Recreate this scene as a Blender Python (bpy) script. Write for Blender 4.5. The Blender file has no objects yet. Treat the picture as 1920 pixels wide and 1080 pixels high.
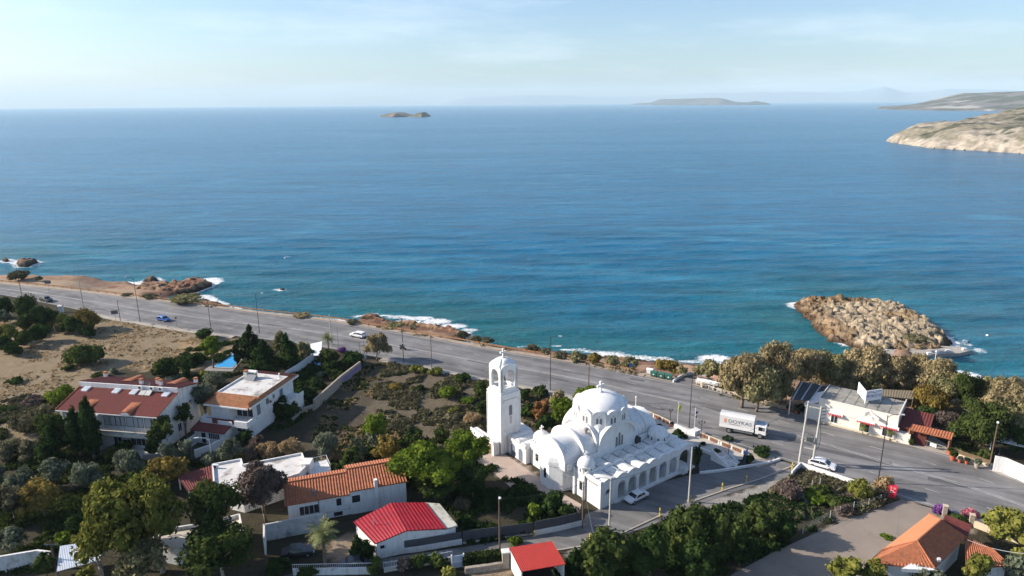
import bpy, bmesh, math, random
import numpy as np
from mathutils import Vector, Matrix, noise as mnoise
R = math.radians
scene = bpy.context.scene
col = scene.collection
random.seed(7)

# ---------------------------------------------------------------- camera
CAM_H = 60.0; PITCH = 15.18; ROLL = 0.0079; FPX = 1280.0
cam_data = bpy.data.cameras.new('camera'); cam_data.sensor_width = 36.0; cam_data.lens = 24.0
cam_data.clip_start = 0.5; cam_data.clip_end = 90000
cam = bpy.data.objects.new('camera', cam_data); col.objects.link(cam)
cam.location = (0, 0, CAM_H)
cam.rotation_euler = (Matrix.Rotation(R(90 - PITCH), 4, 'X') @ Matrix.Rotation(-ROLL, 4, 'Z')).to_euler()
scene.camera = cam

# ---------------------------------------------------------------- sky, sun, exposure
SUN_EL = 25.5; SUN_AZ = 174.0      # shadows fall towards +X, the sun stands over -X
scene.view_settings.view_transform = 'Standard'; scene.view_settings.look = 'None'
scene.view_settings.exposure = 0.8; scene.view_settings.gamma = 1.0
world = bpy.data.worlds.new('World'); scene.world = world; world.use_nodes = True
wt = world.node_tree; wt.nodes.clear()
def wn(t, **kw):
    n = wt.nodes.new(t)
    for k, v in kw.items(): setattr(n, k, v)
    return n
sky = wn('ShaderNodeTexSky', sky_type='NISHITA', sun_disc=False)
sky.sun_elevation = R(SUN_EL); sky.sun_rotation = R(90 - SUN_AZ)
sky.altitude = 60; sky.air_density = 1.0; sky.dust_density = 1.2; sky.ozone_density = 1.5
bg = wn('ShaderNodeBackground'); bg.inputs[1].default_value = 0.085
wo = wn('ShaderNodeOutputWorld')
tc = wn('ShaderNodeTexCoord'); mp = wn('ShaderNodeMapping'); mp.inputs['Scale'].default_value = (1.0, 1.0, 6.5)
nz = wn('ShaderNodeTexNoise'); nz.inputs['Scale'].default_value = 3.4; nz.inputs['Detail'].default_value = 7; nz.inputs['Roughness'].default_value = 0.6
cr = wn('ShaderNodeValToRGB'); cr.color_ramp.elements[0].position = 0.50; cr.color_ramp.elements[1].position = 0.78
cr.color_ramp.elements[1].color = (0.42, 0.42, 0.42, 1); cr.color_ramp.elements[0].color = (0.0, 0.0, 0.0, 1)
mx = wn('ShaderNodeMixRGB'); mx.inputs[2].default_value = (7.6, 8.3, 8.9, 1)
L = wt.links.new
L(tc.outputs['Generated'], mp.inputs['Vector']); L(mp.outputs[0], nz.inputs['Vector']); L(nz.outputs['Fac'], cr.inputs[0])
tint = wn('ShaderNodeMixRGB', blend_type='MULTIPLY'); tint.inputs[0].default_value = 1.0; tint.inputs[2].default_value = (0.98, 1.10, 1.28, 1)
L(cr.outputs[0], mx.inputs[0]); L(sky.outputs[0], tint.inputs[1]); L(tint.outputs[0], mx.inputs[1]); L(mx.outputs[0], bg.inputs[0]); L(bg.outputs[0], wo.inputs[0])
sun_d = bpy.data.lights.new('sun', 'SUN'); sun_d.energy = 5.0; sun_d.angle = R(0.55); sun_d.color = (1.0, 0.89, 0.76)
sun = bpy.data.objects.new('sun', sun_d); col.objects.link(sun)
sv = Vector((math.cos(R(SUN_AZ)) * math.cos(R(SUN_EL)), math.sin(R(SUN_AZ)) * math.cos(R(SUN_EL)), math.sin(R(SUN_EL))))
sun.rotation_euler = sv.to_track_quat('Z', 'Y').to_euler(); sun.location = (-80, 100, 90)
scene.cycles.use_denoising = True
scene.cycles.max_bounces = 6; scene.cycles.diffuse_bounces = 3; scene.cycles.glossy_bounces = 3
scene.cycles.transmission_bounces = 4; scene.cycles.volume_bounces = 1; scene.cycles.transparent_max_bounces = 12
scene.cycles.sample_clamp_indirect = 6.0

# ---------------------------------------------------------------- measuring: a photo pixel -> the point at height z
SP, CP = math.sin(R(PITCH)), math.cos(R(PITCH)); CR, SR = math.cos(ROLL), math.sin(ROLL)
def ray(px, py):
    a = px - 960; b = 540 - py
    a2 = a * CR + b * SR; b2 = -a * SR + b * CR
    return (a2, FPX * CP + b2 * SP, -FPX * SP + b2 * CP)
def at(px, py, z=0.0):
    d = ray(px, py); t = (z - CAM_H) / d[2]
    return (d[0] * t, d[1] * t, z)
def z_at(px, py, Y):                    # height of the line of sight where it passes over depth Y
    d = ray(px, py); return CAM_H + d[2] * Y / d[1]
def mpp(Y, z=0.0):                      # metres per photo pixel there
    return (Y * CP + (CAM_H - z) * SP) / FPX
def ats(pts, z=0.0): return [at(x, y, z) for x, y in pts]

# ---------------------------------------------------------------- materials
MATS = {}
def nt_new(name):
    m = bpy.data.materials.new(name); m.use_nodes = True
    nt = m.node_tree; nt.nodes.clear()
    out = nt.nodes.new('ShaderNodeOutputMaterial')
    return m, nt, out
def N(nt, t, inp=None, **kw):
    n = nt.nodes.new(t)
    for k, v in kw.items(): setattr(n, k, v)
    if inp:
        for k, v in inp.items():
            if isinstance(v, bpy.types.NodeSocket): nt.links.new(v, n.inputs[k])
            else: n.inputs[k].default_value = v
    return n
def c4(c): return (c[0], c[1], c[2], 1)
def mat(name, c, rough=0.8, var=0.15, scale=1.5, bump=0.0, metal=0.0, spec=0.3, coords='Object', dirt=None, stripes=None, bscale=None, streak=None):
    if name in MATS: return MATS[name]
    m, nt, out = nt_new(name)
    t = N(nt, 'ShaderNodeTexCoord')
    n1 = N(nt, 'ShaderNodeTexNoise', {'Vector': t.outputs[coords], 'Scale': scale, 'Detail': 8.0, 'Roughness': 0.65})
    lo = c4([x * (1 - var) for x in c]); hi = c4([min(x * (1 + var), 0.9) for x in c])
    ramp = N(nt, 'ShaderNodeValToRGB', {0: n1.outputs['Fac']})
    ramp.color_ramp.elements[0].position = 0.3; ramp.color_ramp.elements[1].position = 0.7
    ramp.color_ramp.elements[0].color = lo; ramp.color_ramp.elements[1].color = hi
    colr = ramp.outputs[0]
    if dirt:
        n2 = N(nt, 'ShaderNodeTexNoise', {'Vector': t.outputs[coords], 'Scale': dirt[1], 'Detail': 9.0, 'Roughness': 0.7})
        r2 = N(nt, 'ShaderNodeValToRGB', {0: n2.outputs['Fac']})
        r2.color_ramp.elements[0].position = dirt[2]; r2.color_ramp.elements[1].position = dirt[2] + 0.14
        mxn = N(nt, 'ShaderNodeMixRGB', {0: r2.outputs[0], 1: colr, 2: c4(dirt[0])}); colr = mxn.outputs[0]
    if streak:                          # rain streaks running down: (colour, strength)
        mq = N(nt, 'ShaderNodeMapping', {'Vector': t.outputs['Object'], 'Scale': (1.0, 1.0, 0.12)})
        nq = N(nt, 'ShaderNodeTexNoise', {'Vector': mq.outputs[0], 'Scale': 2.6, 'Detail': 7.0, 'Roughness': 0.7})
        rq = N(nt, 'ShaderNodeMapRange', {0: nq.outputs['Fac'], 1: 0.50, 2: 0.72, 3: 0.0, 4: streak[1]})
        mxn = N(nt, 'ShaderNodeMixRGB', {0: rq.outputs[0], 1: colr, 2: c4(streak[0])}); colr = mxn.outputs[0]
    if stripes:                         # (axis, period, colour)
        mpn = N(nt, 'ShaderNodeMapping', {'Vector': t.outputs['Object']})
        sx = N(nt, 'ShaderNodeSeparateXYZ', {0: mpn.outputs[0]})
        mm = N(nt, 'ShaderNodeMath', {0: sx.outputs[stripes[0]], 1: stripes[1]}, operation='PINGPONG')
        gt = N(nt, 'ShaderNodeMath', {0: mm.outputs[0], 1: stripes[1] * 0.55}, operation='GREATER_THAN')
        mxn = N(nt, 'ShaderNodeMixRGB', {0: gt.outputs[0], 1: colr, 2: c4(stripes[2])}); colr = mxn.outputs[0]
    b = N(nt, 'ShaderNodeBsdfPrincipled', {'Base Color': colr, 'Roughness': rough, 'Metallic': metal, 'Specular IOR Level': spec})
    if bump:
        n3 = N(nt, 'ShaderNodeTexNoise', {'Vector': t.outputs[coords], 'Scale': bscale or scale * 5, 'Detail': 6.0})
        bp = N(nt, 'ShaderNodeBump', {'Height': n3.outputs['Fac'], 'Strength': bump, 'Distance': 0.1})
        nt.links.new(bp.outputs[0], b.inputs['Normal'])
    nt.links.new(b.outputs[0], out.inputs[0])
    MATS[name] = m; return m
def leafmat(name, dark, light, trans=0.25, nscale=0.6):
    if name in MATS: return MATS[name]
    m, nt, out = nt_new(name)
    g = N(nt, 'ShaderNodeNewGeometry'); oi = N(nt, 'ShaderNodeObjectInfo')
    n1 = N(nt, 'ShaderNodeTexNoise', {'Vector': g.outputs['Position'], 'Scale': nscale, 'Detail': 3.0})
    a1 = N(nt, 'ShaderNodeMath', {0: oi.outputs['Random'], 1: -0.5}, operation='ADD')
    a2 = N(nt, 'ShaderNodeMath', {0: a1.outputs[0], 1: 0.16}, operation='MULTIPLY')
    n4 = N(nt, 'ShaderNodeTexWhiteNoise', {'Vector': g.outputs['Normal']})
    a4 = N(nt, 'ShaderNodeMath', {0: n4.outputs['Value'], 1: 0.30}, operation='MULTIPLY')
    a5 = N(nt, 'ShaderNodeMath', {0: a4.outputs[0], 1: -0.15}, operation='ADD')
    a3 = N(nt, 'ShaderNodeMath', {0: n1.outputs['Fac'], 1: a2.outputs[0]}, operation='ADD')
    a6 = N(nt, 'ShaderNodeMath', {0: a3.outputs[0], 1: a5.outputs[0]}, operation='ADD')
    r = N(nt, 'ShaderNodeValToRGB', {0: a6.outputs[0]})
    r.color_ramp.elements[0].position = 0.28; r.color_ramp.elements[1].position = 0.72
    r.color_ramp.elements[0].color = c4(dark); r.color_ramp.elements[1].color = c4(light)
    d = N(nt, 'ShaderNodeBsdfDiffuse', {'Color': r.outputs[0]}); tr = N(nt, 'ShaderNodeBsdfTranslucent', {'Color': r.outputs[0]})
    ms = N(nt, 'ShaderNodeMixShader', {0: trans, 1: d.outputs[0], 2: tr.outputs[0]})
    nt.links.new(ms.outputs[0], out.inputs[0]); MATS[name] = m; return m
WHITE = mat('white plaster', (0.72, 0.715, 0.70), 0.75, 0.06, 0.7, 0.2, dirt=((0.56, 0.54, 0.50), 0.6, 0.56), streak=((0.40, 0.38, 0.34), 0.55))
WHITE2 = mat('aged white plaster', (0.72, 0.71, 0.68), 0.8, 0.08, 0.6, 0.2, dirt=((0.42, 0.39, 0.34), 0.6, 0.53), streak=((0.26, 0.24, 0.2), 0.6))
FLATROOF = mat('white roof coating', (0.60, 0.58, 0.55), 0.85, 0.1, 0.5, 0.2, dirt=((0.24, 0.21, 0.18), 0.45, 0.50))
STAINED = mat('stained plaster', (0.55, 0.52, 0.46), 0.85, 0.15, 0.8, 0.2, dirt=((0.2, 0.18, 0.15), 0.7, 0.55))
TILE_OR = mat('orange clay tile', (0.36, 0.125, 0.060), 0.85, 0.32, 2.6, 0.4, dirt=((0.20, 0.10, 0.06), 1.1, 0.53))
TILE_RD = mat('red clay tile', (0.165, 0.040, 0.032), 0.85, 0.28, 3.0, 0.4, dirt=((0.11, 0.045, 0.035), 0.8, 0.54))
TILE_DK = mat('dark clay tile', (0.14, 0.035, 0.03), 0.85, 0.2, 2.5, 0.3)
TILE_MOSS = mat('weathered clay tile', (0.36, 0.15, 0.065), 0.85, 0.35, 1.2, 0.3, dirt=((0.25, 0.21, 0.12), 1.3, 0.53))
METAL_RD = mat('red painted sheet', (0.28, 0.012, 0.022), 0.55, 0.2, 0.8, 0.0, dirt=((0.20, 0.02, 0.025), 0.5, 0.54))
METAL_OR = mat('orange red painted sheet', (0.38, 0.030, 0.022), 0.55, 0.12, 0.8, 0.0)
GLASS = mat('dark window glass', (0.02, 0.025, 0.03), 0.12, 0.2, 1.0, spec=0.6)
BLIND = mat('grey window shade', (0.40, 0.42, 0.44), 0.7, 0.08, 1.0)
DARK = mat('dark opening', (0.018, 0.018, 0.02), 0.9, 0.2, 1.0)
GREYMET = mat('grey painted metal', (0.20, 0.21, 0.22), 0.5, 0.1, 2.0, metal=0.3)
DARKMET = mat('dark painted metal', (0.045, 0.045, 0.05), 0.5, 0.15, 2.0, metal=0.2)
CONC = mat('pole concrete', (0.42, 0.41, 0.38), 0.85, 0.12, 1.5, 0.1)
WOODPOLE = mat('pole wood', (0.13, 0.09, 0.065), 0.9, 0.2, 3.0, 0.1)
RUST = mat('rusty rail', (0.30, 0.16, 0.075), 0.8, 0.25, 1.5, 0.1)
BARK = mat('tree bark', (0.16, 0.125, 0.09), 0.95, 0.25, 3.0, 0.3)
PALEBARK = mat('pale bark', (0.38, 0.33, 0.27), 0.9, 0.2, 2.0, 0.2)
YELLOW = mat('yellow paint', (0.70, 0.50, 0.03), 0.6, 0.1, 2.0)
WPAINT = mat('white paint', (0.78, 0.78, 0.77), 0.5, 0.04, 2.0)
STONE = mat('rubble stone', (0.34, 0.29, 0.23), 0.9, 0.35, 2.6, 0.6)
CREAM = mat('cream stone coping', (0.55, 0.47, 0.34), 0.85, 0.12, 1.5, 0.2)
TERRA = mat('terracotta pot', (0.42, 0.10, 0.05), 0.8, 0.1, 2.0)

# ---------------------------------------------------------------- mesh building
class MB:
    def __init__(s): s.v = []; s.f = []
    def add(s, vs, fs):
        o = len(s.v); s.v += [tuple(v) for v in vs]; s.f += [tuple(i + o for i in f) for f in fs]; return s
    def box(s, x0, x1, y0, y1, z0, z1):
        vs = [(x, y, z) for z in (z0, z1) for x, y in ((x0, y0), (x1, y0), (x1, y1), (x0, y1))]
        return s.add(vs, [(3, 2, 1, 0), (4, 5, 6, 7), (0, 1, 5, 4), (1, 2, 6, 5), (2, 3, 7, 6), (3, 0, 4, 7)])
    def obox(s, c, u, hx, hy, z0, z1):          # box turned to the direction u
        u = Vector((u[0], u[1])).normalized(); w = Vector((-u.y, u.x)); vs = []
        for z in (z0, z1):
            for a, b in ((-1, -1), (1, -1), (1, 1), (-1, 1)):
                p = Vector((c[0], c[1])) + u * hx * a + w * hy * b; vs.append((p.x, p.y, z))
        return s.add(vs, [(3, 2, 1, 0), (4, 5, 6, 7), (0, 1, 5, 4), (1, 2, 6, 5), (2, 3, 7, 6), (3, 0, 4, 7)])
    def prism(s, poly, z0, z1):
        n = len(poly)
        a = sum(poly[i][0] * poly[(i + 1) % n][1] - poly[(i + 1) % n][0] * poly[i][1] for i in range(n))
        if a < 0: poly = poly[::-1]
        g = lambda z, p: z if not callable(z) else z(p)
        vs = [(p[0], p[1], g(z0, p)) for p in poly] + [(p[0], p[1], g(z1, p)) for p in poly]
        return s.add(vs, [tuple(range(n))[::-1], tuple(range(n, 2 * n))] + [(i, (i + 1) % n, n + (i + 1) % n, n + i) for i in range(n)])
    def sheet(s, poly, z):
        n = len(poly); a = sum(poly[i][0] * poly[(i + 1) % n][1] - poly[(i + 1) % n][0] * poly[i][1] for i in range(n))
        if a < 0: poly = poly[::-1]
        return s.add([(p[0], p[1], z) for p in poly], [tuple(range(n))])
    def slab(s, pts, th):                       # a polygon of 3D points given a thickness downwards
        n = len(pts); pts = [Vector(p) for p in pts]
        nn = (pts[1] - pts[0]).cross(pts[2] - pts[0])
        if nn.z < 0: pts = pts[::-1]
        vs = [tuple(p) for p in pts] + [(p.x, p.y, p.z - th) for p in pts]
        return s.add(vs, [tuple(range(n)), tuple(range(n, 2 * n))[::-1]] + [(i, n + i, n + (i + 1) % n, (i + 1) % n) for i in range(n)])
    def wall(s, a, b, th, z0, z1):
        a = Vector((a[0], a[1])); b = Vector((b[0], b[1])); return s.obox((a + b) / 2, b - a, (b - a).length / 2, th / 2, z0, z1)
    def tube(s, p, q, r, n=8, r2=None):
        p = Vector(p); q = Vector(q); d = (q - p); r2 = r if r2 is None else r2
        if d.length < 1e-6: return s
        d.normalize(); a = d.orthogonal().normalized(); b = d.cross(a); vs = []
        for c, rr in ((p, r), (q, r2)):
            for i in range(n):
                t = 2 * math.pi * i / n; vs.append(c + a * math.cos(t) * rr + b * math.sin(t) * rr)
        return s.add(vs, [(i, (i + 1) % n, n + (i + 1) % n, n + i) for i in range(n)] + [tuple(range(n))[::-1], tuple(range(n, 2 * n))])
    def path(s, pts, r, n=6):
        for a, b in zip(pts[:-1], pts[1:]): s.tube(a, b, r, n)
        return s
    def lathe(s, c, prof, n=20, a0=0.0, a1=2 * math.pi):
        full = abs(a1 - a0 - 2 * math.pi) < 1e-6; m = n if full else n + 1; vs = []
        for r, z in prof:
            for i in range(m):
                t = a0 + (a1 - a0) * i / n; vs.append((c[0] + r * math.cos(t), c[1] + r * math.sin(t), c[2] + z))
        fs = []
        for k in range(len(prof) - 1):
            for i in range(n):
                j = (i + 1) % m; fs.append((k * m + i, k * m + j, (k + 1) * m + j, (k + 1) * m + i))
        return s.add(vs, fs)
    def build(s, name, m=None, parent=None, smooth=False, auto=None):
        me = bpy.data.meshes.new(name); me.from_pydata(s.v, [], s.f); me.update()
        if m: me.materials.append(m)
        if smooth: me.polygons.foreach_set('use_smooth', [True] * len(me.polygons))
        o = bpy.data.objects.new(name, me); col.objects.link(o)
        if parent: o.parent = parent
        if smooth and auto:
            me.set_sharp_from_angle(angle=R(auto))
        return o
def dome_prof(r, h, n=10): return [(r * math.cos(math.pi / 2 * i / n), h * math.sin(math.pi / 2 * i / n)) for i in range(n + 1)]
def tag(o, label=None, cat=None, group=None, kind=None):
    if label: o['label'] = label
    if cat: o['category'] = cat
    if group: o['group'] = group
    if kind: o['kind'] = kind
    return o
def thing(name, label, cat, loc=(0, 0, 0), rotz=0.0, group=None):
    o = bpy.data.objects.new(name, None); col.objects.link(o); o.empty_display_size = 0.3
    o.location = loc; o.rotation_euler = (0, 0, rotz)
    return tag(o, label, cat, group)
KIDS = {}
def dup(root, loc, rotz=None, label=None, group=None, scale=None):
    def cp(o, par):
        c = o.copy(); col.objects.link(c)
        if par: c.parent = par
        for ch in [x for x in bpy.data.objects if x.parent == o] if o.name not in KIDS else KIDS[o.name]: cp(ch, c)
        return c
    r = cp(root, None); r.location = loc
    if rotz is not None: r.rotation_euler = (0, 0, rotz)
    if label: r['label'] = label
    if group: r['group'] = group
    if scale: r.scale = scale if isinstance(scale, tuple) else (scale,) * 3
    return r
def structure(o): o['kind'] = 'structure'; return o

# tiled or corrugated pitched surface: eave A->B, ridge D->C, ribs run from eave to ridge
def ribbed(A, B, C, D, pitch=0.4, amp=0.07, rows=6, th=0.12, seg=4):
    A, B, C, D = map(Vector, (A, B, C, D)); mb = MB()
    nn = (B - A).cross(D - A)
    if nn.length < 1e-5: nn = (B - A).cross(C - A)
    nn.normalize()
    if nn.z < 0: nn = -nn
    wid = max((B - A).length, (C - D).length); n = max(2, int(wid / pitch)) * seg
    vs = []; 
    for j in range(rows + 1):
        v = j / rows; P = A.lerp(D, v); Q = B.lerp(C, v)
        for i in range(n + 1):
            w = P.lerp(Q, i / n) + nn * amp * (0.5 + 0.5 * math.cos(2 * math.pi * i / seg)) + nn * (0.02 * (j % 2))
            vs.append(w)
    fs = [(j * (n + 1) + i, j * (n + 1) + i + 1, (j + 1) * (n + 1) + i + 1, (j + 1) * (n + 1) + i) for j in range(rows) for i in range(n)]
    if ((B - A).cross(D - A)).dot(nn) < 0: fs = [f[::-1] for f in fs]
    mb.add(vs, fs)
    lo = -nn * 0.01
    mb.slab([A + lo, B + lo] + ([C + lo] if (C - D).length > 1e-4 else []) + [D + lo], th)
    return mb
# ================================================================ terrain
def world_poly(px, z=0.0): return np.array([at(x, y, z)[:2] for x, y in px])
def pip(P, poly):
    x, y = P[:, 0], P[:, 1]; ins = np.zeros(len(P), bool); n = len(poly); j = n - 1
    for i in range(n):
        xi, yi = poly[i]; xj, yj = poly[j]
        c = ((yi > y) != (yj > y)); 
        with np.errstate(divide='ignore', invalid='ignore'):
            xx = (xj - xi) * (y - yi) / (yj - yi + 1e-12) + xi
        ins ^= c & (x < xx); j = i
    return ins
def dist_line(P, pts, closed=False):
    d = np.full(len(P), 1e9); n = len(pts)
    for i in range(n if closed else n - 1):
        a = pts[i]; b = pts[(i + 1) % n]; ab = b - a; L2 = max((ab ** 2).sum(), 1e-9)
        t = np.clip(((P - a) @ ab) / L2, 0, 1); q = P - (a + t[:, None] * ab)
        d = np.minimum(d, np.sqrt((q ** 2).sum(1)))
    return d
_rs = np.random.RandomState(3); _perm = _rs.rand(64, 64)
def vnoise(x, y):
    xi = np.floor(x).astype(int); yi = np.floor(y).astype(int); fx = x - xi; fy = y - yi
    fx = fx * fx * (3 - 2 * fx); fy = fy * fy * (3 - 2 * fy); g = lambda a, b: _perm[a & 63, b & 63]
    return (g(xi, yi) * (1 - fx) + g(xi + 1, yi) * fx) * (1 - fy) + (g(xi, yi + 1) * (1 - fx) + g(xi + 1, yi + 1) * fx) * fy
def fbm(x, y, o=4, s=1.0):
    r = 0; a = 0.5
    for k in range(o): r = r + a * vnoise(x / s + 17.3 * k, y / s + 9.1 * k); s = s / 2.03; a *= 0.5
    return r
def sstep(x): x = np.clip(x, 0, 1); return x * x * (3 - 2 * x)

SEA_Z = -4.0
SEA_EDGE = [(-250, 507), (0, 532), (125, 544), (237, 558), (322, 567.5), (437, 581), (480, 587), (560, 595), (620, 602), (720, 619), (810, 635), (960, 662), (1060, 677), (1210, 707),
            (1260, 717), (1305, 719), (1372, 741), (1472, 770), (1550, 787), (1677, 826), (1777, 850), (1862, 880), (1920, 902), (2100, 975)]
NEAR_EDGE = [(-250, 519), (0, 552), (130, 577), (192, 592), (250, 602), (325, 615), (437, 630), (505, 637), (630, 655), (717, 672), (917, 713), (970, 722), (1030, 733), (1160, 764), (1290, 804),
             (1400, 841), (1500, 872), (1600, 903), (1682, 932), (1752, 952), (1840, 978), (1920, 1004), (2100, 1070)]
sea_edge = world_poly(SEA_EDGE); near_edge = world_poly(NEAR_EDGE)
SHORE = [(-300, 488), (-60, 508), (0, 522), (60, 524), (110, 527), (180, 528), (225, 530), (262, 532), (300, 533), (340, 529), (365, 524), (388, 526), (402, 533), (372, 545), (335, 556), (380, 556), (412, 566), (436, 579), (448, 586),
         (520, 592), (560, 597), (620, 603), (664, 604), (672, 594), (700, 590), (722, 597), (735, 603), (770, 603), (810, 609), (850, 615), (886, 628), (872, 640), (900, 642), (950, 648),
         (1000, 655), (1050, 661), (1100, 665), (1150, 668), (1200, 674), (1240, 678), (1290, 684), (1330, 686), (1390, 692), (1450, 686), (1500, 676), (1560, 668), (1625, 662), (1650, 652), (1735, 652),
         (1745, 672), (1770, 690), (1815, 702), (1860, 712), (1920, 718), (2000, 732), (2400, 800)]
shore = world_poly(SHORE, SEA_Z)
land_poly = np.vstack([shore, [[400, 60], [400, 20], [-400, 20], [-400, 330]]])
ISLET = [(1482, 572), (1500, 566), (1550, 563), (1600, 566), (1650, 569), (1692, 574), (1720, 590), (1745, 605), (1768, 622), (1790, 645), (1770, 662), (1700, 668), (1640, 662), (1600, 654), (1578, 646), (1552, 644), (1530, 622), (1500, 592)]
islet = world_poly(ISLET, SEA_Z)
ROCKS = [[(28, 494), (50, 489), (76, 492), (52, 500), (33, 500)], [(0, 489), (14, 487), (22, 490), (8, 493)], [(1808, 641), (1816, 638), (1822, 642), (1815, 646)], [(1828, 656), (1838, 655), (1838, 659)],
         [(518, 543), (530, 541), (540, 544), (528, 547)], [(262, 528), (290, 521), (300, 525), (285, 531)], [(672, 596), (690, 592), (720, 596), (722, 602), (690, 604)]]
def shore_d(P):
    d = dist_line(P, shore); return np.where(pip(P, land_poly), d, -d)
def road_d(P):          # distance beyond the seaward edge of the road, negative on the land side
    poly = np.vstack([sea_edge, [[400, 20], [-400, 20]]]); d = dist_line(P, sea_edge); return np.where(pip(P, poly), -d, d)
def land_h(P):
    sd = shore_d(P); rd = road_d(P); x, y = P[:, 0], P[:, 1]
    n = fbm(x, y, 5, 9.0); n2 = fbm(x + 50, y, 4, 2.2)
    wid = np.clip(np.where(x > 50, 14, 7.0), 5, 20); amp_ = 3.6 - 2.3 * sstep((x + 158) / 14) * sstep((56 - x) / 14)
    h1 = SEA_Z - 0.5 + np.clip(sd, -3, 1) * 0.5 + (amp_ * sstep(sd / wid)) + (n - 0.48) * 2.6 * sstep((sd + 2) / 3) * sstep((12 - sd) / 8) + (n2 - 0.45) * 1.5 * sstep((sd + 2) / 3) * sstep((10 - sd) / 5)
    h1 = np.where(sd < -4, SEA_Z - 3, h1)
    h1 = np.minimum(h1, -0.15)
    h2 = -0.06 - np.maximum(rd - 1.3, 0) * 1.1
    h = np.maximum(h1, h2); h = np.where(rd <= 1.2, -0.06, h)
    return h, sd, rd

def grid_mesh(name, xs, ys, Z, m, smooth=True, keep=None):
    nx, ny = len(xs), len(ys); X, Y = np.meshgrid(xs, ys)
    co = np.stack([X.ravel(), Y.ravel(), Z.ravel()], 1)
    i = np.arange((nx - 1) * (ny - 1)); r = i // (nx - 1); c = i % (nx - 1); a = r * nx + c
    F = np.stack([a, a + 1, a + nx + 1, a + nx], 1)
    if keep is not None: F = F[keep(co[F].mean(1))]
    me = bpy.data.meshes.new(name); me.vertices.add(len(co)); me.vertices.foreach_set('co', co.ravel())
    me.loops.add(F.size); me.loops.foreach_set('vertex_index', F.ravel().astype(np.int32))
    me.polygons.add(len(F)); me.polygons.foreach_set('loop_start', np.arange(0, F.size, 4, dtype=np.int32)); me.polygons.foreach_set('loop_total', np.full(len(F), 4, np.int32))
    me.update(); me.validate()
    if smooth: me.polygons.foreach_set('use_smooth', np.ones(len(me.polygons), bool))
    me.materials.append(m); o = bpy.data.objects.new(name, me); col.objects.link(o); return o
def vcol(o, name, C):
    a = o.data.color_attributes.new(name, 'FLOAT_COLOR', 'POINT'); C4 = np.ones((len(C), 4), np.float32); C4[:, :C.shape[1]] = C
    a.data.foreach_set('color', C4.ravel())

def ground_mat(name, speck=(0.55, 1.35), s1=0.35, s2=2.4, bump=0.5):
    m, nt, out = nt_new(name)
    at_ = N(nt, 'ShaderNodeVertexColor', layer_name='zone'); g = N(nt, 'ShaderNodeNewGeometry')
    n1 = N(nt, 'ShaderNodeTexNoise', {'Vector': g.outputs['Position'], 'Scale': s1, 'Detail': 9.0, 'Roughness': 0.7})
    n2 = N(nt, 'ShaderNodeTexNoise', {'Vector': g.outputs['Position'], 'Scale': s2, 'Detail': 5.0, 'Roughness': 0.7})
    ad = N(nt, 'ShaderNodeMath', {0: n1.outputs['Fac'], 1: n2.outputs['Fac']}, operation='ADD')
    mr = N(nt, 'ShaderNodeMapRange', {0: ad.outputs[0], 1: 0.7, 2: 1.3, 3: speck[0], 4: speck[1]})
    vm = N(nt, 'ShaderNodeVectorMath', {0: at_.outputs['Color'], 1: mr.outputs[0]}, operation='SCALE'); nt.links.new(mr.outputs[0], vm.inputs['Scale'])
    bp = N(nt, 'ShaderNodeBump', {'Height': ad.outputs[0], 'Strength': bump, 'Distance': 0.5})
    b = N(nt, 'ShaderNodeBsdfPrincipled', {'Base Color': vm.outputs[0], 'Roughness': 0.95, 'Specular IOR Level': 0.1, 'Normal': bp.outputs[0]})
    nt.links.new(b.outputs[0], out.inputs[0]); return m
GROUND = ground_mat('soil and dry grass', (0.66, 1.28)); ROCKM = ground_mat('shore rock', (0.45, 1.45), 0.5, 1.6, 0.9)

ZONES = [  # photo outline, ground colour
    ([(-300, 500), (0, 520), (180, 526), (262, 530), (250, 562), (0, 534), (-300, 505)], (0.36, 0.265, 0.18)),
    ([(-200, 600), (0, 602), (180, 600), (330, 612), (450, 640), (410, 655), (395, 690), (330, 700), (215, 690), (150, 735), (110, 770), (60, 830), (-200, 850)], (0.245, 0.19, 0.12)),
    ([(330, 640), (450, 648), (430, 670), (400, 660), (330, 690)], (0.31, 0.22, 0.125)),
    ([(640, 690), (700, 672), (917, 718), (1110, 755), (1090, 800), (915, 805), (820, 830), (700, 850), (560, 850), (600, 760)], (0.085, 0.07, 0.048)),  # dark soil, with shade of the garden trees put into its colour
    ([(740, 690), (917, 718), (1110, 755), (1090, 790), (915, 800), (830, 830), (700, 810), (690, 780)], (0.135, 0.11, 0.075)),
    ([(1690, 936), (1840, 985), (1700, 1010), (1620, 1090), (1340, 1090), (1500, 1010), (1640, 952)], (0.27, 0.225, 0.18)),
    ([(1330, 950), (1400, 918), (1480, 882), (1500, 880), (1600, 910), (1560, 925), (1440, 935), (1350, 962)], (0.30, 0.28, 0.25)),
    ([(1495, 872), (1610, 905), (1580, 925), (1500, 905)], (0.13, 0.10, 0.07)),
    ([(880, 850), (940, 850), (1035, 905), (1060, 925), (990, 915), (930, 885)], (0.36, 0.29, 0.24)),
    ([(1490, 700), (1800, 700), (1760, 860), (1690, 770), (1530, 720)], (0.20, 0.165, 0.13)),
    ([(1740, 730), (1830, 730), (1830, 790), (1760, 790)], (0.26, 0.22, 0.18)),
    ([(590, 1030), (700, 985), (705, 1040), (640, 1065)], (0.26, 0.20, 0.14)),
    ([(870, 1050), (955, 1040), (960, 1090), (870, 1090)], (0.25, 0.19, 0.13)),
    ([(1060, 1030), (1130, 1015), (1110, 1050), (1065, 1050)], (0.28, 0.25, 0.21)),
]
xs = np.arange(-330, 240, 1.1); ys = np.arange(45, 335, 1.1)
X, Y = np.meshgrid(xs, ys); P = np.stack([X.ravel(), Y.ravel()], 1)
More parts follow.
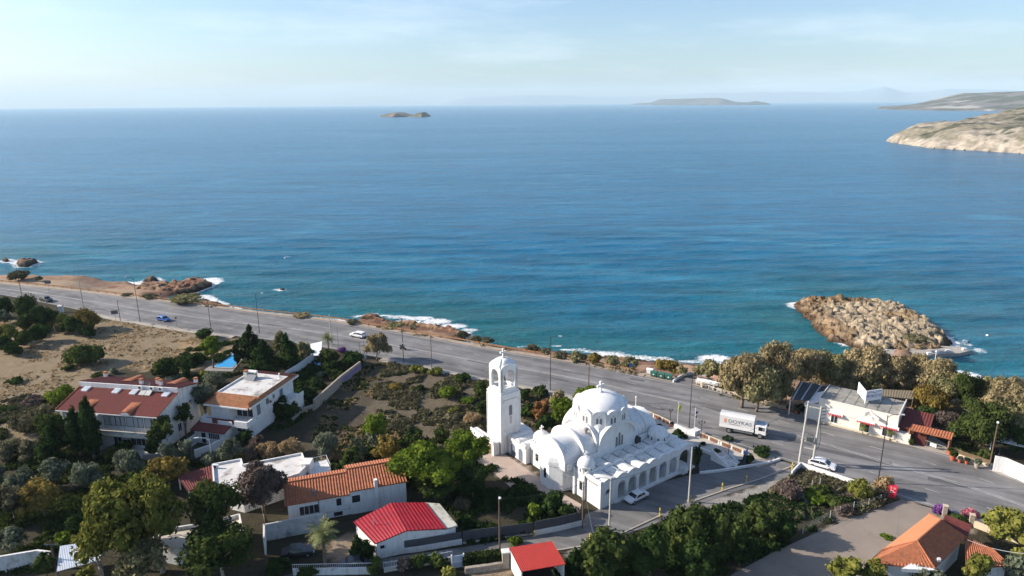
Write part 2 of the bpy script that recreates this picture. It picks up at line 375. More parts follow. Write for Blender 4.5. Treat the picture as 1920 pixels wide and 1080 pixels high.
Hh, sd_, rd_ = land_h(P)
C = np.tile(np.array([0.050, 0.044, 0.028]), (len(P), 1))
jit = np.stack([fbm(P[:, 0], P[:, 1], 4, 5.0) - 0.47, fbm(P[:, 0] + 90, P[:, 1] + 40, 4, 5.0) - 0.47], 1) * 6
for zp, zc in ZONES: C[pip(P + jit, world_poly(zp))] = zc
nb = fbm(P[:, 0], P[:, 1], 4, 6.0)
bank = (rd_ > 1.3); nb3 = nb[:, None]
C[bank & (sd_ < 40)] = (np.array([0.33, 0.215, 0.145]) * (0.5 + nb3))[bank & (sd_ < 40)]
sp = pip(P, world_poly(ZONES[0][0])); C[sp] = ZONES[0][1]
low = bank & (Hh < SEA_Z + 1.3); C[low] = (np.array([0.20, 0.115, 0.08]) * (0.5 + nb3))[low]
wet = bank & (Hh < SEA_Z + 0.45); C[wet] = (0.06, 0.045, 0.035)
dk = pip(P, world_poly([(240, 548), (300, 540), (400, 532), (380, 552), (436, 575), (448, 586), (330, 570), (250, 560)])); C[dk & (Hh < -0.5)] = (0.12, 0.09, 0.06)
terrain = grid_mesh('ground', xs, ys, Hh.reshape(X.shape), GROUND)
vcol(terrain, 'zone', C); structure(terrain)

# rocky islet and small skerries, each its own mass of rock
def rock_mass(name, poly, height, slope_w, step, palette, strata=True):
    lo = poly.min(0) - 3; hi = poly.max(0) + 3
    xs = np.arange(lo[0], hi[0], step); ys = np.arange(lo[1], hi[1], step); X, Y = np.meshgrid(xs, ys); P = np.stack([X.ravel(), Y.ravel()], 1)
    d = dist_line(P, poly, True); d = np.where(pip(P, poly), d, -d)
    x, y = P[:, 0], P[:, 1]
    # angular blocks: nearest random centre gives each block its own tilt and height
    rs = np.random.RandomState(5); nb_ = int(max(12, (hi - lo).prod() / 2.6)); cen = lo + rs.rand(nb_, 2) * (hi - lo)
    jx = x + (fbm(x, y, 3, 3.0) - 0.45) * 2; jy = y + (fbm(x + 31, y, 3, 3.0) - 0.45) * 2
    best = np.full(len(P), 1e9); sec = best.copy(); bi = np.zeros(len(P), int)
    u = 0.75 * jx - 0.66 * jy; v = (0.66 * jx + 0.75 * jy) * 1.7; cu = 0.75 * cen[:, 0] - 0.66 * cen[:, 1]; cv = (0.66 * cen[:, 0] + 0.75 * cen[:, 1]) * 1.7
    for k in range(nb_):
        q = (u - cu[k]) ** 2 + (v - cv[k]) ** 2; m_ = q < best; sec = np.where(m_, best, np.minimum(sec, q)); best = np.where(m_, q, best); bi[m_] = k
    edge = np.sqrt(sec) - np.sqrt(best); hk = rs.rand(nb_); bigr = rs.rand(nb_) < 0.25; tx = rs.randn(nb_) * 0.42 - 0.15; ty = rs.randn(nb_) * 0.42 - 0.2
    blocks = hk[bi] * 1.5 + np.clip(tx[bi] * (x - cen[bi, 0]) + ty[bi] * (y - cen[bi, 1]), -0.9, 0.9) - 0.8 * (edge < 0.14) + (fbm(x, y, 3, 1.4) - 0.45) * 0.9
    base = sstep(d / slope_w) * height * (0.55 + 0.9 * (fbm(x, y, 3, 14) - 0.2))
    sw_ = ((0.80 * x + 0.60 * y + 4 * fbm(x, y, 2, 9)) * 0.33) % 1.0; ridge = (sw_ * 1.5 - 0.75 - 1.6 * (sw_ > 0.9)) if strata else 0
    h = SEA_Z - 0.8 + np.clip(d, -2, 1.5) * 0.8 + base + (blocks + ridge) * sstep((d + 0.5) / 2.0) * min(1, height / 3)
    hh = np.where(d < -1.8, SEA_Z - 2, h)
    Cc = np.array(palette[0])[None] * (0.72 + 0.5 * hk[bi])[:, None]
    Cc = np.where((fbm(x, y, 3, 8) > 0.52)[:, None], np.array(palette[1])[None] * (0.75 + 0.4 * hk[bi])[:, None], Cc)
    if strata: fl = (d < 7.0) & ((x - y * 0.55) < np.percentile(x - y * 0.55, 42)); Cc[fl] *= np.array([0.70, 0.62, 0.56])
    w1 = hh < SEA_Z + 1.0 + 0.5 * fbm(x, y, 3, 2.0); Cc[w1] = np.array(palette[2]) * 0.8; Cc[hh < SEA_Z + 0.5] = np.array(palette[2]) * 0.35
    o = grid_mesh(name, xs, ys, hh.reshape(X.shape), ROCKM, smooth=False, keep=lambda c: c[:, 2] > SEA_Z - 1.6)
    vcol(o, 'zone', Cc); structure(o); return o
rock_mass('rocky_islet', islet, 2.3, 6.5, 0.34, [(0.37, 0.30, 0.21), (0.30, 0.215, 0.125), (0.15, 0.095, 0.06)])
SHORE_ROCKS = [[(244, 548), (262, 536), (300, 533), (338, 530), (365, 524), (386, 526), (400, 534), (372, 545), (335, 552), (300, 553)], [(392, 560), (412, 566), (436, 579), (448, 586), (430, 581), (400, 572)],
 [(668, 600), (674, 594), (700, 591), (722, 598), (736, 604), (772, 604), (812, 610), (852, 616), (886, 629), (868, 637), (842, 630), (800, 622), (760, 614), (715, 607)],
 [(905, 642), (950, 648), (1000, 655), (1052, 661), (1102, 665), (1150, 669), (1202, 675), (1244, 679), (1292, 685), (1332, 687), (1300, 697), (1240, 686), (1180, 681), (1100, 673), (1000, 662), (930, 650)]]
for rk in SHORE_ROCKS:
    rock_mass('shore_rocks', world_poly(rk, -3.6), 1.5 if rk is SHORE_ROCKS[0] else 1.1, 2.4, 0.45, [(0.30, 0.19, 0.12), (0.24, 0.13, 0.085), (0.10, 0.065, 0.045)], False)
for rk in ROCKS:
    o = rock_mass('sea_rock', world_poly(rk, SEA_Z), 1.3, 2.0, 0.5, [(0.16, 0.12, 0.09), (0.2, 0.13, 0.09), (0.09, 0.07, 0.055)], False)

# ================================================================ sea
def spaced(lo, hi, a, b, fine, grow=1.22):
    out = list(np.arange(a, b, fine)); s = fine
    while out[-1] < hi: s *= grow; out.append(out[-1] + s)
    s = fine; out = out[::-1]
    while out[-1] > lo: s *= grow; out.append(out[-1] - s)
    return np.array(out[::-1])
SEA_R = 28000.0
sx = spaced(-SEA_R, SEA_R, -260, 200, 1.5); sy = spaced(60, SEA_R, 135, 330, 1.5)
sx[0] = -SEA_R; sx[-1] = SEA_R; sy[0] = 40; sy[-1] = SEA_R
X, Y = np.meshgrid(sx, sy); P = np.stack([X.ravel(), Y.ravel()], 1)
near = (np.abs(P[:, 0]) < 400) & (P[:, 1] < 460)
dsh = np.full(len(P), 200.0); q = -shore_d(P[near]); q2 = dist_line(P[near], islet, True); q2 = np.where(pip(P[near], islet), -q2, q2)
q = np.minimum(q, q2 + 1.0)
isl_front = q2.copy()
for rk in ROCKS: q = np.minimum(q, dist_line(P[near], world_poly(rk, SEA_Z), True) + 1.5)
dsh[near] = q
n1 = fbm(P[:, 0], P[:, 1], 4, 14.0); n2 = fbm(P[:, 0] + 77, P[:, 1], 3, 3.5)
foam = np.clip(1.0 - (dsh - 0.8) / (2.0 + 9 * np.clip(n1 - 0.38, 0, 1) * 2), 0, 1) * sstep((n1 - 0.34) / 0.2)
def patch(px, py, rx, ry, s):
    global foam
    c = np.array(at(px, py, SEA_Z)[:2]); d = np.sqrt(((P[:, 0] - c[0]) / rx) ** 2 + ((P[:, 1] - c[1]) / ry) ** 2)
    foam = np.maximum(foam, s * sstep((1 - d) / 0.7))
for a in [(40, 491, 14, 6, 1), (285, 525, 10, 7, .8), (395, 524, 9, 6, 1.0), (405, 528, 6, 4, 1.0), (528, 545, 4, 2.2, .9), (300, 530, 7, 4, .6), (720, 591, 6, 3.5, .85), (748, 595, 8, 4.5, .9), (785, 598, 9, 4.5, .95), (820, 603, 9, 4.5, .95), (852, 610, 8, 4.5, .95), (880, 619, 6, 4, .85), (700, 588, 5, 3, .75),
          (1042, 648, 3.5, 1.3, .9), (1075, 657, 9, 3, .8), (1110, 661, 6, 2.5, .8), (1145, 664, 5, 2.5, .7), (1205, 669, 7, 3, .85), (1240, 672, 7, 3, .9), (1340, 671, 9, 5, .95), (1365, 677, 7, 4, .9), (1290, 677, 7, 3, .85), (1000, 648, 6, 2.5, .7), (940, 641, 5, 2, .6), (1495, 570, 5, 4, 1.0), (1515, 565, 6, 3.0, .8), (1560, 562, 4, 1.5, .7),
          (1512, 610, 1.4, 6, .35), (1535, 642, 4, 3, .4), (1570, 650, 5, 3, .5)]: patch(*a)
foam *= (P[:, 1] < 460)
shallow = 0.80 * np.exp(-np.clip(dsh - 12, 0, 400) / 45.0) * (0.55 + 0.9 * fbm(P[:, 0], P[:, 1], 4, 40.0))
swell = np.zeros(len(P))
for (lam, ang, am) in ((17, 96, .18), (9.5, 86, .10), (5.2, 101, .06)):
    k = 2 * math.pi / lam; dx, dy = math.cos(R(ang)), math.sin(R(ang)); ph = 5 * fbm(P[:, 0], P[:, 1], 2, 60)
    swell += am * np.sin(k * (P[:, 0] * dx + P[:, 1] * dy) + ph)
swell *= sstep((430 - P[:, 1]) / 150) * sstep((260 - np.abs(P[:, 0])) / 60)
def sea_material():
    m, nt, out = nt_new('sea water')
    g = N(nt, 'ShaderNodeNewGeometry'); at_ = N(nt, 'ShaderNodeVertexColor', layer_name='sea'); sp = N(nt, 'ShaderNodeSeparateColor', {0: at_.outputs['Color']})
    pos = g.outputs['Position']
    def nz(scale, sxyz, det=4.0, rough=0.55, rot=0.0, dist=0.0):
        mp = N(nt, 'ShaderNodeMapping', {'Vector': pos, 'Scale': sxyz, 'Rotation': (0, 0, rot)})
        return N(nt, 'ShaderNodeTexNoise', {'Vector': mp.outputs[0], 'Scale': scale, 'Detail': det, 'Roughness': rough, 'Distortion': dist}).outputs['Fac']
    big = nz(0.010, (0.5, 1.6, 1), 5.0, 0.6, 0.12)
    patchy = nz(0.045, (0.6, 1.3, 1), 4.0)
    slick = nz(0.0016, (0.45, 2.6, 1), 3.0, 0.55, 0.2, 0.6)
    deep = N(nt, 'ShaderNodeMixRGB', {0: big, 1: (0.002, 0.085, 0.182, 1), 2: (0.004, 0.135, 0.262, 1)})
    shal = N(nt, 'ShaderNodeMixRGB', {0: patchy, 1: (0.005, 0.072, 0.092, 1), 2: (0.016, 0.140, 0.148, 1)})
    c1 = N(nt, 'ShaderNodeMixRGB', {0: sp.outputs[0], 1: deep.outputs[0], 2: shal.outputs[0]})
    sl2 = nz(0.0021, (0.5, 2.2, 1), 5.0, 0.6, 0.22, 0.8); sa = N(nt, 'ShaderNodeMath', {0: sl2, 1: -0.5}, operation='ADD'); sb = N(nt, 'ShaderNodeMath', {0: sa.outputs[0]}, operation='ABSOLUTE')
    sm = N(nt, 'ShaderNodeMapRange', {0: sb.outputs[0], 1: 0.0, 2: 0.016, 3: 0.32, 4: 0.0}); c1 = N(nt, 'ShaderNodeMixRGB', {0: sm.outputs[0], 1: c1.outputs[0], 2: (0.045, 0.23, 0.34, 1)})
    rp = nz(0.55, (0.55, 1.5, 1), 6.0, 0.75, 0.03); rq = N(nt, 'ShaderNodeMapRange', {0: rp, 1: 0.3, 2: 0.7, 3: 0.80, 4: 1.22}); vs = N(nt, 'ShaderNodeVectorMath', {0: c1.outputs[0]}, operation='SCALE'); rp2 = nz(0.13, (0.4, 1.7, 1), 5.0, 0.7, 0.06); rq2 = N(nt, 'ShaderNodeMapRange', {0: rp2, 1: 0.32, 2: 0.68, 3: 0.74, 4: 1.28}); rp3 = nz(0.035, (0.35, 2.0, 1), 6.0, 0.72, 0.04); rq3 = N(nt, 'ShaderNodeMapRange', {0: rp3, 1: 0.32, 2: 0.68, 3: 0.80, 4: 1.22})  # ripple light and shade painted into the base colour at three scales
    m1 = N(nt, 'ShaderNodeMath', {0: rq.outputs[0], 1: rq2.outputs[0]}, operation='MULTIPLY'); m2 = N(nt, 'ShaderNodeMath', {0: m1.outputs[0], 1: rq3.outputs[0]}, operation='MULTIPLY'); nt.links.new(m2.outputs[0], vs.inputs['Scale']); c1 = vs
    # foam broken up by fine noise
    f1 = nz(0.75, (1, 1.5, 1), 7.0, 0.75, 0, 1.2)
    fm = N(nt, 'ShaderNodeMath', {0: sp.outputs[1], 1: 0.74, 2: f1}, operation='MULTIPLY_ADD')
    fr = N(nt, 'ShaderNodeMapRange', {0: fm.outputs[0], 1: 1.00, 2: 1.14, 3: 0.0, 4: 1.0})
    c2 = N(nt, 'ShaderNodeMixRGB', {0: fr.outputs[0], 1: c1.outputs[0], 2: (0.72, 0.74, 0.74, 1)})
    # waves
    w1 = nz(0.085, (0.45, 1.4, 1), 5.0, 0.6, 0.05); w2 = nz(0.30, (0.6, 1.3, 1), 5.0, 0.65, -0.12); w3 = nz(1.1, (0.8, 1.3, 1), 3.0, 0.6, 0.2); w0 = nz(0.022, (0.4, 1.4, 1), 4.0, 0.55, 0.06)
    s1 = N(nt, 'ShaderNodeMath', {0: w1, 1: 3.0}, operation='MULTIPLY'); s2 = N(nt, 'ShaderNodeMath', {0: w2, 1: 2.0, 2: s1.outputs[0]}, operation='MULTIPLY_ADD')
    s3 = N(nt, 'ShaderNodeMath', {0: w3, 1: 0.7, 2: s2.outputs[0]}, operation='MULTIPLY_ADD'); s4 = N(nt, 'ShaderNodeMath', {0: w0, 1: 4.0, 2: s3.outputs[0]}, operation='MULTIPLY_ADD')
    slr = N(nt, 'ShaderNodeMapRange', {0: slick, 1: 0.42, 2: 0.62, 3: 1.0, 4: 0.6})
    bp = N(nt, 'ShaderNodeBump', {'Height': s4.outputs[0], 'Strength': slr.outputs[0], 'Distance': 0.62})
    rr = N(nt, 'ShaderNodeMapRange', {0: fr.outputs[0], 1: 0, 2: 1, 3: 0.22, 4: 0.8})
    b = N(nt, 'ShaderNodeBsdfPrincipled', {'Base Color': c2.outputs[0], 'Roughness': rr.outputs[0], 'IOR': 1.33, 'Specular IOR Level': 0.20, 'Normal': bp.outputs[0]})
    nt.links.new(b.outputs[0], out.inputs[0]); return m
rad = np.sqrt((P ** 2).sum(1))
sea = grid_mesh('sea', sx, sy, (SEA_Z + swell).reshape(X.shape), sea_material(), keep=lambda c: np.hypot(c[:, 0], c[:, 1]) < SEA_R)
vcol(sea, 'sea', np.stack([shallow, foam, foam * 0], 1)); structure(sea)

# ================================================================ headlands, islands, far mountains
def hill(name, coast, hfun, step, colr, cliff, cliffc):
    coast = np.array(coast); lo = coast.min(0); hi = coast.max(0)
    xs = np.arange(lo[0] - step, hi[0] + step, step); ys = np.arange(lo[1] - step, hi[1] + step, step); X, Y = np.meshgrid(xs, ys); P = np.stack([X.ravel(), Y.ravel()], 1)
    d = dist_line(P, coast, True); d = np.where(pip(P, coast), d, -d); x, y = P[:, 0], P[:, 1]
    rough = fbm(x, y, 5, step * 14) - 0.47; d2 = d + rough * cliff * 2.2
    h = np.where(d2 < 0, -6.0, cliff * (1 - np.exp(-np.clip(d2, 0, None) / (cliff * 0.9))) + hfun(x, y, np.clip(d2, 0, None)) * sstep(d2 / (cliff * 3)) + rough * cliff * 1.3 * sstep(d2 / cliff) + (fbm(x + 9, y, 4, step * 4) - 0.47) * cliff * 0.7 * sstep(d2 / cliff * 2))
    z = SEA_Z + h
    Cc = np.tile(np.array(colr), (len(P), 1)) * (0.75 + 0.5 * fbm(x, y, 4, step * 9))[:, None]
    sc_ = (fbm(x + 300, y, 4, step * 4) + 0.35 * vnoise(x / step / 1.5, y / step / 1.5)) > 0.70; Cc[sc_] = np.array((0.085, 0.085, 0.055)); bare = fbm(x + 700, y + 90, 5, step * 11) > 0.56; Cc[bare & ~sc_] = np.array(cliffc) * 0.95
    cl = z < SEA_Z + cliff * (0.35 + 0.7 * fbm(x + 50, y, 4, step * 6)); Cc[cl] = (np.array(cliffc)[None] * (0.6 + 0.8 * fbm(x, y, 4, step * 3))[:, None])[cl]; Cc[z < SEA_Z + 1.5] *= 0.35
    o = grid_mesh(name, xs, ys, z.reshape(X.shape), HILLM, keep=lambda c: c[:, 2] > SEA_Z - 4); vcol(o, 'zone', Cc); structure(o); return o
HILLM = ground_mat('dry hillside', (0.5, 1.5), 0.03, 0.12, 1.0)
coast1 = [at(x, y, SEA_Z)[:2] for x, y in [(1664, 264), (1700, 273), (1740, 278), (1790, 281), (1830, 283), (1880, 286), (1930, 289), (2100, 297), (2400, 300)]] + [(1500, 850), (1900, 1500), (1500, 1750), (1250, 1700), (1000, 1500), (800, 1320), (690, 1235)]
def h1(x, y, d):
    return np.minimum(d * 0.20, 14) + 62 * sstep((x - 700) / 480) * sstep(d / 190)
hill('headland', coast1, h1, 6.0, (0.22, 0.195, 0.14), 13.0, (0.34, 0.295, 0.235))
coast2 = [at(x, y, SEA_Z)[:2] for x, y in [(1662, 205), (1700, 206.5), (1760, 207.5), (1840, 208), (1930, 209), (2200, 208)]] + [(6500, 5200), (6000, 6800), (3800, 6600), (2900, 5600)]
hill('far_headland', coast2, lambda x, y, d: 105 * sstep((x - 2750) / 1000) * sstep(d / 500), 45.0, (0.17, 0.155, 0.14), 10.0, (0.4, 0.37, 0.32))
i1 = [at(x, y, SEA_Z)[:2] for x, y in [(712, 218.5), (735, 219.5), (765, 219), (790, 219.5), (807, 219)]]; k = 1.09
i1 = i1 + [(x * k, y * k) for x, y in i1[::-1]]
cx0 = np.mean([p[0] for p in i1])
hill('rock_island', i1, lambda x, y, d: (13 * np.exp(-((x - cx0 + 50) / 62.0) ** 2) + 16 * np.exp(-((x - cx0 - 100) / 38.0) ** 2) + 4 * (fbm(x, y, 3, 25) - .4)) * sstep(d / 30), 6.0, (0.16, 0.13, 0.10), 4.0, (0.22, 0.17, 0.13))
i2 = [at(x, y, SEA_Z)[:2] for x, y in [(1186, 196.6), (1230, 197), (1300, 197), (1370, 197), (1442, 196.6)]]; k = 1.2
i2 = i2 + [(x * k, y * k) for x, y in i2[::-1]]
_ang = lambda x, y: np.arctan2(x, y) * 1280 * CP + 960
hill('long_island', i2, lambda x, y, d: (75 * sstep((_ang(x, y) - 1198) / 22) * sstep((1350 - _ang(x, y)) / 40) + 22 * sstep((_ang(x, y) - 1360) / 15) * sstep((1420 - _ang(x, y)) / 30) + 18) * sstep(d / 300), 60.0, (0.07, 0.07, 0.065), 20.0, (0.13, 0.12, 0.11))
def mountains(name, prof, dist, depth):
    pts = []
    for px, ytop in prof: pts.append((px, ytop))
    nx = 160; pxs = np.linspace(prof[0][0], prof[-1][0], nx); yt = np.interp(pxs, [p[0] for p in prof], [p[1] for p in prof]) + (fbm(pxs, pxs * 0, 5, 60) - 0.47) * 5
    rows = 9; co = []
    for j in range(rows):
        t = j / (rows - 1); Yd = dist + depth * (t - 0.5)
        for i in range(nx):
            x_, y_, _ = at(pxs[i], 250, 0); az = math.atan2(x_, y_); X_ = Yd * math.tan(az)
            zt = z_at(pxs[i], yt[i], dist)
            co.append((X_, Yd, -20 + (max(zt, 0) + 20) * math.sin(math.pi * t) * (1 + 0.25 * (mnoise.noise(Vector((X_ / 1500, Yd / 1500, 0)))) * (t != 0.5))))
    mb = MB().add(co, [(j * nx + i, j * nx + i + 1, (j + 1) * nx + i + 1, (j + 1) * nx + i) for j in range(rows - 1) for i in range(nx - 1)])
    o = mb.build(name, mat('far mountain', (0.24, 0.27, 0.28), 0.95, 0.1, 0.001), smooth=True); structure(o)  # pale bluish base colour carries part of the distance haze
mountains('far_mountains', [(820, 193), (880, 182), (960, 178), (1060, 180), (1150, 182), (1200, 180), (1300, 176), (1400, 172), (1500, 173), (1560, 174), (1600, 171), (1648, 163), (1690, 173), (1720, 172), (1760, 166), (1830, 167), (1900, 170), (2000, 172), (2150, 190)], 24500, 3000)

# ================================================================ air
hz, nt, out = nt_new('sea haze')
pv = N(nt, 'ShaderNodeVolumePrincipled', {'Color': (0.72, 0.90, 1.0, 1), 'Density': 4.6e-5, 'Anisotropy': 0.0})
nt.links.new(pv.outputs[0], out.inputs['Volume'])
hb = MB().box(-29500, 29500, -400, 29500, -60, 620).build('haze', hz); hb['kind'] = 'stuff'
# ================================================================ roads, pavements, markings
RD = np.array([0.884, -0.468])
def resample(edge, qs):
    q = edge @ RD; o = np.argsort(q); return np.stack([np.interp(qs, q[o], edge[o][:, 0]), np.interp(qs, q[o], edge[o][:, 1])], 1)
q0 = max((sea_edge @ RD).min(), (near_edge @ RD).min()) + 1; q1 = min((sea_edge @ RD).max(), (near_edge @ RD).max()) - 1
QS = np.arange(q0, q1, 2.0)
SE = resample(sea_edge, QS); NE = resample(near_edge, QS)
def smooth_line(Pn, k=7):
    out = Pn.copy(); w = np.ones(k) / k
    for c in (0, 1): out[:, c] = np.convolve(np.pad(Pn[:, c], (k // 2, k // 2), mode='edge'), w, mode='valid')
    return out
SE = smooth_line(SE); NE = smooth_line(NE)
# straight continuation beyond the right edge of the photo
e = np.arange(1, 40)[:, None] * 2.0
SE = np.vstack([SE, SE[-1] + e * RD]); NE = np.vstack([NE, NE[-1] + e * RD])
def strip(A, B, z):
    mb = MB(); n = len(A); mb.v = [(p[0], p[1], z) for p in A] + [(p[0], p[1], z) for p in B]
    mb.f = [(i, n + i, n + i + 1, i + 1) for i in range(n - 1)]
    if (np.cross(B[0] - A[0], A[1] - A[0])) < 0: mb.f = [f[::-1] for f in mb.f]
    return mb
def band(f, w, z, i0=0, i1=None, dash=None):
    C_ = SE * (1 - f) + NE * f; d = np.gradient(C_, axis=0); d /= np.linalg.norm(d, axis=1)[:, None]; nrm = np.stack([-d[:, 1], d[:, 0]], 1)
    mb = MB(); i1 = len(C_) - 1 if i1 is None else i1
    i = i0
    while i < i1:
        j = min(i + (dash[0] if dash else 1), i1)
        a, b = C_[i], C_[j]; n_ = nrm[i] * w / 2; n2_ = nrm[j] * w / 2
        mb.add([(*(a - n_), z), (*(b - n2_), z), (*(b + n2_), z), (*(a + n_), z)], [(0, 1, 2, 3)]); i = j + (dash[1] if dash else 0)
    return mb
def asphalt(name, base, tracks=True):
    m, nt, out = nt_new(name); g = N(nt, 'ShaderNodeNewGeometry')
    mpn = N(nt, 'ShaderNodeMapping', {'Vector': g.outputs['Position'], 'Rotation': (0, 0, R(27.9))})
    mp2 = N(nt, 'ShaderNodeMapping', {'Vector': mpn.outputs[0], 'Scale': (0.05, 1.0, 1.0)})
    n1 = N(nt, 'ShaderNodeTexNoise', {'Vector': mp2.outputs[0], 'Scale': 0.55, 'Detail': 4.0, 'Roughness': 0.6})
    n2 = N(nt, 'ShaderNodeTexNoise', {'Vector': g.outputs['Position'], 'Scale': 0.12, 'Detail': 8.0, 'Roughness': 0.65})
    n3 = N(nt, 'ShaderNodeTexNoise', {'Vector': g.outputs['Position'], 'Scale': 6.0, 'Detail': 3.0})
    vo = N(nt, 'ShaderNodeTexVoronoi', {'Vector': mp2.outputs[0], 'Scale': 0.16}, feature='DISTANCE_TO_EDGE')
    cr_ = N(nt, 'ShaderNodeMapRange', {0: vo.outputs['Distance'], 1: 0.0, 2: 0.006, 3: 0.62, 4: 1.0})
    s_ = N(nt, 'ShaderNodeMath', {0: n1.outputs['Fac'], 1: n2.outputs['Fac']}, operation='ADD'); s2_ = N(nt, 'ShaderNodeMath', {0: n3.outputs['Fac'], 1: 0.35, 2: s_.outputs[0]}, operation='MULTIPLY_ADD')
    mr = N(nt, 'ShaderNodeMapRange', {0: s2_.outputs[0], 1: 0.92, 2: 1.42, 3: 0.58, 4: 1.36}); mu = N(nt, 'ShaderNodeMath', {0: mr.outputs[0], 1: cr_.outputs[0]}, operation='MULTIPLY')
    vm = N(nt, 'ShaderNodeVectorMath', {0: base}, operation='SCALE'); nt.links.new(mu.outputs[0], vm.inputs['Scale'])
    b = N(nt, 'ShaderNodeBsdfPrincipled', {'Base Color': vm.outputs[0], 'Roughness': 0.85, 'Specular IOR Level': 0.25}); nt.links.new(b.outputs[0], out.inputs[0]); return m
ASPH = asphalt('sun bleached asphalt', (0.175, 0.170, 0.168)); ASPH2 = asphalt('old street asphalt', (0.165, 0.160, 0.155))
PAVE = mat('pale pavement', (0.36, 0.32, 0.27), 0.9, 0.18, 0.6, 0.1); PAVE2 = mat('sandy verge', (0.34, 0.275, 0.215), 0.95, 0.25, 0.5, 0.3)
LINE = mat('worn road paint', (0.42, 0.41, 0.39), 0.8, 0.35, 0.8, coords='Object')
structure(strip(SE, NE, 0.0).build('road', ASPH))
for f in (0.475, 0.50): structure(band(f, 0.14, 0.005).build('road_marking', LINE))
for f in (0.27, 0.74): structure(band(f, 0.13, 0.005, dash=(1, 3)).build('road_marking', LINE))
for f in (0.035, 0.965): structure(band(f, 0.14, 0.005).build('road_marking', LINE))
def offset(Pn, w):
    d = np.gradient(Pn, axis=0); d /= np.linalg.norm(d, axis=1)[:, None]; return Pn + np.stack([-d[:, 1], d[:, 0]], 1) * w
def raised(A, B, z0, z1, name, m):
    n = len(A); mb = MB()
    mb.v = [(*p, z1) for p in A] + [(*p, z1) for p in B] + [(*p, z0) for p in A] + [(*p, z0) for p in B]
    f = [(i, i + 1, n + i + 1, n + i) for i in range(n - 1)] + [(2 * n + i, 2 * n + i + 1, i + 1, i) for i in range(n - 1)] + [(n + i, n + i + 1, 3 * n + i + 1, 3 * n + i) for i in range(n - 1)]
    mb.f = f; o = mb.build(name, m); bmh = bmesh.new(); bmh.from_mesh(o.data); bmesh.ops.recalc_face_normals(bmh, faces=bmh.faces); bmh.to_mesh(o.data); bmh.free(); return structure(o)
def idx(px, py):
    p = np.array(at(px, py)[:2]); return int(np.argmin(((SE - p) ** 2).sum(1)))
iS = idx(1215, 708)
raised(SE[:iS], offset(SE, 1.5)[:iS], -0.3, 0.12, 'sea_side_pavement', PAVE2)
def idn(px, py):
    p = np.array(at(px, py)[:2]); return int(np.argmin(((NE - p) ** 2).sum(1)))
for a, b in (((180, 590), (455, 632)), ((715, 671), (1180, 768))):
    i, j = idn(*a), idn(*b); raised(NE[i:j], offset(NE, -1.7)[i:j], -0.3, 0.12, 'pavement', PAVE)
# verge in front of the restaurant
structure(MB().sheet([p[:2] for p in ats([(1180, 694), (1262, 706), (1292, 716), (1372, 741), (1472, 770), (1240, 718), (1190, 707)])], -0.02).build('verge', PAVE2))
structure(MB().sheet([p[:2] for p in ats([(1500, 772), (1700, 825), (1745, 815), (1800, 850), (1870, 872), (1925, 893), (1925, 905), (1862, 884), (1777, 853), (1677, 829), (1550, 790), (1500, 778)])], 0.012).build('verge', PAVE))
structure(MB().sheet([p[:2] for p in ats([(1262, 718), (1290, 700), (1330, 697), (1300, 706), (1310, 721)])], -0.012).build('slipway', ASPH2))
street = [(1400, 846), (1520, 880), (1500, 886), (1487, 893), (1430, 905), (1365, 926), (1297, 950), (1220, 985), (1105, 1022), (1052, 1030), (960, 1034), (865, 1042), (780, 1056), (640, 1080), (560, 1095), (530, 1079), (640, 1058), (865, 1026), (950, 1012), (1000, 1003), (1090, 985), (1098, 964), (1125, 953), (1236, 905), (1283, 893), (1310, 887), (1400, 879), (1440, 868)]
structure(MB().sheet([p[:2] for p in ats(street)], -0.03).build('side_street', ASPH2))
def line_px(pts, w, z0, z1, name, m, zz=0.0):
    mb = MB(); W = ats(pts, zz)
    for a, b in zip(W[:-1], W[1:]): mb.wall(a, b, w, z0, z1)
    return mb.build(name, m)
structure(line_px([(1490, 872), (1430, 897), (1365, 917), (1300, 940)], 0.25, -0.05, 0.09, 'kerb', PAVE))
structure(line_px([(1240, 966), (1160, 1003), (1105, 1022), (1052, 1031), (960, 1035)], 0.25, -0.05, 0.09, 'kerb', PAVE))
# yard paving west of the church and forecourt to the east
structure(MB().sheet([p[:2] for p in ats([(905, 835), (945, 850), (1025, 905), (1060, 928), (1090, 945), (1085, 970), (1000, 925), (960, 915), (905, 870)])], -0.035).build('churchyard_paving', mat('pinkish paving', (0.40, 0.32, 0.27), 0.9, 0.12, 0.5, 0.1)))
structure(MB().sheet([p[:2] for p in ats([(1172, 766), (1205, 772), (1290, 803), (1397, 842), (1392, 862), (1362, 866), (1305, 840), (1230, 815)])], 0.10).build('forecourt_paving', mat('forecourt slabs', (0.46, 0.43, 0.38), 0.85, 0.1, 0.6, 0.1)))
structure(MB().sheet([p[:2] for p in ats([(1306, 842), (1383, 877), (1350, 883), (1312, 887)])], 0.0).build('slate_paving', mat('slate crazy paving', (0.12, 0.125, 0.13), 0.8, 0.35, 2.0, 0.4)))
isl = ats([(1396, 842), (1412, 846), (1438, 850), (1453, 858), (1450, 866), (1437, 872), (1420, 877), (1398, 862)])
structure(MB().prism([p[:2] for p in isl], -0.05, 0.12).build('traffic_island', PAVE))

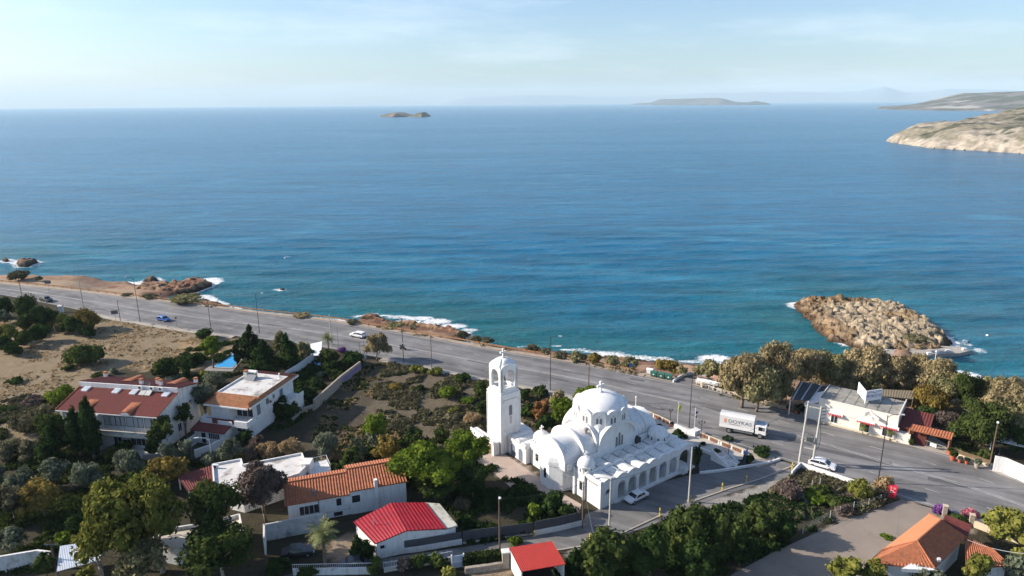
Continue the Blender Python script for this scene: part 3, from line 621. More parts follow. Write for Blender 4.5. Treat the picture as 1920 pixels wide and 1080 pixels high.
LOT = mat('packed earth', (0.25, 0.21, 0.175), 0.95, 0.12, 0.22, 0.15, dirt=((0.20, 0.165, 0.135), 0.12, 0.52), bscale=3.0)
structure(MB().sheet([p[:2] for p in ats([(1688, 937), (1765, 957), (1720, 1000), (1640, 1050), (1600, 1095), (1340, 1095), (1400, 1062), (1450, 1035), (1500, 1012), (1560, 986), (1610, 966), (1650, 950)])], -0.045).build('dirt_lot', LOT))
for px, py, wd, dp in ((1195, 712, 1.6, 0.9), (660, 640, 3.0, 1.2), (1050, 712, 2.2, 1.0), (1345, 770, 5.0, 1.4), (1600, 855, 6.0, 1.3), (1780, 905, 3.0, 1.2), (905, 680, 4.0, 1.1), (520, 612, 4.0, 1.3), (1500, 830, 2.0, 1.0)):
    p = at(px, py); structure(MB().obox((p[0], p[1]), (0.884, -0.468), wd, dp / 2, 0.0025, 0.0035).build('road_patch', mat('dark asphalt patch', (0.10, 0.10, 0.102), 0.85, 0.2, 0.8)))
# ================================================================ church
CHX, CHY, _ = at(1125, 955); CHA = R(36)
def arch_pts(x0, x1, zs, rise, n=14):       # curve from x1 over to x0
    c = (x0 + x1) / 2; r = (x1 - x0) / 2
    return [(c + r * math.cos(math.pi * i / n), zs + rise * math.sin(math.pi * i / n)) for i in range(n + 1)]
def arch_wall(mb, x0, x1, y0, y1, z0, top, openings, n=10):
    """wall in the x-z plane from y0 to y1 with arched openings (cx, half, sill, spring, rise); top(x) gives its upper edge"""
    xs = [x0]; 
    ops = sorted(openings)
    cur = x0
    def slab(xa, xb, za, zb_):              # za, zb_ : functions of x
        k = 4; fr = [xa + (xb - xa) * i / k for i in range(k + 1)]
        for a, b in zip(fr[:-1], fr[1:]):
            vs = [(a, y0, za(a)), (b, y0, za(b)), (b, y0, zb_(b)), (a, y0, zb_(a)), (a, y1, za(a)), (b, y1, za(b)), (b, y1, zb_(b)), (a, y1, zb_(a))]
            mb.add(vs, [(0, 1, 2, 3), (7, 6, 5, 4), (3, 2, 6, 7), (1, 0, 4, 5), (0, 3, 7, 4), (2, 1, 5, 6)])
    for cx, hw, sill, spring, rise in ops:
        slab(cur, cx - hw, lambda x: z0, top)
        if sill > z0: slab(cx - hw, cx + hw, lambda x: z0, lambda x, s=sill: s)
        for i in range(n):
            a = cx - hw + 2 * hw * i / n; b = a + 2 * hw / n
            f = lambda x: spring + rise * math.sqrt(max(0, 1 - ((x - cx) / hw) ** 2))
            vs = [(a, y0, f(a)), (b, y0, f(b)), (b, y0, top(b)), (a, y0, top(a)), (a, y1, f(a)), (b, y1, f(b)), (b, y1, top(b)), (a, y1, top(a))]
            mb.add(vs, [(0, 1, 2, 3), (7, 6, 5, 4), (3, 2, 6, 7), (1, 0, 4, 5), (0, 3, 7, 4), (2, 1, 5, 6)])
        cur = cx + hw
    slab(cur, x1, lambda x: z0, top); return mb
church = thing('church', 'white domed church with arcade standing beside the street', 'church', (CHX, CHY, 0), CHA)
ARC = [1.7, 4.55, 6.9, 9.25, 11.6, 13.95, 16.4, 19.2]; PITCHC = 2.37
edges_c = [0.0, 3.3] + [(ARC[i] + ARC[i + 1]) / 2 for i in range(1, 7)] + [21.3]
def cell(x):
    for a, b in zip(edges_c[:-1], edges_c[1:]):
        if a <= x <= b + 1e-6: return a, b
    return edges_c[-2], edges_c[-1]
def wavy(z, h):
    def f(x):
        a, b = cell(min(max(x, 0), 21.3)); return z + h * math.sin(math.pi * (x - a) / (b - a))
    return f
def wave_roof(y0, y1, z, h, sub=8):
    mb = MB(); f = wavy(z, h)
    for a, b in zip(edges_c[:-1], edges_c[1:]):
        for i in range(sub):
            xa = a + 0.06 + (b - a - 0.12) * i / sub; xb = a + 0.06 + (b - a - 0.12) * (i + 1) / sub
            mb.add([(xa, y0, f(xa)), (xb, y0, f(xb)), (xb, y1, f(xb)), (xa, y1, f(xa))], [(0, 1, 2, 3)])
        mb.box(a + 0.0, b, y0, y1, z - 0.5, z - 0.12)
        for xx in (a + 0.06, b - 0.06): mb.add([(xx, y0, z - 0.2), (xx, y1, z - 0.2), (xx, y1, f(xx)), (xx, y0, f(xx))], [(0, 1, 2, 3)])
    return mb
mb = MB()
ops = [(ARC[0], 0.75, 2.0, 2.0, 0.85)] + [(a, 0.88, 0.32, 2.35, 0.98) for a in ARC[1:7]] + [(ARC[7], 1.3, 0.32, 2.5, 1.25)]
arch_wall(mb, 0, 21.3, 0, 0.4, -0.1, wavy(4.15, 0.42), ops)
mb.build('arcade_wall', WHITE, church)
mb = MB(); 
for a, b in zip(edges_c[:-1], edges_c[1:]):   # little brow moulding along the wavy top
    k = 8; f = wavy(4.15, 0.42)
    for i in range(k):
        xa = a + (b - a) * i / k; xb = a + (b - a) * (i + 1) / k
        mb.add([(xa, -0.1, f(xa) - 0.05), (xb, -0.1, f(xb) - 0.05), (xb, -0.1, f(xb) + 0.12), (xa, -0.1, f(xa) + 0.12), (xa, 0.5, f(xa) - 0.05), (xb, 0.5, f(xb) - 0.05), (xb, 0.5, f(xb) + 0.12), (xa, 0.5, f(xa) + 0.12)],
               [(0, 1, 2, 3), (7, 6, 5, 4), (3, 2, 6, 7), (1, 0, 4, 5)])
mb.build('cornice', WHITE, church)
mb = MB(); mb.box(3.0, 21.0, 0.3, 3.0, -0.1, 0.3); mb.box(2.9, 18.0, -0.35, 0.0, -0.1, 0.22); mb.box(18.0, 19.2, -0.9, 0, -0.1, 1.0); mb.box(17.7, 21.5, -0.5, 0, -0.1, 0.25); mb.build('porch_floor', WHITE2, church)
mb = MB()                                    # end walls of the porch
mb.box(0, 0.35, 0.4, 3.2, -0.1, 4.1); mb.box(2.75, 3.1, 0.4, 3.0, -0.1, 4.0)
mb.box(0.0, 3.1, 3.0, 3.3, -0.1, 4.0); mb.build('porch_end', WHITE, church)
wave_roof(0.52, 3.1, 4.05, 0.42).build('porch_roof', WHITE2, church)
mb = MB(); arch_wall(mb, 0, 21.0, 3.1, 3.5, -0.1, wavy(4.35, 0.5), [(a, 0.5, 0.9, 2.2, 0.5) for a in ARC[1:7]]); mb.build('aisle_wall', WHITE, church)
wave_roof(3.5, 5.9, 4.15, 0.3).build('aisle_roof', WHITE2, church)
for xx in edges_c[1:-1]:
    for y0_, y1_, zz in ((0.52, 3.08, 4.08), (3.52, 5.88, 4.19)): MB().box(xx - 0.05, xx + 0.05, y0_, y1_, zz - 0.25, zz + 0.03).build('roof_joint', mat('grey roof joint', (0.16, 0.16, 0.165), 0.8), church)
body = MB(); body.box(0.02, 20.6, 3.5, 17.4, -0.1, 4.0); body.box(-0.06, 20.7, 17.2, 17.5, 3.9, 4.35); body.box(-0.08, 0.25, 5.8, 17.3, 3.9, 4.3); body.build('wall', WHITE, church)
# windows in the aisle end wall
for y in (4.4, 15.6):
    w_ = MB().box(-0.04, 0.06, y - 0.35, y + 0.35, 1.2, 2.7).build('window', GLASS, church)
# barrel arms
def barrel(mb, x0, x1, y0, y1, z0, zs, top, n=18, closed=True):
    P = [(y, z) for y, z in arch_pts(y0, y1, zs, top - zs, n)]; ring = [(y1, z0)] + P + [(y0, z0)]
    m_ = len(ring); vs = [(x0, y, z) for y, z in ring] + [(x1, y, z) for y, z in ring]
    fs = [(i, i + 1, m_ + i + 1, m_ + i) for i in range(m_ - 1)]
    mb.add(vs, fs + [tuple(range(m_))[::-1], tuple(range(m_, 2 * m_))]); return mb
def barrel_y(mb, y0, y1, x0, x1, z0, zs, top, n=18):
    P = arch_pts(x0, x1, zs, top - zs, n); ring = [(x1, z0)] + P + [(x0, z0)]
    m_ = len(ring); vs = [(x, y0, z) for x, z in ring] + [(x, y1, z) for x, z in ring]
    mb.add(vs, [(i, m_ + i, m_ + i + 1, i + 1) for i in range(m_ - 1)] + [tuple(range(m_)), tuple(range(m_, 2 * m_))[::-1]]); return mb
SX0, SX1, TY0, TY1 = 4.9, 13.5, 5.9, 14.5; CXc, CYc = 9.2, 10.2
vault = MB(); barrel(vault, -1.5, 2.2, 6.7, 13.7, 3.8, 5.2, 8.15); barrel(vault, 2.2, SX0, 6.3, 14.1, 3.8, 6.1, 8.7)
barrel(vault, SX1, 16.6, 6.5, 13.9, 3.8, 5.9, 8.5); barrel(vault, 16.6, 19.6, 6.8, 13.6, 3.8, 5.0, 7.6)
vault.build('vault', WHITE, church, smooth=True, auto=35)
for a_ in ((-1.62, -1.3, 6.5, 13.9, 3.9, 5.25, 8.35), (2.0, 2.35, 6.1, 14.3, 3.9, 6.15, 8.9), (16.5, 16.8, 6.3, 14.1, 3.9, 5.95, 8.7)):
    rim = MB(); barrel(rim, *a_); rim.build('vault_rim', WHITE, church, smooth=True, auto=35)
ledge = MB(); ledge.box(-1.3, 2.0, 6.35, 6.7, 3.9, 5.0); ledge.box(2.35, 4.9, 5.95, 6.3, 3.9, 5.5); ledge.box(-1.3, 2.0, 13.7, 14.05, 3.9, 5.0); ledge.box(2.35, 4.9, 14.1, 14.45, 3.9, 5.5); ledge.box(13.5, 16.5, 5.95, 6.3, 3.9, 5.3)
ledge.build('ledge', WHITE, church)
cross_ = MB(); barrel_y(cross_, TY0 + 0.05, TY1 - 0.05, SX0, SX1, 3.8, 6.7, 9.7); barrel(cross_, SX0 + 0.04, SX1 - 0.04, TY0 + 0.1, TY1 - 0.1, 3.8, 6.7, 9.7)
cross_.build('crossing', WHITE, church, smooth=True, auto=35)
gr_ = MB()
def ringarch_y(mb, y0, y1, x0, x1, zs, rise, t):
    o_ = arch_pts(x0 - 0.05, x1 + 0.05, zs, rise + 0.1, 20); i_ = arch_pts(x0 + t, x1 - t, zs, rise - t * 0.8, 20); n = len(o_)
    vs = [(x, y0, z) for x, z in o_] + [(x, y0, z) for x, z in i_] + [(x, y1, z) for x, z in o_] + [(x, y1, z) for x, z in i_]
    fs = []
    for i in range(n - 1): fs += [(i, n + i, n + i + 1, i + 1), (2 * n + i, 2 * n + i + 1, 3 * n + i + 1, 3 * n + i), (i, i + 1, 2 * n + i + 1, 2 * n + i), (n + i, 3 * n + i, 3 * n + i + 1, n + i + 1)]
    mb.add(vs, fs)
def ringarch_x(mb, x0, x1, y0, y1, zs, rise, t):
    k = MB(); ringarch_y(k, x0, x1, y0, y1, zs, rise, t); mb.add([(v[1], v[0], v[2]) for v in k.v], [f[::-1] for f in k.f])
ringarch_y(gr_, TY0 - 0.35, TY0 + 0.3, SX0, SX1, 6.7, 3.0, 0.45); ringarch_y(gr_, TY1 - 0.3, TY1 + 0.35, SX0, SX1, 6.7, 3.0, 0.45)
ringarch_x(gr_, SX0 - 0.35, SX0 + 0.3, TY0, TY1, 6.7, 3.0, 0.45); ringarch_x(gr_, SX1 - 0.3, SX1 + 0.35, TY0, TY1, 6.7, 3.0, 0.45)
gr_.build('gable_arch', WHITE, church, smooth=True, auto=35)
# rounded pendentive mass between the crossing square and the drum
pm = MB(); n = 48; rows = 8; vs = []
for j in range(rows + 1):
    t = j / rows; z = 7.0 + 2.9 * t
    for i in range(n):
        a = 2 * math.pi * i / n; ca, sa = math.cos(a), math.sin(a); sq = 4.2 / max(abs(ca), abs(sa)); r_ = sq * (1 - t) ** 0.9 + 4.45 * (1 - (1 - t) ** 0.9); r_ = min(r_, 5.75)
        vs.append((CXc + ca * r_, CYc + sa * r_, z))
pm.add(vs, [(j * n + i, j * n + (i + 1) % n, (j + 1) * n + (i + 1) % n, (j + 1) * n + i) for j in range(rows) for i in range(n)] + [tuple(range(rows * n, rows * n + n))]); pm.build('pendentive', WHITE, church, smooth=True, auto=40)
# drum with twelve round-headed bays
drum = MB(); RD_ = 4.55
corners = [(CXc + RD_ * math.cos(R(30 * k)), CYc + RD_ * math.sin(R(30 * k))) for k in range(12)]
drum.prism(corners, 9.0, 11.1); drum.build('drum', WHITE, church)
for k in range(12):
    a, b = Vector(corners[k]), Vector(corners[(k + 1) % 12]); u_ = (b - a).normalized(); nn_ = Vector((u_.y, -u_.x)); w_ = (b - a).length
    bay = MB(); prof = [(0.0, 9.0)] + [(w_, 9.0)] + [(w_ / 2 + w_ / 2 * math.cos(math.pi * i / 12), 10.75 + 1.1 * math.sin(math.pi * i / 12)) for i in range(13)]
    def pt(s_, z, o): q_ = a + u_ * s_ + nn_ * o; return (q_.x, q_.y, z)
    m_ = len(prof); vs = [pt(s_, z, 0.16) for s_, z in prof] + [pt(s_, z, -0.55) for s_, z in prof]
    bay.add(vs, [tuple(range(m_)), tuple(range(m_, 2 * m_))[::-1]] + [(i, m_ + i, m_ + (i + 1) % m_, (i + 1) % m_) for i in range(m_)])
    bo = bay.build('drum_bay', WHITE, church)
    wm = MB()
    for c_ in (-0.3, 0.3):
        pr = [(w_ / 2 + c_ - 0.17, 9.55), (w_ / 2 + c_ + 0.17, 9.55)] + [(w_ / 2 + c_ + 0.17 * math.cos(math.pi * i / 6), 10.5 + 0.18 * math.sin(math.pi * i / 6)) for i in range(7)]
        m_ = len(pr); vs = [pt(s_, z, 0.175) for s_, z in pr] + [pt(s_, z, 0.10) for s_, z in pr]; wm.add(vs, [tuple(range(m_))])
    wm.add([pt(w_ / 2 + x_, z_, 0.175) for x_, z_ in ((-0.09, 10.85), (0.09, 10.85), (0.09, 11.02), (-0.09, 11.02))], [(0, 1, 2, 3)])
    wm.build('window', mat('window lattice', (0.16, 0.16, 0.17), 0.6, 0.5, 9.0), bo)
dm = MB(); dm.lathe((CXc, CYc, 11.0), [(4.35, -0.6)] + dome_prof(4.3, 2.35, 12), 48); dm.build('dome', mat('dome plaster', (0.76, 0.755, 0.74), 0.75, 0.05, 0.5, 0.1, dirt=((0.62, 0.59, 0.54), 0.4, 0.55)), church, smooth=True)
def crossmb(c, h, th=0.16):
    mb = MB(); x, y, z = c; mb.lathe((x, y, z - 0.05), [(th * 1.6, 0), (th * 1.6, h * 0.12), (th * 0.8, h * 0.2), (0, h * 0.2)], 10)
    mb.box(x - th / 2, x + th / 2, y - th / 2, y + th / 2, z, z + h); mb.box(x - h * 0.3, x + h * 0.3, y - th / 2 - 0.004, y + th / 2 + 0.004, z + h * 0.6, z + h * 0.6 + th)
    for dx, dz in ((-h * 0.3, h * 0.6 + th / 2), (h * 0.3, h * 0.6 + th / 2), (0, h)): mb.box(x + dx - th * 0.8, x + dx + th * 0.8, y - th * 0.6, y + th * 0.6, z + dz - th * 0.8, z + dz + th * 0.8)
    return mb
crossmb((CXc, CYc, 13.3), 1.75, 0.26).build('cross', WHITE, church)
# triple window in the transept gable
gw = MB(); fr = MB()
for dx, h_ in ((-0.62, 1.5), (0, 2.1), (0.62, 1.5)):
    x_ = CXc + 0.5 + dx; z_ = 5.15
    pr = [(x_ - 0.24, z_), (x_ + 0.24, z_)] + [(x_ + 0.24 * math.cos(math.pi * i / 8), z_ + h_ + 0.24 * math.sin(math.pi * i / 8)) for i in range(9)]
    gw.add([(x, TY0 + 0.04, z) for x, z in pr], [tuple(range(len(pr)))])
    fr.box(x_ - 0.31, x_ - 0.25, TY0 - 0.05, TY0 + 0.03, z_, z_ + h_); fr.box(x_ - 0.31, x_ + 0.31, TY0 - 0.1, TY0 + 0.03, z_ - 0.1, z_)
gwo = gw.build('window', mat('window lattice', (0.16, 0.16, 0.17), 0.6, 0.5, 9.0), church); fr.build('window_frame', WHITE2, gwo)
MB().box(SX1 - 0.1, SX1 + 0.9, TY0 - 0.4, TY0 + 0.4, 4.2, 5.3).build('loudspeaker', DARKMET, church)
sb = MB(); sb.lathe((4.1, 8.1, 8.2), [(0.25, -0.3), (0.25, 0.5), (0.5, 0.6), (0.4, 0.9), (0, 1.1)], 8); sb.build('bell_horn', mat('weathered horn', (0.35, 0.33, 0.3), 0.7), church)
# polygonal apse
ap = [(0.2, 6.9), (-1.3, 7.3), (-2.6, 9.2), (-2.6, 11.2), (-1.3, 13.1), (0.2, 13.5)]
apm = MB(); apm.prism(ap, -0.1, 4.2); apm.build('apse', WHITE, church)
apr = MB(); cz = Vector((-0.9, 10.2, 6.6)); ns = 6; grid = []
for j in range(ns + 1):
    t = math.sin(math.pi / 2 * j / ns); zz = 4.2 + 2.5 * (1 - math.cos(math.pi / 2 * j / ns)) 
    grid.append([(p[0] * 1.04 * (1 - (1 - math.cos(math.pi / 2 * j / ns))) + cz.x * (1 - math.cos(math.pi / 2 * j / ns)), p[1] * (math.cos(math.pi / 2 * j / ns)) + cz.y * (1 - math.cos(math.pi / 2 * j / ns)), 4.2 + 2.4 * t) for p in ap])
for j in range(ns):
    for i in range(5):
        apr.add([grid[j][i], grid[j][i + 1], grid[j + 1][i + 1], grid[j + 1][i]], [(0, 3, 2, 1)])
apr.build('apse_roof', WHITE, church, smooth=True, auto=25)
MB().prism([(p[0] - 0.08 * (i > 0 and i < 5), p[1]) for i, p in enumerate(ap)], 4.05, 4.28).build('apse_cornice', WHITE, church)
MB().box(-2.66, -2.55, 9.9, 10.4, 1.6, 3.3).build('window', GLASS, church)
# corner turrets with little domes
for (x_, y_, r_, hd, cr_) in ((1.1, 4.5, 1.45, 1.25, True), (17.9, 4.9, 1.75, 1.2, False), (1.0, 15.6, 1.45, 1.25, True)):
    tm = MB(); oc = [(x_ + r_ * 0.92 * math.cos(R(22.5 + 45 * k)), y_ + r_ * 0.92 * math.sin(R(22.5 + 45 * k))) for k in range(8)]; tm.prism(oc, 3.9, 5.15)
    tm.prism([(x_ + r_ * 1.05 * math.cos(R(22.5 + 45 * k)), y_ + r_ * 1.05 * math.sin(R(22.5 + 45 * k))) for k in range(8)], 5.15, 5.35)
    t_ = tm.build('turret', WHITE, church); wm = MB()
    for k in range(8):
        wm = MB(); a = R(45 * k); cx_, cy_ = x_ + (r_ * 0.85 + 0.012) * math.cos(a), y_ + (r_ * 0.85 + 0.012) * math.sin(a); tx_, ty_ = -math.sin(a) * 0.13, math.cos(a) * 0.13
        wm.add([(cx_ - tx_, cy_ - ty_, 4.35), (cx_ + tx_, cy_ + ty_, 4.35), (cx_ + tx_, cy_ + ty_, 4.95), (cx_ - tx_, cy_ - ty_, 4.95)], [(0, 1, 2, 3)])
        wm.build('window', GLASS, t_)
    MB().lathe((x_, y_, 5.3), [(r_, 0)] + dome_prof(r_ * 0.97, hd, 8), 24).build('small_dome', WHITE, church, smooth=True)
    if cr_: crossmb((x_, y_, 5.25 + hd), 0.95, 0.13).build('cross', WHITE, church)
# sunlit parapet pieces on the porch corner
pp = MB(); pp.box(-0.12, 0.25, -0.1, 3.2, 4.05, 4.65); pp.box(-0.12, 3.2, 3.15, 3.45, 4.0, 4.75); pp.box(-0.35, 0.0, 3.3, 3.7, -0.1, 4.3); pp.box(-0.3, 0, 5.6, 6.0, -0.1, 4.1); pp.build('parapet', WHITE, church)

# ---- bell tower
TWX, TWY, _ = at(940, 852)
tower = thing('bell_tower', 'tall white bell tower with open arched belfry and cross on top', 'bell tower', (TWX, TWY, 0), CHA)
S = 4.15
tm = MB(); tm.box(0, S, 0, S, -0.1, 11.2); tm.box(-0.06, S + 0.06, -0.06, S + 0.06, 10.9, 11.15)
for x_, y_ in ((0, 0), (S, 0), (0, S), (S, S)): tm.box(x_ - 0.09, x_ + 0.09, y_ - 0.09, y_ + 0.09, -0.1, 10.6)
tm.build('shaft', WHITE, tower)
# shallow stepped mouldings and slits
ms_ = MB()
for a, b in ((0.5, 2.07), (2.07, 3.65)): ms_.box(a, b, -0.05, 0.0, 10.0 if a < 1 else 10.0, 10.12)
ms_.add([(0.25, -0.05, 9.4), (0.75, -0.05, 10.05), (0.75, -0.05, 10.2), (0.25, -0.05, 9.55)], [(0, 1, 2, 3)]); ms_.add([(3.9, -0.05, 9.4), (3.4, -0.05, 10.05), (3.4, -0.05, 10.2), (3.9, -0.05, 9.55)], [(3, 2, 1, 0)])
ms_.box(1.2, 2.9, -0.04, 0.0, 1.6, 1.68); ms_.box(2.84, 2.9, -0.04, 0, 1.6, 4.9)
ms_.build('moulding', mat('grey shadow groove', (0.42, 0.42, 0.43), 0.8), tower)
wd = MB(); cx_ = 2.1; pr = [(cx_ - 0.35, 7.0), (cx_ + 0.35, 7.0)] + [(cx_ + 0.35 * math.cos(math.pi * i / 8), 8.6 + 0.35 * math.sin(math.pi * i / 8)) for i in range(9)]
wd.add([(x, -0.012, z) for x, z in pr], [tuple(range(len(pr)))]); wd.build('window', mat('window lattice', (0.16, 0.16, 0.17), 0.6, 0.5, 9.0), tower)
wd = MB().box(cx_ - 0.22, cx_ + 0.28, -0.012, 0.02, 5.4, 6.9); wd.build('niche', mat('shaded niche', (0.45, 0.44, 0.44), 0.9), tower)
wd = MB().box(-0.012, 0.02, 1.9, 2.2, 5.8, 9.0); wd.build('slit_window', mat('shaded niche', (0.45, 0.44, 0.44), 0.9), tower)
bf = MB(); o_ = 0.28; zt = 15.6
def tside(x): return zt + 0.9 * math.sqrt(max(0, 1 - ((x - S / 2) / (S / 2 - o_)) ** 2)) ** 1.0
sw = MB(); arch_wall(sw, o_, S - o_, o_, o_ + 0.45, 11.2, tside, [(S / 2, 1.12, 12.1, 14.3, 1.12)])
tf = [(lambda v: v), (lambda v: (S - v[0], S - v[1], v[2])), (lambda v: (v[1], S - v[0], v[2])), (lambda v: (S - v[1], v[0], v[2]))]
for f_ in tf: bf.add([f_(v) for v in sw.v], sw.f)
bf.box(o_ - 0.12, S - o_ + 0.12, o_ - 0.12, S - o_ + 0.12, 11.2, 11.5); bf.build('belfry', WHITE, tower)
rf = MB(); rings = []
nn_ = 40
for j in range(9):
    t = j / 8; ring = []
    for i in range(nn_):
        a = 2 * math.pi * i / nn_; ca, sa = math.cos(a), math.sin(a); hw = S / 2 - o_ - 0.03; sq = hw / max(abs(ca), abs(sa)); r_ = sq * (1 - t)
        base = zt - 0.05 + 0.85 * math.sqrt(max(0, 1 - (min(abs(ca), abs(sa)) / max(abs(ca), abs(sa))) ** 2)); top = zt + 1.45
        ring.append((S / 2 + ca * r_, S / 2 + sa * r_, base * (1 - t) + top * t + 0.35 * math.sin(math.pi * t)))
    rings.append(ring)
for j in range(8):
    for i in range(nn_): rf.add([rings[j][i], rings[j][(i + 1) % nn_], rings[j + 1][(i + 1) % nn_], rings[j + 1][i]], [(0, 1, 2, 3)])
rf.build('belfry_roof', WHITE, tower, smooth=True, auto=40)
MB().lathe((S / 2, S / 2, zt + 0.75), [(1.25, 0)] + dome_prof(1.22, 0.85, 7), 24).build('cap_dome', WHITE, tower, smooth=True)
crossmb((S / 2, S / 2, zt + 1.55), 1.55, 0.2).build('cross', WHITE, tower)
MB().lathe((S / 2, S / 2, 13.0), [(0.5, 0), (0.42, 0.2), (0.3, 0.7), (0.1, 0.85), (0, 0.85)], 14).build('bell', mat('bronze', (0.16, 0.11, 0.05), 0.4, metal=0.8), tower, smooth=True)
# ---- low annex between tower and church
ann = thing('church_annex', 'low white vaulted annex joining bell tower to church', 'annex', (CHX, CHY, 0), CHA)
am = MB(); am.box(-0.9, 3.6, 17.52, 22.8, -0.1, 3.0); am.box(1.95, 4.4, 22.8, 27.5, -0.1, 3.0); am.box(-1.05, -0.9, 17.52, 22.8, 2.85, 3.35); am.build('wall', WHITE, ann)
ar = MB()
for k in range(3): barrel(ar, -0.7, 3.6, 17.6 + 1.75 * k, 19.3 + 1.75 * k, 2.8, 3.0, 3.5, 10)
ar.build('vault_roof', WHITE, ann, smooth=True, auto=35)
for y_ in (19.0, 21.2):
    pr = [(y_ - 0.6, 0), (y_ + 0.6, 0)] + [(y_ + 0.6 * math.cos(math.pi * i / 8), 1.7 + 0.6 * math.sin(math.pi * i / 8)) for i in range(9)]
    MB().add([(-0.912, a, b) for a, b in pr], [tuple(range(len(pr)))[::-1]]).build('door', mat('grey blue door', (0.12, 0.15, 0.2), 0.6), ann)
lw = thing('yard_shelter', 'small white lean-to shelter on the left foot of bell tower', 'shelter', (TWX, TWY, 0), CHA)
sm_ = MB(); sm_.box(-1.4, -0.15, 0.3, 7.5, -0.1, 2.4); sm_.box(-1.55, -1.35, 0.2, 7.6, 2.2, 2.75); sm_.build('wall', WHITE, lw); MB().box(-1.42, -1.405, 1.0, 2.0, 0.0, 2.0).build('door', mat('brown timber door', (0.2, 0.12, 0.07), 0.7), lw); MB().box(-1.42, -1.405, 3.4, 4.4, 0.9, 1.9).build('window', GLASS, lw)
# ================================================================ houses
def frame_from(pxA, pxB, z):
    a = at(*pxA, z); b = at(*pxB, z); return a, math.atan2(b[1] - a[1], b[0] - a[0]), math.hypot(b[0] - a[0], b[1] - a[1])
def loc_of(o, p):                       # world point -> local to a root that only turns about z
    c, s = math.cos(-o.rotation_euler.z), math.sin(-o.rotation_euler.z); x, y = p[0] - o.location.x, p[1] - o.location.y
    return (x * c - y * s, x * s + y * c, p[2] - o.location.z)
def lpx(o, px, py, z): return loc_of(o, at(px, py, z))
def win(par, face, pos, a, z, w, h, m=None, frame=True, d=0.03, name='window', fm=None, bars=1):
    """face 'f' = plane y=pos facing -y, 'r' = plane x=pos facing +x, 'l' = plane x=pos facing -x"""
    def bx(mb, a0, a1, z0, z1, o):
        if face == 'f': mb.box(a0, a1, pos - o, pos + 0.05, z0, z1)
        elif face == 'r': mb.box(pos - 0.05, pos + o, a0, a1, z0, z1)
        else: mb.box(pos - o, pos + 0.05, a0, a1, z0, z1)
    o_ = bx; mb = MB(); bx(mb, a, a + w, z, z + h, d); w_ = mb.build(name, m or GLASS, par)
    if frame:
        fb = MB(); t = 0.07
        bx(fb, a - t, a, z - t, z + h + t, d + 0.03); bx(fb, a + w, a + w + t, z - t, z + h + t, d + 0.03); bx(fb, a, a + w, z - t, z, d + 0.03); bx(fb, a, a + w, z + h, z + h + t, d + 0.03)
        for k in range(bars):
            c = a + w * (k + 1) / (bars + 1); bx(fb, c - 0.03, c + 0.03, z, z + h, d + 0.02)
        fb.build('frame', fm or WPAINT, w_)
    return w_
def chimney(par, x, y, z, h=1.1, w=0.55, capm=None):
    c = MB().box(x - w / 2, x + w / 2, y - w / 2, y + w / 2, z, z + h).build('chimney', WHITE2, par)
    k = MB(); k.box(x - w / 2 + 0.06, x + w / 2 - 0.06, y - w / 2 + 0.06, y + w / 2 - 0.06, z + h, z + h + 0.2); k.box(x - w / 2 - 0.08, x + w / 2 + 0.08, y - w / 2 - 0.08, y + w / 2 + 0.08, z + h + 0.2, z + h + 0.32); k.build('cap', capm or TILE_OR, c); return c
def ac_unit(par, x, y, z):
    b = MB().box(x - 0.42, x + 0.42, y - 0.17, y + 0.17, z, z + 0.62).build('air_conditioner', WPAINT, par)
    MB().lathe((0, 0, 0), [(0.24, 0), (0.24, 0.02), (0, 0.02)], 14)
    f = MB(); n = 14; f.add([(x - 0.08 + 0.24 * math.cos(2 * math.pi * i / n), y - 0.18, z + 0.31 + 0.24 * math.sin(2 * math.pi * i / n)) for i in range(n)], [tuple(range(n))]); f.build('fan_grille', DARKMET, b); return b
def rail(par, pts, h=0.95, m=None, name='railing', step=0.25):
    mb = MB()
    for a, b in zip(pts[:-1], pts[1:]):
        a = Vector(a); b = Vector(b); n = max(1, int((b - a).length / step)); mb.tube(a + Vector((0, 0, h)), b + Vector((0, 0, h)), 0.03, 5); mb.tube(a + Vector((0, 0, 0.1)), b + Vector((0, 0, 0.1)), 0.02, 4)
        for i in range(n + 1): p = a.lerp(b, i / n); mb.tube(p, p + Vector((0, 0, h)), 0.014, 4)
    return mb.build(name, m or GREYMET, par)

# ---- A: long two-storey townhouse block with dark red roofs
pA, aA, lA = frame_from((104, 769), (294, 783), 6.9)
A = thing('townhouse_block', 'long two storey house with dark red tile roofs and roof windows', 'house', (pA[0], pA[1], 0), aA)
w = lA
wl = MB(); wl.box(0.3, w - 0.3, 0.5, 12.3, -0.1, 6.85); wl.prism([(w - 0.3, 0.5), (w - 0.3, 12.4), (w - 0.55, 12.4), (w - 0.55, 0.5)], 6.8, 6.9)
wl.add([(w - 0.3, 0.4, 6.8), (w - 0.3, 6.3, 6.8), (w - 0.3, 6.3, 8.7), (w - 0.3, 0.4, 6.95)], [(0, 1, 2, 3)]); wl.add([(w - 0.3, 6.3, 6.8), (w - 0.3, 12.4, 6.8), (w - 0.3, 12.4, 8.3), (w - 0.3, 6.3, 9.6)], [(0, 1, 2, 3)])
wl.box(0.3, w - 0.3, 6.3, 6.6, 6.8, 9.75); wl.build('wall', WHITE2, A)
shift = 1.2
ribbed((0, 0, 6.95), (w, 0, 6.95), (w, 6.3, 8.85), (0, 6.3, 8.85), 0.33, 0.06, 14).build('roof', TILE_RD, A)
ribbed((w + 0.2, 12.9, 8.2), (-0.2, 12.9, 8.2), (-0.2, 6.45, 9.85), (w + 0.2, 6.45, 9.85), 0.33, 0.06, 10).build('roof', TILE_RD, A)
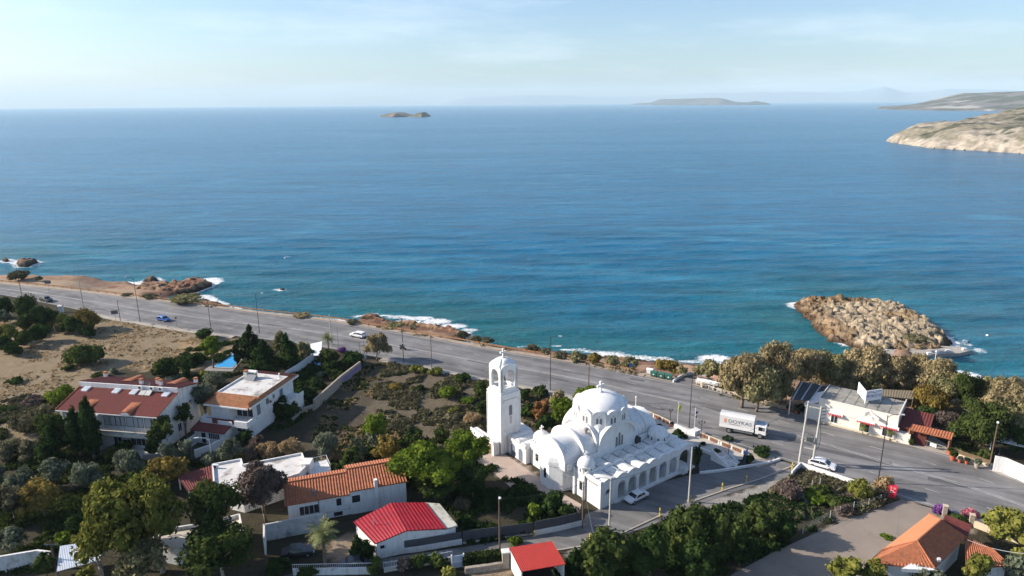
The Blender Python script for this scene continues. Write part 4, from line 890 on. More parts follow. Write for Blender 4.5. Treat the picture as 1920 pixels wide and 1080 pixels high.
eb = MB(); eb.box(-0.05, w + 0.05, 6.2, 6.42, 8.9, 9.8); eb.box(0, w, -0.12, 0.02, 6.72, 6.9); eb.build('parapet', WHITE, A)
bd = MB(); bd.tube((w + 0.03, 0, 7.05), (w + 0.03, 6.3, 8.95), 0.12, 6); bd.tube((-0.03, 0, 7.05), (-0.03, 6.3, 8.95), 0.12, 6); bd.build('verge_tiles', TILE_OR, A)
sd = (8.85 - 6.95) / 6.3
for x_ in (1.2, 7.6, 11.2, 17.8):
    b = MB(); y0, y1 = 5.0, 6.1; z0, z1 = 6.95 + sd * y0 + 0.15, 6.95 + sd * y1 + 0.2
    b.slab([(x_, y0, z0 + 0.12), (x_ + 1.2, y0, z0 + 0.12), (x_ + 1.35, y1, z1 + 0.12), (x_ + 0.15, y1, z1 + 0.12)], 0.3); sk = b.build('roof_window', WPAINT, A)
    MB().slab([(x_ + 0.1, y0 + 0.1, z0 + 0.165), (x_ + 1.12, y0 + 0.1, z0 + 0.165), (x_ + 1.22, y1 - 0.1, z1 + 0.115), (x_ + 0.22, y1 - 0.1, z1 + 0.115)], 0.02).build('pane', mat('roof window glass', (0.45, 0.5, 0.55), 0.15, 0.1, 1.0, spec=0.8), sk)
b = MB()
for x_ in (13.2, 14.4): b.slab([(x_, 4.9, 8.65), (x_ + 1.1, 4.9, 8.65), (x_ + 1.1, 6.1, 9.25), (x_, 6.1, 9.25)], 0.1)
b.build('solar_panel', mat('solar collector', (0.5, 0.5, 0.48), 0.3, 0.1, 1.0), A)
for x_ in (13.0, 15.4, 17.2): ac_unit(A, x_, 6.0, 9.3)
for x_, y_, z_ in ((12.4, 7.2, 9.5), (14.7, 8.6, 9.2), (16.3, 7.3, 9.5), (0.6, 12.1, 8.2), (w - 0.3, 12.2, 8.1)): chimney(A, x_, y_, z_, 1.0)
dsh_ = MB(); dsh_.lathe((0, 0, 0), [(0.02, 0.0), (0.3, 0.08), (0.5, 0.2)], 16); dv = [(v[0] + 14.1, v[2] * -1 + 6.9, v[1] + 10.2) for v in dsh_.v]; MB().add(dv, dsh_.f).tube((14.1, 6.9, 9.6), (14.1, 6.9, 10.2), 0.03, 5).build('satellite_dish', GREYMET, A)
mb = MB(); mb.tube((18.6, 7.0, 9.6), (18.6, 7.0, 11.6), 0.025, 5)
for z_ in (11.1, 11.35, 11.6): mb.tube((18.2, 7.0, z_), (19.0, 7.0, z_), 0.015, 4)
mb.build('aerial', GREYMET, A)
def eyebrow(par, x, w_, y0, y1, z0, z1, m, side=1):
    mb = MB(); n = 8; vs = []
    for t, (y, zb, zz) in enumerate(((y0, z0, 0.75), (y1, z1, 0.0))):
        for i in range(n + 1):
            a = math.pi * i / n; vs.append((x + w_ / 2 * math.cos(a), y, zb + zz * math.sin(a) + (0.1 if t else 0)))
    mb.add(vs, [(i, i + 1, n + 2 + i, n + 1 + i) for i in range(n)] + [tuple(range(n + 1))]); return mb.build('dormer', m, par)
for x_ in (5.6, 14.2):
    eyebrow(A, x_, 2.0, -0.15, 3.1, 6.95, 6.95 + sd * 3.1, TILE_OR)
    pr = [(x_ + 0.95 * math.cos(math.pi * i / 8), 6.9 + 0.6 * math.sin(math.pi * i / 8)) for i in range(9)]; MB().add([(a, -0.16, b) for a, b in pr], [tuple(range(9))[::-1]]).build('dormer_front', WHITE, A)
for x_ in (7.6, 17.0): eyebrow(A, x_, 1.9, 13.0, 9.0, 8.2, 9.25, TILE_OR)
for i, (x_, w_) in enumerate([(9.3, 1.0), (10.6, 0.85), (11.6, 0.85), (12.6, 0.8), (13.8, 1.3), (15.2, 0.8), (16.1, 0.9), (17.4, 1.2), (18.75, 0.8), (19.65, 0.8)] + [(1.0 + 1.05 * k, 0.85) for k in range(7)]):
    if x_ + w_ > w - 0.5: continue
    win(A, 'f', 0.5, x_, 4.5, w_, 1.8, BLIND, True, 0.03, bars=0, fm=DARKMET)
bal = MB(); bal.box(8.8, w + 0.1, -1.0, 0.5, 3.05, 3.3); bal.box(8.8, w + 0.1, -1.05, -0.9, 3.3, 4.15); bal.box(8.7, w + 0.15, -1.15, -0.8, 4.15, 4.24); bal.box(0.3, 7.6, -1.0, 0.5, 3.05, 3.3); bal.box(0.3, 7.6, -1.05, -0.9, 3.3, 4.1)
bal.box(8.6, 8.85, -1.0, 0.5, -0.1, 6.8); bal.build('balcony', STAINED, A)
rail(A, [(8.9, -0.98, 4.2), (w, -0.98, 4.2)], 0.35)
win(A, 'f', 0.5, 10.6, 0.3, 1.6, 2.1, bars=1); win(A, 'f', 0.5, 14.0, 0.9, 3.2, 1.5, bars=2); win(A, 'f', 0.5, 17.0, 0.3, 0.9, 2.1, bars=0, name='door'); win(A, 'f', 0.5, 3.0, 0.6, 3.0, 1.7, bars=2)
win(A, 'r', w - 0.3, 2.0, 4.9, 0.6, 1.1); win(A, 'r', w - 0.3, 5.4, 1.4, 0.9, 1.5); win(A, 'r', w - 0.3, 9.3, 4.7, 0.8, 1.2)
tb = MB(); tb.box(10, w + 0.6, -2.6, 0.4, -0.1, 0.35); tb.build('terrace', STAINED, A); rail(A, [(10, -2.5, 0.35), (w + 0.5, -2.5, 0.35)], 0.9)

# ---- B: white villa with flat white roof framed by tiles
pB, aB, lB = frame_from((386, 757), (464, 766), 6.3)
B = thing('flat_roofed_villa', 'white two storey villa with stained white roof edged in tiles', 'house', (pB[0], pB[1], 0), aB)
w = lB; Dp = 16.0
wl = MB(); wl.box(0.5, w - 0.3, 2.4, Dp - 0.6, -0.1, 6.3); wl.box(0.5, 4.4, 0.5, 2.5, 3.3, 6.25); wl.box(0.5, w - 0.3, 0.3, 2.4, -0.1, 3.1); wl.build('wall', WHITE, B)
ribbed((-0.2, -0.2, 6.3), (w + 0.2, -0.2, 6.3), (w + 0.2, 3.6, 7.1), (-0.2, 3.6, 7.1), 0.33, 0.06, 8).build('roof', TILE_MOSS, B)
ribbed((w + 0.3, Dp + 0.3, 6.5), (-0.2, Dp + 0.3, 6.5), (-0.2, Dp - 2.0, 7.05), (w + 0.3, Dp - 2.0, 7.05), 0.33, 0.06, 5).build('roof', TILE_RD, B)
ribbed((w + 0.55, -0.2, 6.35), (w + 0.55, Dp + 0.3, 6.45), (w - 0.15, Dp - 0.5, 7.06), (w - 0.15, 0.5, 7.06), 0.33, 0.05, 3).build('roof', TILE_MOSS, B)
ribbed((-0.6, Dp, 6.45), (-0.6, 0.2, 6.4), (0.1, 0.4, 7.06), (0.1, Dp - 0.5, 7.06), 0.33, 0.05, 3).build('roof', TILE_RD, B)
MB().box(0.05, w - 0.1, 3.6, Dp - 2.0, 6.3, 7.0).build('roof_terrace', FLATROOF, B)
pr = MB(); pr.box(-0.1, 0.12, 3.6, Dp - 2.0, 6.9, 7.25); pr.box(0.12, w - 0.1, 3.55, 3.7, 6.9, 7.14); pr.build('parapet', WHITE2, B)
ev = MB(); ev.box(-0.25, w + 0.25, -0.4, -0.2, 6.1, 6.35); ev.obox((w + 0.62, Dp / 2), (0, 1), Dp / 2 + 0.2, 0.08, 6.15, 6.5); ev.build('eaves', WHITE, B)
chimney(B, 0.7, Dp - 4.5, 7.0, 1.2, 0.7)
tk = MB(); tk.tube((1.3, Dp - 4.3, 8.3), (3.1, Dp - 4.3, 8.3), 0.32, 12); tk.build('water_tank', WPAINT, B); tk = MB()
for x_ in (1.5, 2.2, 2.9): tk.box(x_ - 0.04, x_ + 0.04, Dp - 4.8, Dp - 4.0, 7.0, 8.1)
tk.slab([(1.3, Dp - 5.9, 7.1), (3.3, Dp - 5.9, 7.1), (3.3, Dp - 4.7, 7.9), (1.3, Dp - 4.7, 7.9)], 0.08); tk.build('solar_rack', GREYMET, B)
MB().tube((w - 1.5, Dp - 3.2, 7.0), (w - 1.5, Dp - 3.2, 8.0), 0.15, 8).build('flue', WPAINT, B)
bal = MB(); bal.box(-0.4, w + 0.7, -1.6, 2.4, 3.05, 3.3); 
bal.box(-0.4, 2.0, -1.6, -1.35, 3.3, 4.2); bal.box(3.4, 6.3, -1.6, -1.4, 3.3, 4.0); bal.box(6.9, w + 0.7, -1.6, -1.2, 3.3, 4.25); bal.box(w + 0.4, w + 0.7, -1.5, 1.0, 3.3, 4.2); bal.box(-0.4, -0.15, -1.6, 0.6, 3.3, 4.2)
bal.add([(4.3, 0.5, 3.3), (4.3, 0.5, 5.0), (3.2, 0.5, 3.3), (4.3, 0.8, 3.3), (4.3, 0.8, 5.0), (3.2, 0.8, 3.3)], [(0, 1, 2), (5, 4, 3), (2, 1, 4, 5)]); bal.build('balcony', WHITE, B)
win(B, 'f', 2.4, 4.7, 3.35, 3.4, 2.3, bars=2); win(B, 'f', 0.3, 5.2, 1.3, 1.7, 1.2, bars=1); win(B, 'r', w - 0.3, 2.9, 3.4, 1.2, 2.2, mat('blue grey shutter', (0.16, 0.2, 0.25), 0.6, 0.1), bars=0)
win(B, 'r', w - 0.3, 6.0, 4.3, 0.8, 1.2); win(B, 'r', w - 0.3, 8.2, 4.6, 0.6, 0.9); ac = ac_unit(B, w - 0.05, 7.3, 4.2); win(B, 'r', w - 0.3, 10.5, 3.4, 1.2, 2.2, mat('blue grey shutter', (0.16, 0.2, 0.25), 0.6, 0.1), bars=0)
sb2 = MB(); sb2.box(w - 0.3, w + 2.6, 9.5, 14.5, 3.0, 3.2); sb2.box(w + 2.4, w + 2.6, 9.5, 14.5, 3.2, 3.9); sb2.box(w - 0.3, w + 2.5, 10.5, 14.4, -0.1, 3.0); sb2.build('side_balcony', WHITE2, B)

# ---- B2: small annex with dark lean-to roof
B2 = thing('small_annex', 'small white annex with dark red lean-to roof and door', 'outbuilding', (*at(366, 829)[:2], 0), aB)
w = 6.6
MB().box(0.1, w, 0.1, 4.2, -0.1, 2.75).build('wall', WHITE, B2)
ribbed((-0.3, -0.5, 2.75), (w + 0.3, -0.5, 2.75), (w + 0.3, 3.2, 3.6), (-0.3, 3.2, 3.6), 0.33, 0.05, 6).build('roof', TILE_DK, B2)
win(B2, 'f', 0.1, 1.5, 0.05, 0.95, 2.1, DARK, bars=0, name='door'); win(B2, 'f', 0.1, 3.1, 1.1, 2.3, 1.1, bars=5)

# ---- C: long white house with orange clay tile roofs
pC, _, _ = frame_from((543, 985), (762, 945), 0); aC = R(18.5)
C_ = thing('clay_roofed_house', 'long white house with two stepped orange clay tile roofs', 'house', (pC[0], pC[1], 0), aC)
L0 = 17.4; xm = 9.0
wl = MB(); wl.box(0, xm, 0, 7.2, -0.1, 3.5); wl.box(xm, L0, -0.15, 7.4, -0.1, 4.0)
def gable(mb, x, y0, y1, z0, yr, zr): mb.add([(x - 0.1, y0, z0), (x - 0.1, y1, z0), (x - 0.1, yr, zr), (x + 0.1, y0, z0), (x + 0.1, y1, z0), (x + 0.1, yr, zr)], [(0, 2, 1), (3, 4, 5), (0, 3, 5, 2), (1, 2, 5, 4)])
gable(wl, L0 - 0.1, -0.15, 7.4, 3.95, 3.7, 5.45); gable(wl, xm + 0.1, -0.15, 7.4, 3.95, 3.7, 5.45); gable(wl, 0.1, 0, 7.2, 3.45, 3.6, 4.9); wl.build('wall', WHITE, C_)
ribbed((xm - 0.2, -0.4, 4.0), (L0 + 0.15, -0.4, 4.0), (L0 - 0.1, 3.7, 5.5), (xm - 0.1, 3.7, 5.5), 0.42, 0.09, 8).build('roof', TILE_OR, C_)
ribbed((L0 + 0.15, 7.7, 4.0), (xm - 0.2, 7.7, 4.0), (xm - 0.1, 3.7, 5.5), (L0 - 0.1, 3.7, 5.5), 0.42, 0.09, 8).build('roof', TILE_OR, C_)
ribbed((-0.4, -0.3, 3.5), (xm - 0.15, -0.3, 3.5), (xm - 0.15, 3.6, 5.0), (-0.4, 3.6, 5.0), 0.42, 0.09, 8).build('roof', TILE_OR, C_)
ribbed((xm - 0.15, 7.5, 3.5), (-0.4, 7.5, 3.5), (-0.4, 3.6, 5.0), (xm - 0.15, 3.6, 5.0), 0.42, 0.09, 8).build('roof', TILE_OR, C_)
rg = MB(); rg.tube((xm - 0.1, 3.7, 5.55), (L0, 3.7, 5.55), 0.13, 8); rg.tube((-0.4, 3.6, 5.05), (xm - 0.15, 3.6, 5.05), 0.13, 8); rg.build('ridge_tiles', TILE_OR, C_)
ch_ = MB().box(12.6, 13.1, -0.5, 0.1, -0.1, 5.2).build('chimney', WHITE, C_)
fl = MB(); fl.tube((3.9, 0.6, 3.6), (3.9, 0.6, 4.6), 0.14, 8); fl.lathe((3.9, 0.6, 4.5), [(0.28, 0), (0.28, 0.12), (0.05, 0.35)], 10); fl.build('flue', GREYMET, C_)
win(C_, 'f', 0, 1.6, 1.3, 2.7, 1.4, bars=3); win(C_, 'f', 0, 6.9, 1.8, 0.75, 1.2, bars=0); w1_ = win(C_, 'f', -0.15, 9.2, 1.9, 1.2, 1.2, bars=0); MB().box(8.15, 9.1, -0.2, -0.12, 1.9, 3.1).build('shutter', WPAINT, w1_)
win(C_, 'f', 0, 6.4, 0.1, 1.3, 0.7, DARK, bars=0); MB().tube((4.35, -0.08, 0), (4.35, -0.08, 3.4), 0.05, 6).build('drainpipe', GREYMET, C_)
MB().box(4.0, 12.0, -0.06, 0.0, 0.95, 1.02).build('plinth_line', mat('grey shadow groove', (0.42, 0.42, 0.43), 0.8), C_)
yw = thing('courtyard_wall', 'stained grey wall of the parking yard under clay roofed house', 'wall', (*at(498, 1012)[:2], 0), R(19))
MB().box(0, 8.3, -0.3, 0, -0.1, 2.6).build('wall_face', mat('grey weathered render', (0.42, 0.43, 0.43), 0.9, 0.2, 0.6, 0.2, dirt=((0.2, 0.2, 0.2), 0.5, 0.52)), yw); MB().box(-0.1, 0.15, -3.5, 0, -0.1, 2.6).build('end_wall', WHITE2, yw)

# ---- D: shed house with crimson sheet roof and grey slab strip
D = thing('crimson_roofed_shed', 'low white shed with crimson sheet metal roof and grey slab', 'shed', (*at(703, 1040)[:2], 0))
l = lambda x, y, z: lpx(D, x, y, z)
rA, rB, rC, rD_, rE, rF = l(662, 978, 2.6), l(703, 1020, 2.5), l(762, 995, 3.5), l(733, 943, 3.5), l(797, 942, 2.9), l(836, 991, 2.8)
def corr(a, b, c, d, n=22): return ribbed(d, a, b, c, 0.5, 0.06, 4, 0.06)
corr(rB, rA, rD_, rC).build('roof', METAL_RD, D); corr(rE, rF, rC, rD_).build('roof', METAL_RD, D)
s1, s2, s3, s4 = l(797, 942, 2.75), l(836, 991, 2.65), l(858, 985, 2.75), l(824, 944, 2.75)
MB().slab([s1, s2, s3, s4], 0.25).build('roof_slab', mat('lichened concrete', (0.42, 0.41, 0.36), 0.95, 0.15, 1.0, 0.3, dirt=((0.17, 0.16, 0.12), 1.2, 0.52)), D)
wl = MB(); W_ = [(p[0], p[1]) for p in (rA, rB, rC, rF, s3, s4, rD_)]
c0 = (sum(p[0] for p in W_) / 7, sum(p[1] for p in W_) / 7); Wi = [(c0[0] + (p[0] - c0[0]) * 0.955, c0[1] + (p[1] - c0[1]) * 0.955) for p in W_]
for (a, b, za, zb) in ((Wi[0], Wi[1], 2.4, 2.4), (Wi[1], Wi[2], 2.35, 3.3), (Wi[2], Wi[3], 3.3, 2.6), (Wi[3], Wi[4], 2.5, 2.5), (Wi[4], Wi[5], 2.5, 2.5)):
    wl.add([(*a, -0.1), (*b, -0.1), (*b, zb), (*a, za)], [(0, 1, 2, 3), (3, 2, 1, 0)][:1])
wl.build('wall', WHITE, D)
a, b = Vector(Wi[1]), Vector(Wi[2]); u_ = (b - a).normalized(); nn_ = Vector((u_.y, -u_.x))
wm = MB(); wm.obox(a + u_ * 0.8 + nn_ * 0.02, u_, 0.35, 0.03, 1.5, 1.95); wm.build('window', GLASS, D)
for k, (A_, B_) in enumerate(((Wi[1], Wi[2]), (Wi[2], Wi[3]))):
    for t in (0.25, 0.55, 0.85):
        p = Vector(A_).lerp(Vector(B_), t); MB().tube((p.x + 0.05, p.y - 0.1, 0), (p.x + 0.05, p.y - 0.1, 2.6), 0.035, 6).build('post', WPAINT, D)
MB().tube(l(703, 1018, 0), l(703, 1018, 0)[:2] + (4.3,), 0.05, 6).build('mast', CONC, D)

# ---- E: carport with red corrugated roof
E_ = thing('red_roofed_carport', 'small white carport with bright red corrugated roof', 'carport', (*at(977, 1088)[:2], 0))
l = lambda x, y, z: lpx(E_, x, y, z)
e1, e2, e3, e4 = l(955, 1027, 2.9), l(1035, 1015, 2.9), l(1060, 1058, 2.55), l(977, 1072, 2.55)
ribbed(e4, e3, e2, e1, 0.22, 0.05, 5, 0.06).build('roof', METAL_OR, E_)
wl = MB()
for a, b in ((e1, e4), (e1, e2), (e2, e3)):
    a = Vector(a); b = Vector(b); cc = (Vector(e1) + Vector(e3)) / 2; a = cc.lerp(a, 0.95); b = cc.lerp(b, 0.95); wl.wall(a, b, 0.18, -0.1, 2.45)
wl.build('wall', WHITE, E_); cc = (Vector(e1) + Vector(e3)) / 2
MB().sheet([tuple(cc.lerp(Vector(p), 0.93))[:2] for p in (e1, e2, e3, e4)], -0.02).build('floor_slab', DARK, E_)

# ---- F: orange hipped house at the lower right
F = thing('orange_hipped_house', 'house with bright orange hipped clay roof beside dirt lot', 'house', (*at(1740, 1075)[:2], 0))
l = lambda x, y, z: lpx(F, x, y, z)
f1, f2 = l(1765, 975, 5.3), l(1720, 1014, 5.3); g1, g2 = l(1811, 1007, 3.3), l(1753, 1066, 3.2); k1, k2 = l(1742, 963, 4.0), l(1655, 1030, 3.4); h1_, h2_ = l(1700, 1072, 2.9), l(1626, 1056, 2.9)
SALMON = mat('salmon roof screed', (0.48, 0.20, 0.095), 0.85, 0.05, 1.0, 0.05)
ribbed(g2, g1, f1, f2, 0.4, 0.09, 8).build('roof', TILE_OR, F)
MB().slab([k2, k1, f1, f2], 0.2).build('roof', SALMON, F)
ribbed(h2_, g2, f2, k2, 0.4, 0.09, 8).build('roof', TILE_OR, F)
rg = MB(); rg.tube(f1, f2, 0.14, 8); rg.tube(f2, g2, 0.13, 8); rg.tube(f2, k2, 0.11, 8); rg.tube(f1, g1, 0.12, 8); rg.tube(f1, k1, 0.1, 8); rg.build('ridge_tiles', TILE_OR, F)
wl = MB(); poly = [Vector(p[:2]) for p in (g2, g1, k1, k2, h2_)]; cc = sum(poly, Vector((0, 0))) / 5; pin = [tuple(cc.lerp(p, 0.9)) for p in poly]; wl.prism(pin, -0.1, 2.95)
wl.slab([l(1690, 1066, 3.0), l(1757, 1070, 3.1), l(1720, 1050, 3.6)], 0.5); wl.build('wall', WHITE, F)
MB().slab([l(1758, 1050, 3.75), l(1765, 1050, 3.75), l(1763, 1045, 3.95), l(1757, 1045, 3.95)], 0.3).build('vent', WPAINT, F)
ribbed(l(1812, 1068, 2.6), l(1893, 1060, 2.4), l(1862, 1030, 2.9), l(1808, 1005, 3.1), 0.4, 0.09, 7).build('porch_roof', TILE_OR, F)
ribbed(l(1814, 1008, 3.0), l(1822, 985, 2.7), l(1772, 965, 2.9), l(1768, 975, 3.6), 0.4, 0.07, 5).build('porch_roof', TILE_DK, F)
pw = MB()
for p, q in (((1820, 1066), (1885, 1060)), ((1885, 1060), (1860, 1036))): pw.wall(l(*p, 2.4), l(*q, 2.4), 0.2, -0.1, 2.3)
pw.build('porch_wall', WHITE, F)

# ---- G: long low white building with flat roof
G = thing('long_flat_building', 'long low white building with pale flat roof and parapet', 'house', (*at(398, 905)[:2], 0))
l = lambda x, y, z: lpx(G, x, y, z)
gp = [l(x, y, 3.3) for x, y in [(399, 873), (452, 863), (455, 874), (566, 852), (575, 875), (560, 890), (515, 905), (455, 925), (402, 912)]]
MB().prism([p[:2] for p in gp], -0.1, 3.2).build('wall', WHITE2, G)
MB().prism([p[:2] for p in gp], 3.2, 3.3).build('flat_roof', FLATROOF, G)
pb = MB()
for a, b in zip(gp, gp[1:] + gp[:1]): pb.wall(a, b, 0.22, 3.31, 3.62)
pb.build('parapet', WHITE, G); ac_unit(G, *l(405, 878, 3.3)[:2], 3.33)
tr = MB(); tp = [l(x, y, 2.4) for x, y in [(570, 872), (612, 862), (620, 880), (585, 895)]]; tr.prism([p[:2] for p in tp], -0.1, 2.4); tr.build('terrace', WHITE2, G); rail(G, [tp[0], tp[1], tp[2]], 0.9, WPAINT)
MB().box(gp[4][0] - 0.8, gp[4][0] + 0.6, gp[4][1] - 0.3, gp[4][1] + 1.8, 2.4, 3.9).build('stair_head', WHITE, G)
Gt = thing('tiled_pergola', 'dark red tiled lean-to left of long flat building', 'pergola', (*at(365, 915)[:2], 0)); l = lambda x, y, z: lpx(Gt, x, y, z)
ribbed(l(352, 921, 2.4), l(400, 907, 2.4), l(397, 873, 3.1), l(332, 892, 3.0), 0.4, 0.09, 6).build('roof', TILE_DK, Gt)
for p in ((354, 920), (399, 906), (335, 893), (396, 876)): q = l(*p, 2.4); MB().box(q[0] - 0.08, q[0] + 0.08, q[1] - 0.08, q[1] + 0.08, -0.1, 2.4).build('post', WPAINT, Gt)

# ---- I, J: white building and metal canopy in the lower left corner
I_ = thing('parapet_building', 'low white building with beige terrace roof behind trees', 'house', (*at(380, 1030)[:2], 0)); l = lambda x, y, z: lpx(I_, x, y, z)
ip = [l(x, y, 2.6) for x, y in [(278, 990), (306, 988), (318, 996), (400, 983), (449, 969), (455, 998), (330, 1028), (285, 1020)]]
MB().prism([p[:2] for p in ip], -0.1, 2.5).build('wall', WHITE2, I_); MB().prism([p[:2] for p in ip], 2.5, 2.6).build('flat_roof', mat('beige terrace tiles', (0.50, 0.44, 0.36), 0.85, 0.12, 1.2, 0.1), I_)
pb = MB()
for a, b in zip(ip[:6], ip[1:6]): pb.wall(a, b, 0.22, 2.61, 3.1)
pb.build('parapet', WHITE, I_)
ds = MB(); q = l(370, 986, 2.6); ds.lathe((q[0], q[1], 3.9), [(0.0, 0.0), (0.35, 0.06), (0.55, 0.16)], 16); ds.tube((q[0], q[1], 2.6), (q[0], q[1], 3.95), 0.04, 6); ds.build('satellite_dish', GREYMET, I_)
J = thing('sheet_metal_canopy', 'pale blue grey sheet metal canopy on posts by the hedge', 'canopy', (*at(150, 1060)[:2], 0)); l = lambda x, y, z: lpx(J, x, y, z)
j = [l(x, y, z) for x, y, z in [(106, 1072, 2.5), (188, 1050, 2.5), (190, 1012, 2.7), (112, 1024, 2.7)]]
ribbed(j[0], j[1], j[2], j[3], 0.2, 0.03, 4, 0.06).build('roof', mat('zinc sheet', (0.48, 0.52, 0.57), 0.4, 0.1, 0.8, metal=0.4), J)
for q in j: MB().box(q[0] - 0.05, q[0] + 0.05, q[1] + 0.02, q[1] + 0.12, -0.1, 2.5).build('post', GREYMET, J)
def wall_px(name, label, pts, th, h, m, cat='wall', z0=-0.1, cop=None, group=None):
    W = ats(pts); o = thing(name, label, cat, (W[0][0], W[0][1], 0), 0, group); mb = MB(); L_ = [loc_of(o, p) for p in W]; hs = h if isinstance(h, list) else [h] * (len(W) - 1)
    for a, b, hh in zip(L_[:-1], L_[1:], hs): mb.wall(a, b, th, z0, hh)
    mb.build('wall_face', m, o)
    if cop:
        mb = MB()
        for a, b, hh in zip(L_[:-1], L_[1:], hs): mb.wall(a, b, th + 0.08, hh, hh + 0.08)
        mb.build('coping', cop, o)
    return o
wall_px('boundary_wall', 'white wall at the bottom left edge below metal canopy', [(-30, 1078), (76, 1060), (100, 1063)], 0.3, 2.4, WHITE2)
wall_px('boundary_wall', 'long white garden wall running from villa towards the road', [(536, 712), (560, 697), (588, 677)], 0.3, 1.9, WHITE)
wall_px('stone_wall', 'rubble stone wall with purple graffiti along garden hedge', [(590, 768), (640, 722), (676, 694)], 0.4, 2.2, STONE)
wall_px('broken_wall', 'low broken end of the rubble wall in dark field', [(548, 790), (566, 776), (590, 768)], 0.4, [0.7, 1.2], STONE)
gq = loc_of(bpy.data.objects['stone_wall'], at(650, 715)); st = bpy.data.objects['stone_wall']
a = Vector(loc_of(st, at(640, 722))); b = Vector(loc_of(st, at(676, 694))); u_ = (b - a).normalized(); n_ = Vector((u_.y, -u_.x, 0))
gm = MB(); 
for i in range(26):
    t0 = i / 26 * (b - a).length; c_ = a + u_ * (t0 + 0.25) + n_ * 0.215; zz = 0.5 + 0.4 * random.random(); gm.obox((c_.x, c_.y), (u_.x, u_.y), 0.22, 0.012, zz, zz + 0.9)
gm.build('graffiti', mat('purple spray paint', (0.25, 0.17, 0.35), 0.7, 0.5, 3.0), st)
wall_px('road_wall', 'low white wall between roadside dirt patch and main road', [(1484, 893), (1500, 876), (1548, 892), (1612, 914)], 0.25, 0.95, WHITE)
wall_px('restaurant_garden_wall', 'tall white wall at the right edge facing the road', [(1861, 882), (1881, 886), (1925, 906), (1990, 930)], 0.3, 2.7, WHITE)
wall_px('annex_side_wall', 'white sloping wall beside the small annex gate', [(366, 858), (398, 847), (420, 835)], 0.25, 1.5, WHITE)
wall_px('terrace_wall', 'short white wall with lattice left of the small annex', [(352, 842), (368, 830)], 0.25, 1.8, WHITE2)
wall_px('concrete_block_wall', 'grey block wall behind olive trees below townhouse block', [(270, 868), (303, 866)], 0.25, 1.6, mat('grey block', (0.3, 0.29, 0.27), 0.9, 0.2, 1.5, 0.2))
lv = thing('louvre_pergola', 'white slatted pergola roof behind the right edge wall', 'pergola', at(1890, 862), R(-36))
for k in range(8): MB().box(-3, 9, 0.55 * k, 0.55 * k + 0.16, 2.9, 2.98).build('slat', WPAINT, lv)
for x_ in (-2.8, 3, 8.8):
    MB().box(x_, x_ + 0.12, 0, 0.12, -0.1, 2.9).build('post', WPAINT, lv)

# ---- R: seaside restaurant
pR, _, _ = frame_from((1533, 790), (1678, 826), 0); aR = R(-37.4)
Rs = thing('seaside_restaurant', 'white roadside restaurant with grey flat roof and three red awnings', 'restaurant', (pR[0], pR[1], 0), aR)
w = 13.4; Dp = 8.2; HH = 4.7
CREAMW = mat('cream wall paint', (0.72, 0.68, 0.60), 0.8, 0.05, 0.8, 0.1, dirt=((0.5, 0.46, 0.38), 0.4, 0.6))
MB().box(-0.2, w, 0, Dp, -0.1, HH).build('wall', CREAMW, Rs)
MB().box(-2.6, -0.25, 0.3, Dp - 3, -0.1, 3.4).build('side_room', CREAMW, Rs)
MB().slab([(-2.8, -0.1, 3.0), (-0.2, -0.1, 4.2), (-0.2, Dp - 2.6, 4.4), (-2.8, Dp - 2.6, 3.1)], 0.2).build('side_roof', WPAINT, Rs)
MB().box(-0.1, w - 0.15, 0.12, Dp - 0.1, HH, HH + 0.08).build('flat_roof', mat('patched grey roofing', (0.28, 0.27, 0.24), 0.9, 0.25, 0.5, 0.3, dirt=((0.12, 0.12, 0.11), 0.9, 0.54)), Rs)
pb = MB(); pb.box(-0.25, w, -0.06, 0.12, HH, HH + 0.22); pb.box(w - 0.15, w + 0.05, 0.0, Dp, HH, HH + 0.5); pb.box(-0.25, -0.1, 0.1, Dp, HH, HH + 0.2); pb.build('parapet', CREAMW, Rs)
rs = MB()
for k in range(7): rs.box(0.1 + k * 1.9, 0.14 + k * 1.9, 0.15, Dp - 0.2, HH + 0.08, HH + 0.12)
rs.build('roof_seam', mat('bitumen seam', (0.08, 0.08, 0.08), 0.9), Rs)
RED = mat('red awning', (0.55, 0.03, 0.03), 0.7, 0.1, 2.0)
for x_, ww, zz, hh in ((2.3, 1.1, 0.6, 1.5), (7.3, 1.6, 0.3, 1.7), (11.1, 1.7, 0.5, 1.6)):
    w0 = win(Rs, 'f', 0, x_, zz, ww, hh, bars=1)
    MB().slab([(x_ - 0.5, -0.75, zz + hh + 0.35), (x_ + ww + 0.9, -0.75, zz + hh + 0.35), (x_ + ww + 0.9, 0, zz + hh + 0.6), (x_ - 0.5, 0, zz + hh + 0.6)], 0.05).build('awning', WPAINT, Rs)
    sc_ = MB(); nS = int((ww + 1.4) / 0.3)
    for k in range(nS): sc_.add([(x_ - 0.5 + k * 0.3, -0.77, zz + hh + 0.38), (x_ - 0.5 + k * 0.3 + 0.24, -0.77, zz + hh + 0.38), (x_ - 0.5 + k * 0.3 + 0.12, -0.77, zz + hh + 0.02)], [(0, 2, 1)]); sc_.box(x_ - 0.5 + k * 0.3, x_ - 0.5 + k * 0.3 + 0.2, -0.78, -0.1, zz + hh + 0.36, zz + hh + 0.44 + 0.0)
    sc_.build('awning_stripes', RED, Rs)
win(Rs, 'r', w, 1.0, 1.6, 2.6, 0.9, DARK, bars=2)
MB().box(-0.3, w + 0.2, -0.35, -0.02, -0.1, 0.25).build('plinth', CREAM, Rs)
